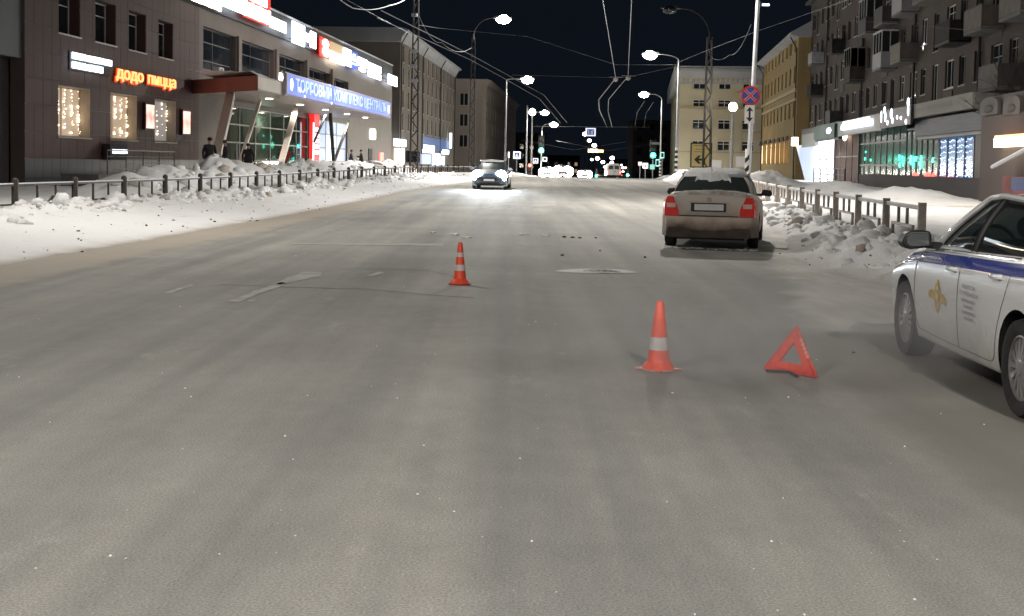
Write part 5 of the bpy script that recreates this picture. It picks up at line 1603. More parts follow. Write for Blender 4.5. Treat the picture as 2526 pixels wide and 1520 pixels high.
# far lights along the avenue beyond the crest
def far_lamp(px, py, Y, r, m, label, nm='far_street_lamp', cat='street lamp'):
    c = at_y(px, py, Y); e = empty(nm, (c.x, Y, g(Y) - 1), 0, label, cat, 'far lights down the avenue')
    z = c.z - g(Y) + 1
    MB().ball((0, 0, z), r, r, r * .8, 10, 8).build('lamp_head', m, e); MB().tube([(0, .1, 0), (0, .1, z)], .09, 6).build('pole', M_DKSTEEL, e)
M_FARW = glow('far_lamp_light', (1, .95, .88), 10); M_FARO = glow('far_orange_light', (1, .42, .18), 3); M_FARR = glow('far_red_light', (1, .08, .05), 4)
for (x, y, Y, r, w) in [(1443, 331, 230, .42, 'first and highest'), (1454, 347, 260, .40, 'second'), (1466, 359, 300, .55, 'third'), (1474, 391, 340, .55, 'fifth'), (1487, 400, 400, .6, 'sixth'), (1493, 412, 450, .55, 'seventh')]:
    far_lamp(x, y, Y, r, M_FARW, '%s lamp of the far row running down towards the white van' % w)
far_lamp(1460, 394, 320, .35, M_FARW, 'small far white lamp just left of the descending far row')
far_lamp(1510, 390, 420, .75, M_FARW, 'far bright white light standing right above the white van')
far_lamp(1509, 402, 430, .62, M_FARW, 'far bright white light touching the roof of the white van')
for (x, y, Y, r, w) in [(1533, 407, 330, .25, 'upper'), (1536, 414, 320, .36, 'middle'), (1543, 414, 325, .3, 'right'), (1537, 424, 300, .32, 'lower')]:
    far_lamp(x, y, Y, r, glow('far_pink_light', (1, .6, .55), 5), '%s small pinkish light right of the white van' % w, 'far_light', 'light')
c = at_y(1464, 372, 360); e = empty('far_orange_sign', (c.x, 360, g(360)), 0, 'far orange lit shop sign left above the white van', 'sign'); z = c.z - g(360)
MB().box(-1.5, 1.2, 0, .3, z - .5, z + .5).build('light_box', glow('far_sign_orange', (1, .70, .42), 3.5), e); MB().box(1.3, 2.8, 0, .3, z - .45, z + .3).build('light_box', M_FARO, e); MB().box(-.1, .1, .3, .5, -1, z).build('post', M_DKSTEEL, e)

# dark far blocks closing the avenue
for (x0, x1, yt, Y, lab) in [(1250, 1345, 330, 420, 'far dark block left of the avenue end'), (1560, 1660, 300, 330, 'far dark block behind the right green light'), (1345, 1430, 385, 600, 'farthest dark block behind the headlights'), (1500, 1565, 395, 620, 'farthest dark block right of the white van')]:
    a, b_ = at_y(x0, 400, Y), at_y(x1, 400, Y); zt_ = at_y(x0, yt, Y).z
    e = empty('far_block', (a.x, Y, g(Y) - 1), 0, lab, 'building', 'far dark blocks')
    w = b_.x - a.x; h = zt_ - g(Y) + 1
    MB().box(0, w, 0, 14, 0, h).build('wall', mat('far_dark_wall', (.05, .05, .055), .9, vary=.2), e)
    MB().box(-.4, w + .4, -.4, 14.4, h, h + .5).build('roof_edge', M_ROOF, e)
    wn_ = MB()
    for i in range(int(w / 3.2)):
        for j in range(int(h / 3.2)):
            MB().box(1 + i * 3.2, 2.3 + i * 3.2, -.05, 0, 1.2 + j * 3.2, 2.8 + j * 3.2).build('window', M_GLD if random.random() > .06 else M_GLW, e)

# ================================================================== OVERHEAD WIRES
def wire(pts, label, r=.014, name='overhead_wire', sag=0.0, m=None, seg_=8):
    P = []
    for i in range(len(pts) - 1):
        a, b = Vector(pts[i]), Vector(pts[i + 1])
        for k in range(seg_):
            t = k / seg_; q = a.lerp(b, t); q.z -= sag * 4 * t * (1 - t); P.append(q)
    P.append(Vector(pts[-1]))
    b = MB(); b.tube(P, r * .62, 5); return b.build(name, m or M_WIRE, label=label, cat='wire', group='overhead wires')
def wp(px, py, Z): return at_y(px, py, Z)
def wz(px, py, h=6.0):
    """point on the pixel ray at height h above the road datum"""
    d = ray(px, py); t = (h - CAMH) / d.z; return Vector((d.x * t, d.y * t, h))
wire([wz(1487, 0), wz(1519, 193), wz(1477, 246), wz(1478, 270), wz(1498, 316, 5.4)], 'left trolley wire of the bright pair running overhead in the middle', .022)
wire([wz(1558, 0), wz(1549, 190), wz(1536, 204), wz(1501, 246), wz(1500, 275), wz(1510, 314, 5.4)], 'right trolley wire of the bright pair running overhead in the middle', .022)
for (x, y, lab) in [(1519, 196, 'left'), (1550, 193, 'right')]:
    c = wz(x, y); e = empty('wire_insulator', c, 0, 'pale round insulator at the bend of the %s trolley wire' % lab, 'insulator', 'trolley wire insulators')
    MB().ball((0, 0, 0), .12, .12, .13, 10, 8).build('knob', mat('pale_insulator', (.5, .46, .42), .5, vary=.1), e); MB().bar((-.35, 0, .12), (.35, 0, .12), .03).build('clamp', M_WIRE, e)
a1, a2 = wz(1519, 192, 6.05), wz(1550, 190, 6.05)
wire([wp(1395, 214, 60) + Vector((-2.5, 0, .5)), a1, a2, wp(1665, 165, 84)], 'cross span wire carrying the trolley wire insulators', .012)
wire([wz(940, 26), wz(1161, 135), wz(1261, 190), wz(1342, 235), wz(1399, 303)], 'upper wire of the left trolley pair leading to the lamp row', .02)
wire([wz(930, 44), wz(1161, 148), wz(1255, 200), wz(1331, 244), wz(1383, 304)], 'lower wire of the left trolley pair leading to the lamp row', .02)
wire([wp(1034, 62, 79), wp(1085, 70, 85), wp(1300, 90, 100), wp(1520, 160, 110), wp(1668, 160, 103)], 'thin span wire from the left lattice mast towards the right poles', .016)
wire([wp(780, -60, 60), wp(870, 20, 66), wp(960, 14, 72), wp(1020, -18, 79)], 'pale sagging cable at the top above the shopping centre', .035, sag=.15, m=mat('pale_cable', (.5, .5, .52), .5, vary=.1))
wire([wp(800, -30, 60), wp(1022, 90, 79)], 'thin dark wire crossing the sky left of the lattice mast', .016)
wire([wp(1034, 40, 79), wp(1090, 105, 92), wp(1163, 118, 108)], 'drooping cable between the two left lattice masts', .018, sag=.5)
wire([wp(1670, 155, 103), wp(1743, 125, 77), wp(1860, 80, 60), wp(2120, -10, 45)], 'thin span wire from the striped pole to the apartment block', .012)
wire([wp(1743, 130, 77), wp(1800, 135, 66), wp(1853, 60, 45.5)], 'slack cable between the unlit lamp and the sign pole', .010, sag=.35)
wire([wp(2100, 50, 95), wp(2526, 85, 50)], 'thin cable across the balconies of the apartment block', .02, m=M_DKSTEEL)
for (x, y, Y) in [(1415, 370, 180), (1500, 372, 190)]:
    wire([wp(x - 130, y - 25, Y), wp(x, y, Y), wp(x + 130, y - 20, Y)], 'far cross span wire %s of the lane sign' % ('left' if x < 1450 else 'right'), .02)
for i, (x, y) in enumerate([(1590, 250), (1612, 252)]):
    wire([wz(x, y), wz(x - 18, y + 27), wz(x - 24, y + 62, 5.6)], '%s faint trolley wire of the right pair under the second lamp' % ('left' if i == 0 else 'right'), .02)
# ================================================================== VEHICLES
def catmull(pts, n):
    out = []
    m = len(pts)
    for i in range(m - 1):
        p0, p1, p2, p3 = pts[max(i - 1, 0)], pts[i], pts[i + 1], pts[min(i + 2, m - 1)]
        for k in range(n):
            t = k / n
            out.append(tuple(.5 * (2 * b + (c - a) * t + (2 * a - 5 * b + 4 * c - d) * t * t + (3 * b - a - 3 * c + d) * t ** 3) for a, b, c, d in zip(p0, p1, p2, p3)))
    out.append(tuple(pts[-1]))
    return out

class Car:
    def __init__(s, name, label, stations, keys, wb, rw, ra, paint, glassm, zroof, group=None, track=.74, roof_crown=.05):
        s.st = stations; s.keys = keys; s.wb = wb; s.rw = rw; s.ra = ra; s.paint = paint; s.gm = glassm; s.zroof = zroof; s.crown = roof_crown; s.track = track
        s.e = empty(name, (0, 0, 0), 0, label, 'car', group)
        s.xs = [q[0] for q in stations]
    def sec(s, x):
        return [float(np.interp(x, s.xs, [q[i] for q in s.st])) for i in range(1, 6)]
    def ring(s, x):
        w, zl, zs, ws, zt = s.sec(x)
        zm = zl + (zs - zl) * .55
        c = [(0, zl), (w * .55, zl), (w * .90, zl + .01), (w * .965, zl + .07), (w * .99, zl + (zm - zl) * .55), (w, zm), (w * .985, zs - (zs - zl) * .16), (ws, zs), (ws * .86, zs + (zt - zs) * .45), (ws * .45, zs + (zt - zs) * .9), (0, zt)]
        return catmull(c, 3)
    SIDE0, SIDE1 = 6, 21
    def side_y(s, x, z):
        r = s.ring(x)[s.SIDE0:s.SIDE1 + 1]
        return float(np.interp(z, [q[1] for q in r], [q[0] for q in r]))
    def zs(s, x): return s.sec(x)[2]
    def lower(s, doors=()):
        """lofted lower body with wheel openings; doors = [(x0, x1, name)] become parts of their own"""
        xs = sorted(set([round(v, 4) for v in np.arange(s.xs[0], s.xs[-1], .045)] + [s.xs[-1]] + [q[0] for q in s.st] + [d[0] for d in doors] + [d[1] for d in doors]))
        rings = [s.ring(x) for x in xs]
        nr = len(rings[0])
        groups = {'body': MB()}
        for d in doors: groups[d[2]] = MB()
        wx = (s.wb / 2, -s.wb / 2)
        def inside(x, z): return any((x - c) ** 2 + (z - s.rw) ** 2 < s.ra ** 2 for c in wx)
        def snap(x, y, z):
            for c in wx:
                dx, dz = x - c, z - s.rw
                r = math.hypot(dx, dz)
                if r < s.ra and r > 1e-6: return (c + dx / r * s.ra, y, s.rw + dz / r * s.ra)
            return (x, y, z)
        cols = {}
        for sg in (1, -1):
            for i in range(len(xs) - 1):
                for j in range(nr - 1):
                    q = [(xs[i], rings[i][j]), (xs[i + 1], rings[i + 1][j]), (xs[i + 1], rings[i + 1][j + 1]), (xs[i], rings[i][j + 1])]
                    if j <= s.SIDE1:
                        if all(inside(a, b[1]) for a, b in q): continue
                        vs = [snap(a, b[0] * sg, b[1]) if j >= 3 else (a, b[0] * sg, b[1]) for a, b in q]
                    else: vs = [(a, b[0] * sg, b[1]) for a, b in q]
                    tgt = 'body'
                    if sg > 0 or True:
                        for d in doors:
                            if d[0] - 1e-4 <= xs[i] and xs[i + 1] <= d[1] + 1e-4 and 8 <= j < s.SIDE1:
                                tgt = d[2] + ('' if sg > 0 else '_r')
                                if tgt not in groups: groups[tgt] = MB()
                    groups[tgt].add(vs, [(0, 1, 2, 3)])
        for sg in (1, -1):
            for i in (0, len(xs) - 1):
                vs = [(xs[i], p[0] * sg, p[1]) for p in rings[i]]
                groups['body'].add(vs, [tuple(range(len(vs)))])
        s.body = groups['body'].build('body', s.paint, s.e, smooth=38, weld=.0015)
        s.doors = {}
        for k, b in groups.items():
            if k != 'body' and b.f: s.doors[k] = b.build('door', s.paint, s.e, smooth=38, weld=.0015)
        # dark wheel wells and floor
        for c in wx:
            for sg in (1, -1):
                b = MB(); P, Q2 = [], []
                for k in range(15):
                    a = math.pi * k / 14
                    x, z = c + s.ra * math.cos(a), s.rw + s.ra * math.sin(a)
                    y0 = s.side_y(x, max(z, .3)) - .012
                    P.append((x, sg * y0, z)); Q2.append((x, sg * (y0 - .32), z))
                b.grid([P, Q2]); b.add(Q2, [tuple(range(len(Q2)))])
                b.build('wheel_well', M_BLACK, s.e)
        MB().box(s.xs[0] + .35, s.xs[-1] - .35, -.62, .62, .17, .22).build('underbody', M_BLACK, s.e)
        return s
    def green(s, frame=M_BLACK, mirror_m=None):
        k = s.keys
        rows = 6
        def pt(i, t, sg):
            xb, yb, xr, yr, _ = k[i]
            zb = s.zs(xb) + .0 + (.05 * (1 - (yb / .74) ** 2) if i in (0, 1, len(k) - 1, len(k) - 2) else 0.0)
            zr = s.zroof(xr) + s.crown * max(0, 1 - (yr / .58) ** 2)
            bul = .035 * math.sin(math.pi * t)
            x = xb + (xr - xb) * t; y = yb + (yr - yb) * t; z = zb + (zr - zb) * t
            if i in (0, 1, len(k) - 1, len(k) - 2): x += bul * (1 if xb > 0 else -1)
            else: y += bul * .8
            return (x, sg * y, z - .012 * (1 - t))
        parts = {}
        for sg in (1, -1):
            for i in range(len(k) - 1):
                ty = k[i][4]
                key = ty + ('' if ty in ('windscreen', 'rear_window', 'pillar') else ('_l' if sg > 0 else '_r')) + (str(i) if ty == 'side_window' else '')
                if key not in parts: parts[key] = MB()
                nsub = 3
                P = []
                for r_ in range(rows + 1):
                    t = r_ / rows; a, b = Vector(pt(i, t, sg)), Vector(pt(i + 1, t, sg)); P.append([tuple(a.lerp(b, u / nsub)) for u in range(nsub + 1)])
                parts[key].grid(P)
        for key, b in parts.items():
            ty = 'side_window' if key.startswith('side') else ('windscreen' if key.startswith('wind') else ('rear_window' if key.startswith('rear') else ('black_pillar' if key.startswith('black') else 'pillar')))
            m = s.paint if ty == 'pillar' else (M_BLACK if ty == 'black_pillar' else s.gm)
            b.build(ty, m, s.e, smooth=40, weld=.001)
        # roof skin
        rf_ = MB(); P = []
        idx = [i for i in range(len(k)) if k[i][3] > .3]
        sidep = [(k[i][2], k[i][3]) for i in idx]
        allp = [(k[0][2], k[1][3] * .0 + .3)] + sidep + [(k[-1][2], .3)]
        xr0, xr1 = k[0][2], k[-1][2]
        for n_ in range(17):
            x = xr0 + (xr1 - xr0) * n_ / 16
            yy = float(np.interp(-x, [-q[0] for q in allp], [q[1] for q in allp]))
            P.append([(x, yy * v, s.zroof(x) + s.crown * max(0, 1 - (yy * v / .58) ** 2)) for v in np.linspace(-1, 1, 13)])
        rf_.grid(P); s.roofgrid = P
        s.roof = rf_.build('roof', s.paint, s.e, smooth=40)
        # black window surrounds
        for sg in (1, -1):
            for i in range(len(k) - 1):
                b = MB()
                if k[i][4] == 'side_window':
                    A = [pt(i, t / 6, sg) for t in range(7)]; Bq = [pt(i + 1, t / 6, sg) for t in range(7)]
                    b.tube(A, .009, 5); b.tube(Bq, .009, 5); b.tube([A[0], Bq[0]], .014, 5); b.tube([A[-1], Bq[-1]], .009, 5)
                if b.f: b.build('window_trim', frame, s.e)
        si = [i for i in range(len(k)) if k[i][4] in ('side_window', 'black_pillar')]
        for sg in (1, -1):       # body coloured frame over the doors
            P = [pt(si[0] - .0 if False else si[0] , t / 6, sg) for t in range(7)] + [pt(i, 1, sg) for i in range(si[0] + 1, si[-1] + 2)]
            P = [(x + .010, y + sg * .012, z + .020) for x, y, z in P]
            q_ = MB(); q_.tube(catmull(P, 3), .022, 7); q_.build('door_frame', s.paint, s.e, smooth=True)
        for nm, ii in (('windscreen_seal', (0, 1)), ('rear_window_seal', (len(k) - 3, len(k) - 2))):
            b = MB()
            for sg in (1, -1):
                lo_ = [pt(i, 0, sg) for i in range(ii[0], ii[1] + 2)]; hi_ = [pt(i, 1, sg) for i in range(ii[0], ii[1] + 2)]
                b.tube(lo_, .012, 5); b.tube(hi_, .012, 5); jj = ii[1] + 1 if nm[0] == 'w' else ii[0]
                b.tube([pt(jj, t / 6, sg) for t in range(7)], .012, 5)
            b.build(nm, frame, s.e)
        s.pt = pt
        return s
    def wheels(s, rimm, spokes=14):
        w = MB(); t = .10; r = s.rw; ri = r * .66
        w.lathe([(ri, -t * .8), (r * .80, -t), (r * .95, -t * .95), (r, -t * .55), (r, t * .55), (r * .95, t * .95), (r * .80, t), (ri, t * .8)], 36, axis='y', close=True)
        tyre = w.mesh('tyre', M_RUBBER, smooth=50)
        q = MB(); q.lathe([(ri + .005, -.02), (ri + .012, .075), (ri - .012, .085), (ri - .02, .05)], 36, axis='y', close=True)
        for a in range(spokes):
            th = 2 * math.pi * a / spokes; ca, sa = math.cos(th), math.sin(th)
            r0, r1, w0, w1 = .045, ri - .008, .011, .021
            vs = []
            for (rr, ww, yy) in ((r0, w0, .085), (r1, w1, .068)):
                for (sx, dy) in ((-1, 0), (1, 0), (1, -.03), (-1, -.03)):
                    vs.append((rr * ca - sx * ww * sa, yy + dy, rr * sa + sx * ww * ca))
            q.add(vs, [(0, 1, 5, 4), (1, 2, 6, 5), (2, 3, 7, 6), (3, 0, 4, 7), (0, 3, 2, 1), (4, 5, 6, 7)])
        q.lathe([(.0, .095), (.045, .092), (.06, .08), (.06, .04)], 20, axis='y')
        rim = q.mesh('rim', rimm, smooth=35)
        dk = MB().lathe([(0, .02), (ri, .02), (ri, .0), (0, .0)], 24, axis='y').mesh('brake_disc', M_BLACK)
        for c in (s.wb / 2, -s.wb / 2):
            for sg in (1, -1):
                o = link('wheel', tyre, s.e, (c, sg * s.track, s.rw), (0, 0, 0 if sg > 0 else math.pi))
                link('rim', rim, o); link('brake_disc', dk, o)
        return s
    def decal(s, pts2, faces, name, m, parent=None, off=.004, sg=1):
        """flat (x, z) shape laid on the body side"""
        b = MB(); b.add([(x, sg * (s.side_y(x, z) + off), z) for x, z in pts2], faces)
        return b.build(name, m, parent or s.e)

M_CARGL = glass('car_glass', (.012, .018, .018), .15, .03, .8)
M_CARGLD = glass('car_glass_frosted', (.035, .048, .047), .06, .35, .5)
M_PWHITE = mat('white_car_paint', (.80, .81, .82), .25, vary=.03, scale=1.5, coat=.7)
_n, _l = M_PWHITE.node_tree.nodes, M_PWHITE.node_tree.links          # road salt and spray on the sills
_b = _n['Principled BSDF']; _src = _b.inputs['Base Color'].links[0].from_socket
_tc = _n.new('ShaderNodeTexCoord'); _sp = _n.new('ShaderNodeSeparateXYZ'); _l.new(_tc.outputs['Object'], _sp.inputs[0])
_nz = _n.new('ShaderNodeTexNoise'); _nz.inputs['Scale'].default_value = 5; _nz.inputs['Detail'].default_value = 7; _l.new(_tc.outputs['Object'], _nz.inputs['Vector'])
_ad = _n.new('ShaderNodeMath'); _ad.operation = 'MULTIPLY_ADD'; _ad.inputs[1].default_value = .30; _l.new(_nz.outputs['Fac'], _ad.inputs[0]); _l.new(_sp.outputs['Z'], _ad.inputs[2])
_mr = _n.new('ShaderNodeMapRange'); _mr.inputs['From Min'].default_value = .62; _mr.inputs['From Max'].default_value = .36; _mr.inputs['To Max'].default_value = .75; _l.new(_ad.outputs[0], _mr.inputs['Value'])
_mx = _n.new('ShaderNodeMix'); _mx.data_type = 'RGBA'; _l.new(_mr.outputs[0], _mx.inputs[0]); _l.new(_src, _mx.inputs[6]); _mx.inputs[7].default_value = (.36, .33, .29, 1); _l.new(_mx.outputs[2], _b.inputs['Base Color'])
_mr2 = _n.new('ShaderNodeMapRange'); _mr2.inputs['To Min'].default_value = .25; _mr2.inputs['To Max'].default_value = .75; _l.new(_mr.outputs[0], _mr2.inputs['Value']); _l.new(_mr2.outputs[0], _b.inputs['Roughness'])
M_RIM = mat('silver_hubcap', (.36, .36, .36), .35, .5, vary=.15, scale=9)

# ------------------------------------------------------------------ police car on the right
P1, P2 = at_ground(2236, 876), at_ground(2521, 1032)
hd = (P1 - P2); hd.z = 0
print('police wheelbase from photo', hd.length, P1, P2)
HEAD = math.atan2(hd.y, hd.x)
POL = [(-2.235, .60, .48, .84, .56, .90), (-2.20, .72, .38, .92, .64, .98), (-2.05, .81, .27, .975, .69, 1.05), (-1.6, .842, .21, .985, .72, 1.07), (-1.0, .85, .19, .955, .745, 1.05),
       (0.0, .85, .18, .93, .76, 1.0), (.9, .85, .18, .90, .755, .985), (1.3, .845, .19, .865, .725, .955), (1.8, .80, .20, .775, .64, .85), (2.03, .70, .25, .685, .54, .74), (2.13, .52, .34, .58, .42, .62)]
PK = [(1.14, 0, .26, 0, 'windscreen'), (1.07, .40, .22, .36, 'windscreen'), (.90, .655, .13, .525, 'pillar'), (.82, .705, .08, .555, 'side_window'), (-.08, .75, -.20, .585, 'black_pillar'), (-.19, .75, -.31, .585, 'side_window'),
      (-1.10, .735, -1.0, .565, 'pillar'), (-1.48, .64, -1.12, .53, 'rear_window'), (-1.62, .40, -1.17, .36, 'rear_window'), (-1.66, 0, -1.19, 0, '')]
zr_p = lambda x: 1.315 - .085 * ((x + .45) / .8) ** 2
pc = Car('police_car', 'white police car with a blue side stripe and gold emblem, cut by the right edge', POL, PK, 2.57, .305, .355, M_PWHITE, M_CARGL, zr_p, roof_crown=.10)
pc.lower([(-.13, .93, 'front_door'), (-1.0, -.14, 'rear_door')]).green().wheels(M_RIM, 15)
mid = (P1 + P2) / 2
nrm = Vector((-math.sin(HEAD), math.cos(HEAD), 0))
cpos = mid - nrm * .80
pc.e.location = (cpos.x, cpos.y, .002); pc.e.rotation_euler = (0, 0, HEAD)
M_SEAM = mat('panel_gap', (.10, .10, .10), .8, vary=0)
def seam(car, path, door, r=.0028):
    P = catmull(path, 5)
    b = MB(); b.tube([(x, car.side_y(x, z) + .001, z) for x, z in P], r, 5); b.build('seam', M_SEAM, door)
fd, rd = pc.doors['front_door'], pc.doors['rear_door']
seam(pc, [(.93, .88), (.95, .7), (.95, .5), (.90, .33), (.84, .275)], fd); seam(pc, [(.84, .275), (.4, .265), (-.13, .265)], fd); seam(pc, [(-.135, .91), (-.12, .7), (-.115, .5), (-.12, .265)], fd)
seam(pc, [(-.13, .265), (-.5, .265), (-.78, .27), (-.86, .32)], rd); seam(pc, [(-.86, .32), (-.90, .45), (-.99, .62), (-1.08, .78), (-1.10, .93)], rd)
# blue stripe with white piping
M_PBLUE = mat('police_blue_film', (.008, .028, .30), .25, vary=.08, coat=.7)
def strip(car, x0, x1, a, b_, name, m, parent=None, off=.004, sg=1, n=40):
    A = [x0 + (x1 - x0) * k / n for k in range(n + 1)]
    q = MB()
    rows = []
    for t in (0, .25, .5, .75, 1):
        row = []
        for x in A:
            z = car.zs(x) - (a + (b_ - a) * t); row.append((x, sg * (car.side_y(x, z) + off), z))
        rows.append(row)
    q.grid(rows); return q.build(name, m, parent or car.e, smooth=True)
for sg in (1, -1):
    strip(pc, 1.72, -2.0, .108, .030, 'blue_stripe', M_PBLUE, None, .004, sg)
    strip(pc, .95, -1.05, .016, -.004, 'bright_belt_line', mat('chrome_trim', (.6, .62, .66), .15, .9, vary=.05), None, .004, sg)
q = MB()
for x in (.92, -.135): q.bar((x, pc.side_y(x, pc.zs(x) - .11) + .006, pc.zs(x) - .125), (x - .03, pc.side_y(x - .03, pc.zs(x) - .02) + .006, pc.zs(x) - .02), .012, .004)
q.build('white_stripe_breaks', M_PWHITE, pc.e)
# blurred grey lettering on the stripe
q = MB(); x = .80
for k in range(7):
    w_ = .068
    for dx, hh in ((0, 1), (.038, 1), (.019, .4)):
        z = pc.zs(x) - .10; a, b_ = x - dx, x - dx - .014
        q.add([(a, pc.side_y(a, z) + .007, z), (b_, pc.side_y(b_, z) + .007, z), (b_ - .012, pc.side_y(b_, z + .066 * hh) + .007, z + .066 * hh), (a - .012, pc.side_y(a, z + .066 * hh) + .007, z + .066 * hh)], [(0, 1, 2, 3)])
    x -= w_
q.build('stripe_lettering', mat('grey_blue_print', (.30, .34, .46), .4, vary=.1), pc.e)
# gold emblem on the front door
cx, cz = .34, .575
def shape(pts, name, m, off):
    V = [(cx - a, cz + b_) for a, b_ in pts]; pc.decal(V, [tuple(range(len(V)))], name, m, fd, off)
M_GOLD = mat('gold_emblem', (.52, .34, .045), .5, vary=.35, scale=30); M_GOLD2 = mat('pale_gold_emblem', (.62, .50, .26), .5, vary=.3, scale=40)
EX, EZ = 1.42, .74
def piece(pts, name, m, off): shape([(a * EX, b_ * EZ) for a, b_ in pts], name, m, off)
piece([(-.03, -.13), (0, -.17), (.03, -.13), (.052, -.06), (.052, .08), (.024, .125), (.012, .165), (-.012, .165), (-.024, .125), (-.052, .08), (-.052, -.06)], 'emblem', M_GOLD, .004)
piece([(-.05, -.04), (-.05, .045), (-.11, .055), (-.15, .03), (-.165, .0), (-.13, -.035)], 'emblem_wing', M_GOLD, .0045)
piece([(.05, -.05), (.11, -.055), (.16, -.07), (.15, -.02), (.115, .03), (.05, .045)], 'emblem_wing', M_GOLD, .0045)
piece([(.03 * math.cos(t), .04 * math.sin(t)) for t in np.linspace(0, 2 * math.pi, 12, endpoint=False)], 'emblem_shield', M_GOLD2, .006)
piece([(-.02, .06), (.02, .06), (.03, .09), (0, .115), (-.03, .09)], 'emblem_crown', M_GOLD2, .006)
# lettering on the rear door
M_PRINT = mat('dark_grey_print', (.17, .18, .20), .5, vary=.1)
def door_text(txt, xc, z, h, width):
    me = text_mesh(txt, h, M_PRINT, 0.0, .0, 1.0, width)
    for v in me.vertices:
        x, zz = xc + width / 2 - v.co.x, z + v.co.y
        v.co = (x, pc.side_y(x, zz) + .0045, zz)
    link('lettering', me, rd)
door_text('МВД РОССИИ', -.36, .695, .036, .27); door_text('ПО ПЕТРОЗАВОДСКУ', -.37, .648, .036, .40)
random.seed(4)
for (xc, z, wd) in ((-.37, .602, .30), (-.375, .562, .21), (-.38, .520, .27), (-.385, .482, .21)):
    q = MB(); n = int(wd / .018)
    for k in range(n):
        x = xc + wd / 2 - k * .018; hh = .022
        for (a, b_, z0, z1) in ((0, .004, 0, hh), (.009, .013, 0, hh), (.004, .009, *random.choice(((0, .004), (.009, .013), (.018, .022))))):
            q.add([(x - a, pc.side_y(x, z) + .0045, z + z0), (x - b_, pc.side_y(x, z) + .0045, z + z0), (x - b_, pc.side_y(x, z + z1) + .0045, z + z1), (x - a, pc.side_y(x, z + z1) + .0045, z + z1)], [(0, 1, 2, 3)])
    q.build('small_print_row', M_PRINT, rd)
# door handles, mirrors, lights, indicators
def handle(car, x, z, parent, m):
    y = car.side_y(x, z)
    b = MB(); P = [(x + .085, y + .004, z), (x + .06, y + .03, z + .004), (x, y + .036, z + .006), (x - .06, y + .03, z + .008), (x - .085, y + .004, z + .008)]
    b.tube(catmull(P, 3), .017, 8); o = b.build('handle', m, parent, smooth=True)
    MB().ball((x - .01, y - .004, z + .002), .075, .012, .028, 12, 6).build('handle_recess', M_SEAM, o)
handle(pc, .0, .80, fd, M_PWHITE); handle(pc, -.90, .825, rd, M_PWHITE)
for sg in (1, -1):
    mr = MB(); mr.prism([(sg * a, z) for a, z in ((.80, .925), (.985, .90), (1.03, .915), (1.05, .955), (1.03, 1.01), (.99, 1.04), (.85, 1.045), (.83, 1.02), (.825, .96))], 'x', .60, .76)
    o = mr.build('mirror', M_BLACK, pc.e); bv = o.modifiers.new('round', 'BEVEL'); bv.width = .02; bv.segments = 3
    MB().prism([(sg * a, z) for a, z in ((.85, .935), (.985, .925), (1.015, .945), (1.02, .985), (.985, 1.02), (.86, 1.025))], 'x', .592, .598).build('mirror_glass', glass('mirror_glass', (.10, .11, .11), 0, .03, .9), o)
    MB().bar((.70, sg * .74, .93), (.68, sg * .86, .935), .09, .05).build('mirror_arm', M_BLACK, o)
    MB().ball((2.0, sg * .55, .66), .14, .12, .07, 12, 8).build('headlight', glass('lamp_cover', (.3, .32, .34), .2, .05), pc.e)
    MB().ball((-2.16, sg * .62, .84), .07, .12, .12, 12, 8).build('taillight', mat('red_lens', (.35, .015, .012), .2, vary=.1), pc.e)
M_SEAT = mat('seat_fabric', (.03, .032, .034), .9, vary=.2)
for (x, y) in ((.12, .36), (.12, -.36), (-.78, .36), (-.78, -.36)):
    b = MB(); b.prism([(x + .22, .45), (x - .20, .45), (x - .36, 1.0), (x - .22, 1.03), (x + .0, .62), (x + .22, .60)], 'y', y - .22, y + .22); b.build('seat', M_SEAT, pc.e)
    MB().ball((x - .33, y, 1.12), .06, .13, .10, 10, 8).build('headrest', M_SEAT, pc.e)
MB().box(.75, 1.05, -.62, .62, .72, .93).build('dashboard', M_BLACK, pc.e)
MB().lathe([(.17, .0), (.185, .015), (.17, .03), (.155, .015)], 24, (.62, .36, 0), 'x', close=True).build('steering_wheel', M_BLACK, pc.e).location = (.62 - .62, 0, .92)
lbz = zr_p(-.3) + .06
MB().box(-.42, -.16, -.52, .52, lbz, lbz + .09).build('roof_light_bar', mat('blue_light_cover', (.02, .05, .3), .2, vary=.1), pc.e)
MB().tube([(.30, .53, zr_p(.30) + .005), (-.4, .575, zr_p(-.4) + .012), (-1.1, .52, zr_p(-1.1) + .005)], .01, 5).build('roof_gutter', M_BLACK, pc.e)

# ------------------------------------------------------------------ parked sedan seen from behind
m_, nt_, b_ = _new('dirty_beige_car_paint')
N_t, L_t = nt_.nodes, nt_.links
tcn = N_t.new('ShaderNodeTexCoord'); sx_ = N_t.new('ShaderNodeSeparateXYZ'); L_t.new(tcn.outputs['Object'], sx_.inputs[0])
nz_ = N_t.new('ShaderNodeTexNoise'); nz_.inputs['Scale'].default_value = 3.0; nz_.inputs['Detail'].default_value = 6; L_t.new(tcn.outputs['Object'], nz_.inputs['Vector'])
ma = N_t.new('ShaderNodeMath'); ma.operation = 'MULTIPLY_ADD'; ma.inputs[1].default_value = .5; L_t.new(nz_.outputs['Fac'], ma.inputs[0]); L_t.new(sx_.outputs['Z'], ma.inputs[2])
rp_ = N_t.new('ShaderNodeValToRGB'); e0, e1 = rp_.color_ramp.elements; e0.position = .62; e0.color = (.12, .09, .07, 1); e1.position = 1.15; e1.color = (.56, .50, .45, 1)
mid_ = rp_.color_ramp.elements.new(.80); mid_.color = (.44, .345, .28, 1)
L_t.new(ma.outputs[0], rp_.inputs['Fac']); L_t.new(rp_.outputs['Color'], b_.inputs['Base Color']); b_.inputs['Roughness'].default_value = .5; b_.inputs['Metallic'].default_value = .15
M_BEIGECAR = m_
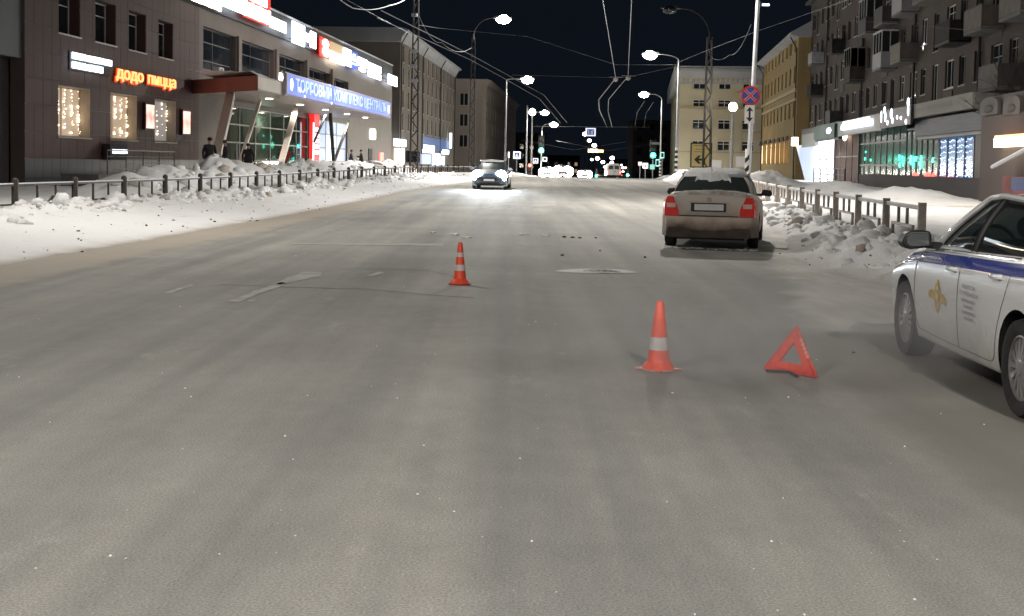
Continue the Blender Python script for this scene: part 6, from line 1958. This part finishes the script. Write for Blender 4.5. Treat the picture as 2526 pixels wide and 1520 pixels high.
SED = [(-2.30, .66, .44, .82, .62, .86), (-2.27, .78, .32, .93, .70, .985), (-2.12, .845, .25, .985, .735, 1.04), (-1.6, .862, .21, 1.0, .75, 1.06), (-1.0, .868, .20, .975, .765, 1.05), (0.0, .868, .19, .95, .775, 1.0), (.9, .868, .19, .915, .765, .99),
       (1.35, .86, .20, .875, .735, .96), (1.9, .81, .21, .79, .65, .86), (2.13, .71, .26, .69, .55, .75), (2.24, .53, .35, .58, .43, .62)]
SK = [(1.18, 0, .42, 0, 'windscreen'), (1.10, .42, .38, .38, 'windscreen'), (.92, .675, .28, .545, 'pillar'), (.84, .72, .23, .575, 'side_window'), (-.08, .765, -.18, .60, 'black_pillar'), (-.18, .765, -.28, .60, 'side_window'),
      (-1.12, .745, -.92, .59, 'pillar'), (-1.62, .685, -1.13, .545, 'rear_window'), (-1.76, .42, -1.19, .38, 'rear_window'), (-1.80, 0, -1.21, 0, '')]
zr_s = lambda x: 1.375 - .12 * ((x + .40) / .85) ** 2
sd = Car('parked_sedan', 'dirty beige sedan with snow on its roof parked at the right snow bank', SED, SK, 2.68, .31, .36, M_BEIGECAR, M_CARGLD, zr_s, track=.76)
sd.lower([(-.12, .98, 'front_door'), (-1.02, -.13, 'rear_door')]).green().wheels(mat('grimy_hubcap', (.13, .12, .11), .5, .4, vary=.3), 10)
SH = math.pi / 2 - R(12.5)
wl_, wr_ = at_ground(1664, 605), at_ground(1850, 612)
print('sedan track', (wr_ - wl_).length, wl_, wr_)
c = (wl_ + wr_) / 2
fw_ = Vector((math.cos(SH), math.sin(SH), 0))
sp_ = c + fw_ * (1.34 - .12)
sd.e.location = (sp_.x, sp_.y, .002); sd.e.rotation_euler = (0, 0, SH)
M_TAIL = mat('tail_red_lens', (.55, .025, .018), .25, vary=.15, scale=20, emit=(1, .03, .02), estr=.05); M_TAILW = mat('tail_clear_lens', (.80, .55, .50), .3, vary=.1)  # red emission stands in for light thrown back by the unlit lens
def rear_x(y): return -2.328 + .035 * (abs(y) / .80) ** 4
for sg in (1, -1):
    def patch(name, m, zz, ys_of, off, parent):
        b = MB(); P = []
        for z in zz:
            a, b2 = ys_of(z); P.append([(rear_x(y) - off, sg * y, z) for y in np.linspace(a, b2, 9)])
        b.grid(P)
        front = []                     # side wrap
        b.grid([[(P[i][-1][0], P[i][-1][1], P[i][-1][2]) for i in range(len(P))], [(-2.06, sg * (sd.side_y(-2.06, P[i][-1][2]) + .004), P[i][-1][2]) for i in range(len(P))]])
        b.grid([[(P[i][0][0], P[i][0][1], P[i][0][2]) for i in range(len(P))], [(-2.2, P[i][0][1], P[i][0][2]) for i in range(len(P))]])
        return b.build(name, m, parent, smooth=30)
    zz = list(np.linspace(.605, .955, 9))
    inner = lambda z: .545 + .10 * sstep(.70, .96, z)
    outer = lambda z: .80 - .05 * sstep(.80, .96, z)
    tl = patch('taillight', M_TAIL, zz, lambda z: (inner(z), outer(z)), .006, sd.e)
    b = MB(); b.grid([[(rear_x(y) - .010, sg * y, z) for y in np.linspace(.60, .76, 6)] for z in (.755, .80, .835)]); b.build('reversing_lens', M_TAILW, tl)
# bumper
b = MB(); P = []
for z, o_ in ((.235, .03), (.25, .05), (.33, .075), (.46, .085), (.56, .09), (.595, .075), (.60, .03)):
    P.append([(rear_x(y) - o_ + .02 if abs(y) < .80 else -2.2 + (abs(y) - .80) * 4.0, y * (1.0 if abs(y) < .80 else 1.0), z) for y in list(np.linspace(-.875, .875, 31))])
b.grid(P); b.build('rear_bumper', M_BEIGECAR, sd.e, smooth=40)
MB().box(-2.385, -2.30, -.72, .72, .225, .40).build('bumper_lower_trim', mat('grimy_plastic', (.075, .06, .05), .8, vary=.3), sd.e)
MB().box(-2.335, -2.31, -.53, .53, .602, .618).build('boot_gap', M_BLACK, sd.e)
MB().box(-2.336, -2.30, -.30, .32, .695, .845).build('plate_recess', M_BLACK, sd.e); 
pl_ = MB().box(-2.347, -2.336, -.26, .26, .715, .825).build('number_plate', mat('plate_white', (.86, .86, .86), .35, vary=.05), sd.e)
MB().box(-2.340, -2.31, -.34, .36, .847, .868).build('plate_light_bar', M_BEIGECAR, sd.e)
MB().lathe([(.026, -.006), (.036, -.006), (.036, .0), (.026, 0)], 20, (-2.31, .0, .905), 'x', close=True).build('badge_ring', mat('badge_chrome', (.25, .24, .23), .3, .8, vary=.1), sd.e)
MB().ball((-2.29, -.67, .45), .03, .07, .10, 12, 8).build('fog_lamp', M_BEIGECAR, sd.e)
MB().tube([(-.95, .05, 1.37), (-1.16, .05, 1.53)], .006, 5).build('antenna', M_BLACK, sd.e)
MB().tube([(-2.2, .45, .24), (-2.36, .45, .235)], .03, 10).build('exhaust_pipe', M_DKSTEEL, sd.e)
for sg in (1, -1):
    mr = MB(); mr.prism([(sg * a, z) for a, z in ((.82, .94), (1.02, .92), (1.06, .97), (1.02, 1.05), (.86, 1.06))], 'x', .66, .80)
    o = mr.build('mirror', M_BLACK, sd.e); bv = o.modifiers.new('round', 'BEVEL'); bv.width = .02; bv.segments = 2
    MB().bar((.74, sg * .75, .95), (.72, sg * .88, .955), .08, .05).build('mirror_arm', M_BLACK, o)
# snow on roof, boot and rear window edge
b = MB(); G = sd.roofgrid; P = []
for i in range(len(G)):
    row = []
    for j, (x, y, z) in enumerate(G[i]):
        ed = 0.0 if j in (0, len(G[i]) - 1) or i == 0 else 1.0
        row.append((x, y, z + .006 + ed * (.055 + .03 * fbm(x * 3, y * 3, 2))))
    P.append(row)
last = G[-1]                     # ragged edge hanging over the rear window
for k in (1, 2):
    row = []
    for (x, y, z) in last:
        t = k * (.075 + .075 * fbm(y * 5.5, 1.7) + .05 * fbm(y * 14, 5.0)) * (1 - .85 * sstep(.30, .56, abs(y)))
        row.append((x - t * 1.25, y * (1 + .12 * k * .5), z - t * .62 + (.040 if k == 1 else .012)))
    P.append(row)
b.grid(P); b.build('roof_snow', M_SNOW, sd.e, smooth=True)
b = MB(); P = []
for i in range(11):
    x = -1.84 - .40 * i / 10
    P.append([(x, y, sd.ring(x)[-1][1] - (sd.ring(x)[-1][1] - sd.zs(x)) * (abs(y) / .70) ** 2.2 + .004 + max(0, .022 + .045 * fbm(x * 5, y * 4, 7)) * (1 if 0 < i < 10 else 0)) for y in np.linspace(-.66, .66, 31)])
b.grid(P); b.build('boot_snow', snow_material('thin_dirty_snow', (.52, .49, .46), (.30, .25, .21), .42, .58, 5.0, .5, .9), sd.e, smooth=True)
seam(sd, [(-.12, .93), (-.10, .6), (-.12, .28)], sd.doors['front_door']); seam(sd, [(-.9, .33), (-1.0, .6), (-1.1, .93)], sd.doors['rear_door'])

# ------------------------------------------------------------------ oncoming car, left lane
M_ONC = mat('dark_blue_grey_paint', (.05, .065, .085), .3, vary=.15, coat=.5)
M_HEADB = glow('headlight_cold', (.80, .93, 1.0), 160.0); M_HEADW = glow('headlight_warm', (1.0, .92, .80), 130.0)
def small_car(name, label, pos, heading, paint, head_mat, power, group, headr=.15, col=(.8, .92, 1), tail=False):
    c = Car(name, label, SED, SK, 2.68, .31, .36, paint, M_CARGLD, zr_s, group, track=.76)
    c.lower().green().wheels(M_RIM, 8)
    c.e.location = pos; c.e.rotation_euler = (0, 0, heading)
    for sg in (1, -1):
        if head_mat:
            MB().ball((2.10, sg * .58, .66), .09, headr, headr, 12, 8).build('headlight', head_mat, c.e)
            if power:
                L_ = bpy.data.lights.new('headlight_beam', 'SPOT'); L_.energy = power; L_.color = col; L_.spot_size = R(70); L_.spot_blend = .9; L_.shadow_soft_size = .1
                o = bpy.data.objects.new('headlight_beam', L_); COL.objects.link(o); o.parent = c.e; o.location = (2.32, sg * .58, .66); o.rotation_euler = (R(86), 0, -math.pi / 2)
        MB().ball((-2.25, sg * .66, .80), .06, .13, .10, 10, 6).build('taillight', M_FARR if tail else MATS['red_lens'], c.e)
        mr = MB(); mr.prism([(sg * a, z) for a, z in ((.82, .94), (1.02, .92), (1.06, .97), (1.02, 1.05), (.86, 1.06))], 'x', .66, .80); mr.build('mirror', M_BLACK, c.e)
    MB().box(2.20, 2.27, -.40, .40, .42, .56).build('grille', M_BLACK, c.e); MB().box(2.255, 2.28, -.26, .26, .40, .50).build('number_plate', mat('plate_white', (.62, .60, .58), .5), c.e)
    return c
Yc = 64
p = at_y(1214, 450, Yc)
oc = small_car('oncoming_car', 'dark car with two dazzling white headlights driving towards us beside the left bank', (p.x, Yc, g(Yc)), -math.pi / 2 - R(3), M_ONC, M_HEADB, 1000, 'oncoming cars', .27)
b = MB(); b.grid([[(x, y, z + .01 + .04 * max(0, fbm(x * 3, y * 3, 1) + .3)) for (x, y, z) in r_] for r_ in oc.roofgrid]); b.build('roof_snow', M_SNOW, oc.e, smooth=True)
for (px, Y_, lab, m, pw) in [(1389, 150, 'car with the largest far pair of blazing headlights at the crest', M_HEADW, 900), (1351, 172, 'far car with blazing headlights, leftmost at the crest', M_HEADW, 500), (1443, 205, 'far car with smaller blazing headlights just left of the white van', M_HEADW, 500)]:
    p = at_y(px, 430, Y_)
    small_car('far_car', lab, (p.x, Y_, g(Y_)), -math.pi / 2 - R(3), M_ONC, m, pw, 'oncoming cars', .62 if Y_ < 160 else .6, (1, .93, .82))
for (px, Y_, lab) in [(1486, 235, 'far car with red tail lights left of the white van'), (1543, 240, 'far car with red tail lights right of the white van')]:
    p = at_y(px, 430, Y_)
    small_car('far_car', lab, (p.x, Y_, g(Y_)), math.pi / 2 - R(5), M_ONC, None, 0, 'cars driving away', tail=True)
# white van at the crest
Yv = 185
p = at_y(1514, 430, Yv)
zb = at_y(1514, 441.5, Yv).z
v = empty('white_van', (p.x, Yv, zb), 0, 'white van driving away at the crest of the road', 'van')
M_VAN = mat('van_white', (.62, .62, .62), .4, vary=.1)
b = MB(); b.prism([(-.98, .45), (-1.02, .9), (-.98, 1.4), (-.82, 2.05), (-.62, 2.22), (.62, 2.22), (.82, 2.05), (.98, 1.4), (1.02, .9), (.98, .45)], 'y', 0, 4.6); b.build('body', M_VAN, v, smooth=30)
for sg in (-1, 1):
    MB().prism([(sg * .10, 1.38), (sg * .78, 1.38), (sg * .68, 1.92), (sg * .10, 1.92)], 'y', -.03, .0).build('rear_window', M_CARGLD, v)
    MB().prism([(sg * .12, 1.72), (sg * .66, 1.72), (sg * .62, 1.86), (sg * .12, 1.86)], 'y', -.04, -.03).build('window_shade', M_BLACK, v)
    MB().box(sg * .86, sg * 1.0, -.05, .0, .75, 1.15).build('taillight', M_FARR, v)
    MB().lathe([(.2, -.12), (.34, -.12), (.36, 0), (.34, .12), (.2, .12)], 20, (sg * .85, .9, .36), 'x', close=True).build('wheel', M_RUBBER, v)
MB().box(-1.0, 1.0, -.12, .1, .38, .55).build('bumper', M_BLACK, v); MB().box(-.015, .015, -.012, .0, .55, 2.1).build('door_gap', M_BLACK, v); MB().box(.15, .30, -.04, 0, 1.0, 1.12).build('door_handle', M_BLACK, v)
# ================================================================== CONES, TRIANGLE
M_CONE = mat('cone_orange_red', (.88, .095, .040), .45, vary=.12, scale=12)
M_BANDW = mat('cone_white_band', (.62, .58, .57), .4, vary=.12, scale=25)
def cone(p, h, prof, bands, base, rot, label):
    e = empty('traffic_cone', p, rot, label, 'traffic cone', 'traffic cones on the road')
    b = MB(); b.lathe([(r * .93, z * h + .0) for r, z in prof[::-1]] [:0] + [(r, z * h) for r, z in prof], 40); b.build('body', M_CONE, e, smooth=50)
    for (z0, z1) in bands:
        R_ = lambda z: float(np.interp(z, [q[1] for q in prof], [q[0] for q in prof])) + .0018
        q = MB(); q.lathe([(R_(z0), z0 * h), (R_((z0 + z1) / 2), (z0 + z1) / 2 * h), (R_(z1), z1 * h)], 40); q.f = [f for f in q.f if len(f) == 4]; q.m = [0] * len(q.f); q.build('reflective_band', M_BANDW, e, smooth=True, fixn=False)
    base(e)
    return e
def base_flaps(e):
    s = .118
    P = []
    for k in range(32):
        a = 2 * math.pi * k / 32; c, s_ = abs(math.cos(a)), abs(math.sin(a)); r = .128 * (1 + .36 * (min(c, s_) / max(c, s_)) ** 6); P.append((r * math.cos(a), r * math.sin(a)))
    MB().prism(P, 'z', .002, .014).build('base', mat('cone_base_pale', (.60, .30, .25), .5, vary=.2, scale=14), e)
def base_ring(e):
    MB().lathe([(.125, .001), (.137, .004), (.137, .016), (.12, .02)], 32).build('base', mat('cone_base_dark_red', (.42, .04, .03), .5, vary=.15), e)
p = at_ground(1624, 912)
cone((p.x, p.y, 0), .505, [(.124, .02), (.110, .065), (.092, .11), (.083, .14), (.079, .20), (.062, .46), (.0475, .70), (.028, .985), (.022, 1.0), (.016, .995)], [(.30, .485)], base_flaps, R(40), 'tall orange red cone with a single white band nearest the camera')
p = at_ground(1134, 702)
cone((p.x, p.y, 0), .52, [(.128, .02), (.115, .06), (.098, .11), (.080, .14), (.076, .18), (.060, .44), (.045, .66), (.040, .76), (.036, .84), (.028, .965), (.018, 1.0), (.010, .99)], [(.335, .475), (.655, .76)], base_ring, 0, 'smaller looking far cone with two white bands left of the road middle')
# warning triangle
pl, pr_ = at_ground(1882, 911), at_ground(2017, 934)
wd = (pr_ - pl); wd.z = 0; W_ = wd.length
print('triangle width', W_)
e = empty('warning_triangle', ((pl.x + pr_.x) / 2, (pl.y + pr_.y) / 2, 0), math.atan2(wd.y, wd.x), 'red reflective warning triangle standing on the road before the police car', 'warning triangle')
hT = .355
M_TRI = mat('triangle_red', (.62, .035, .018), .35, vary=.25, scale=18); M_TRI2 = mat('triangle_inner_red', (.80, .065, .03), .3, vary=.15, scale=25)
def tri_frame(o_, i_, y0, y1, name, m, parent):
    b = MB(); V = []
    for y in (y0, y1):
        for T in (o_, i_): V += [(x, y, z) for x, z in T]
    fs = []
    for k in range(3):
        j = (k + 1) % 3
        fs += [(k, j, 3 + j, 3 + k), (6 + j, 6 + k, 9 + k, 9 + j), (k, 6 + k, 6 + j, j), (3 + j, 9 + j, 9 + k, 3 + k)]
    b.add(V, fs); o = b.build(name, m, parent); return o
def tri(s_, cz): 
    return [(-W_ / 2 * s_, cz - hT * s_ / 3), (W_ / 2 * s_, cz - hT * s_ / 3), (0, cz + hT * 2 / 3 * s_)]
cz = hT / 3 + .010
body = tri_frame(tri(1.0, cz), tri(.41, cz), -.008, .012, 'reflector_frame', M_TRI, e)
tri_frame(tri(.80, cz), tri(.46, cz), -.0115, -.0085, 'inner_band', M_TRI2, e)
bv = body.modifiers.new('round', 'BEVEL'); bv.width = .006; bv.segments = 2
gq = MB()
for k in range(5):
    t = .30 + k * .09; x = .0 + t * W_ / 2 * .86; z = cz + hT * 2 / 3 * .86 - t * hT * .86 + .012
    gq.box(x - .010, x + .014, -.0135, -.012, z - .012, z + .014)
gq.build('glint_print', mat('triangle_pale_print', (.85, .35, .25), .3, vary=.2), e)
for _c in e.children: _c.rotation_euler = (-R(11), 0, 0)
MB().bar((-.14, .10, .012), (.14, -.10, .012), .02, .018).bar((-.14, -.10, .014), (.14, .10, .014), .02, .018).build('cross_feet', M_DKSTEEL, e)
MB().box(-W_ / 2 * .9, W_ / 2 * .9, -.012, .016, .004, .026).build('lower_edge', M_TRI, e).rotation_euler = (-R(11), 0, 0)

# ================================================================== PEOPLE (about 60 pixels tall in the photograph)
def person(pos, face, jacket, trousers, hat, label, pose='stand', H=1.74):
    """one continuous skinned body; face = heading of the chest"""
    me = bpy.data.meshes.new('body')
    k = H / 1.74
    J = {}
    V, E, Rr = [], [], []
    def add(n, p, r, parent=None):
        J[n] = len(V); V.append(tuple(c * k for c in p)); Rr.append((r * k, r * k))
        if parent: E.append((J[parent], J[n]))
    add('pelvis', (0, 0, .93), .165); add('waist', (.0, 0, 1.10), .160, 'pelvis'); add('chest', (.0, 0, 1.32), .175, 'waist'); add('neckb', (0.0, 0, 1.46), .085, 'chest'); add('neck', (.01, 0, 1.52), .058, 'neckb'); add('head', (.03, 0, 1.60), .088, 'neck'); add('crown', (.025, 0, 1.69), .075, 'head')
    st = .10 if pose != 'walk' else .0
    for sd_, sg in (('l', 1), ('r', -1)):
        fw = (.16 if sg > 0 else -.14) if pose == 'walk' else .02 * sg
        add('hip' + sd_, (0, .095 * sg, .88), .108, 'pelvis'); add('knee' + sd_, (fw * .6 + .03, .10 * sg, .49), .075, 'hip' + sd_); add('ank' + sd_, (fw, .105 * sg, .10), .052, 'knee' + sd_); add('toe' + sd_, (fw + .15, .12 * sg, .045), .042, 'ank' + sd_)
        add('sho' + sd_, (0, .20 * sg, 1.40), .085, 'chest')
        if pose == 'phone' and sg > 0: el, wr, ha = (.10, .25, 1.17), (.28, .14, 1.25), (.34, .10, 1.27)
        elif pose == 'pockets': el, wr, ha = (-.06, .31 * sg, 1.13), (.08, .25 * sg, .96), (.12, .21 * sg, .93)
        else: el, wr, ha = (-.03 + .1 * (-sg if pose == 'walk' else 0), .27 * sg, 1.13), (.05 + .16 * (-sg if pose == 'walk' else 0), .27 * sg, .90), (.07 + .18 * (-sg if pose == 'walk' else 0), .265 * sg, .82)
        add('elb' + sd_, el, .062, 'sho' + sd_); add('wri' + sd_, wr, .048, 'elb' + sd_); add('han' + sd_, ha, .04, 'wri' + sd_)
    me.from_pydata(V, E, [])
    o = bpy.data.objects.new('tmp', me); COL.objects.link(o)
    o.modifiers.new('skin', 'SKIN'); ss = o.modifiers.new('sub', 'SUBSURF'); ss.levels = 1; ss.render_levels = 1
    sv = me.skin_vertices[0].data
    for i, r in enumerate(Rr): sv[i].radius = r
    sv[0].use_root = True
    dg = bpy.context.evaluated_depsgraph_get(); dg.update()
    m2 = bpy.data.meshes.new_from_object(o.evaluated_get(dg))
    bpy.data.objects.remove(o)
    m2.materials.clear()
    for m in (jacket, trousers, M_SKIN, M_BLACK): m2.materials.append(m)
    for f in m2.polygons:
        c = f.center / k
        f.use_smooth = True
        f.material_index = 3 if c.z < .12 else 1 if c.z < .84 and abs(c.y) < .235 else 2 if (c.z > 1.49 or (c.z < .86 and abs(c.y) > .2)) else 0
    e = empty('person', pos, face, label, 'person')
    b_ = bpy.data.objects.new('body', m2); COL.objects.link(b_); b_.parent = e
    MB().lathe([(.092 * k, -.02 * k), (.102 * k, .03 * k), (.090 * k, .085 * k), (.05 * k, .118 * k), (.0, .125 * k)], 14, (.022 * k, 0, 1.655 * k)).build('hat', hat, e, smooth=True)
    hem = MB(); hem.lathe([(.205 * k, .80 * k), (.20 * k, .95 * k), (.185 * k, 1.10 * k)], 14); hem.f = [f for f in hem.f if len(f) == 4]; hem.m = [0] * len(hem.f); o2 = hem.build('jacket_hem', jacket, e, smooth=True); o2.scale = (.85, 1.08, 1)
    fc = MB()
    for sg in (1, -1): fc.ball((.112 * k, .032 * sg * k, 1.615 * k), .011 * k, nu=6, nv=4)
    fc.build('eyes', M_BLACK, e); MB().ball((.125 * k, 0, 1.59 * k), .016 * k, .013 * k, .022 * k, 6, 4).build('nose', M_SKIN, e)
    if pose == 'phone': MB().box(.345 * k, .355 * k, .05 * k, .12 * k, 1.22 * k, 1.36 * k).build('phone', M_BLACK, e)
    return e
M_SKIN = mat('skin', (.42, .25, .18), .6, vary=.05)
M_JBLK = mat('black_jacket', (.012, .012, .015), .85, vary=.3); M_JGRY = mat('grey_jacket', (.045, .042, .045), .9, vary=.3); M_JRED = mat('red_jacket', (.30, .03, .025), .8, vary=.2); M_JNAV = mat('navy_jacket', (.018, .02, .04), .85, vary=.25); M_TRO = mat('dark_trousers', (.015, .016, .02), .9, vary=.2)
def on_plat(px, off, lift=.55):
    l = S.l(px, off); q = S.world(l, off, 0); return (q.x, q.y, lift)
person(on_plat(517, 4.6), R(-60), M_JBLK, M_TRO, M_JBLK, 'person in a black coat at the left end of the entrance canopy', 'stand', 1.80)
person(on_plat(556, 4.4), R(200), M_JGRY, M_TRO, M_JGRY, 'person in a grey hooded coat between two dark figures under the canopy', 'pockets', 1.74)
person(on_plat(612, 4.7), R(100), M_JBLK, M_TRO, M_JBLK, 'person in a black coat right of the snow peak before the lobby glass', 'stand', 1.64)
person(on_plat(706, 1.4), R(-95), M_JRED, M_TRO, M_JBLK, 'person in a red jacket walking out of the glass doors', 'walk', 1.74)
person(on_plat(866, 2.6), R(0), M_JNAV, M_TRO, M_JBLK, 'person in navy jacket standing left of the two by the right wall', 'pockets', 1.70)
person(on_plat(891, 2.6), R(180), M_JBLK, M_TRO, M_JBLK, 'person in black holding a phone by the right wall of the entrance', 'phone', 1.76)
# snow caked bollard and bins by the entrance
q = on_plat(584, 5.2); e = empty('thin_pole', (q[0], q[1], .2), 0, 'thin pale pole rising out of the pointed snow pile', 'pole'); MB().tube([(0, 0, 0), (0, 0, 2.0)], .035, 8).build('shaft', M_GALV, e); MB().lathe([(.035, 0), (.05, .02), (.03, .06), (0, .07)], 10, (0, 0, 2.0)).build('cap', M_GALV, e)

# ================================================================== BARE TREE at the right edge
def bare_tree(px, Y, h, label, seed, spread=.5):
    rnd = random.Random(seed)
    p = at_y(px, 430, Y)
    e = empty('bare_tree', (p.x, Y, .1), 0, label, 'tree')
    tr, br = MB(), MB()
    def grow(mb, a, d, L, r, depth):
        n = 4; P = [a]; q = a
        for i in range(n):
            d = (d + Vector((rnd.gauss(0, .12), rnd.gauss(0, .12), rnd.gauss(.03, .08)))).normalized(); q = q + d * (L / n); P.append(q)
        mb.tube(P, [r * (1 - .55 * i / n) for i in range(n + 1)], 7 if depth < 2 else 4, cap=False)
        if depth >= 5: return
        for i in range(3 if depth else 5):
            t = rnd.uniform(.45, 1.0); o = P[min(n, int(t * n))]
            dd = (d + Vector((rnd.gauss(0, spread), rnd.gauss(0, spread), rnd.uniform(-.1, .35)))).normalized()
            grow(br, o, dd, L * rnd.uniform(.55, .75), r * .5, depth + 1)
    grow(tr, Vector((0, 0, -.3)), Vector((0, 0, 1)), h * .38, h * .011, 0)
    M_BARK = mat('dark_bark', (.035, .028, .024), .9, vary=.3, scale=10, bump=.4)
    tr.build('trunk', M_BARK, e, smooth=True, fixn=False); br.build('crown', M_BARK, e, smooth=True, fixn=False)
bare_tree(2585, 52, 10, 'bare dark tree in front of the apartment block at the right edge', 5)

# ================================================================== exhaust vapour drifting from the police car
m_ = bpy.data.materials.new('vapour'); m_.use_nodes = True
nt_ = m_.node_tree; nt_.nodes.clear()
out_ = nt_.nodes.new('ShaderNodeOutputMaterial'); pv = nt_.nodes.new('ShaderNodeVolumePrincipled')
pv.inputs['Color'].default_value = (.95, .93, .95, 1); pv.inputs['Anisotropy'].default_value = .2
tc_ = nt_.nodes.new('ShaderNodeTexCoord'); nz_ = nt_.nodes.new('ShaderNodeTexNoise'); nz_.inputs['Scale'].default_value = 1.1; nz_.inputs['Detail'].default_value = 4; nz_.inputs['Roughness'].default_value = .6
nt_.links.new(tc_.outputs['Object'], nz_.inputs['Vector'])
gr = nt_.nodes.new('ShaderNodeTexGradient'); gr.gradient_type = 'SPHERICAL'
mp_ = nt_.nodes.new('ShaderNodeMapping'); mp_.inputs['Location'].default_value = (-1, -1, -1); mp_.inputs['Scale'].default_value = (2, 2, 2)
nt_.links.new(tc_.outputs['Generated'], mp_.inputs['Vector']); nt_.links.new(mp_.outputs[0], gr.inputs[0])
r_ = nt_.nodes.new('ShaderNodeMapRange'); r_.inputs['From Min'].default_value = .42; r_.inputs['From Max'].default_value = .75; nt_.links.new(nz_.outputs['Fac'], r_.inputs['Value'])
mu = nt_.nodes.new('ShaderNodeMath'); mu.operation = 'MULTIPLY'; nt_.links.new(r_.outputs[0], mu.inputs[0]); nt_.links.new(gr.outputs['Fac'], mu.inputs[1])
mu2 = nt_.nodes.new('ShaderNodeMath'); mu2.operation = 'MULTIPLY'; mu2.inputs[1].default_value = 2.0; nt_.links.new(mu.outputs[0], mu2.inputs[0]); nt_.links.new(mu2.outputs[0], pv.inputs['Density'])
nt_.links.new(pv.outputs[0], out_.inputs['Volume'])
vb = MB().ball((0, 0, 0), 2.1, 1.3, .45, 24, 14)
vo = vb.build('exhaust_vapour', m_, smooth=True, kind='stuff', label='thin white exhaust vapour drifting over the road beside the police car', cat='vapour')
q = at_ground(1850, 960); vo.location = (q.x, q.y, .42)
SC.cycles.volume_step_rate = 2.0
SC.cycles.volume_max_steps = 64
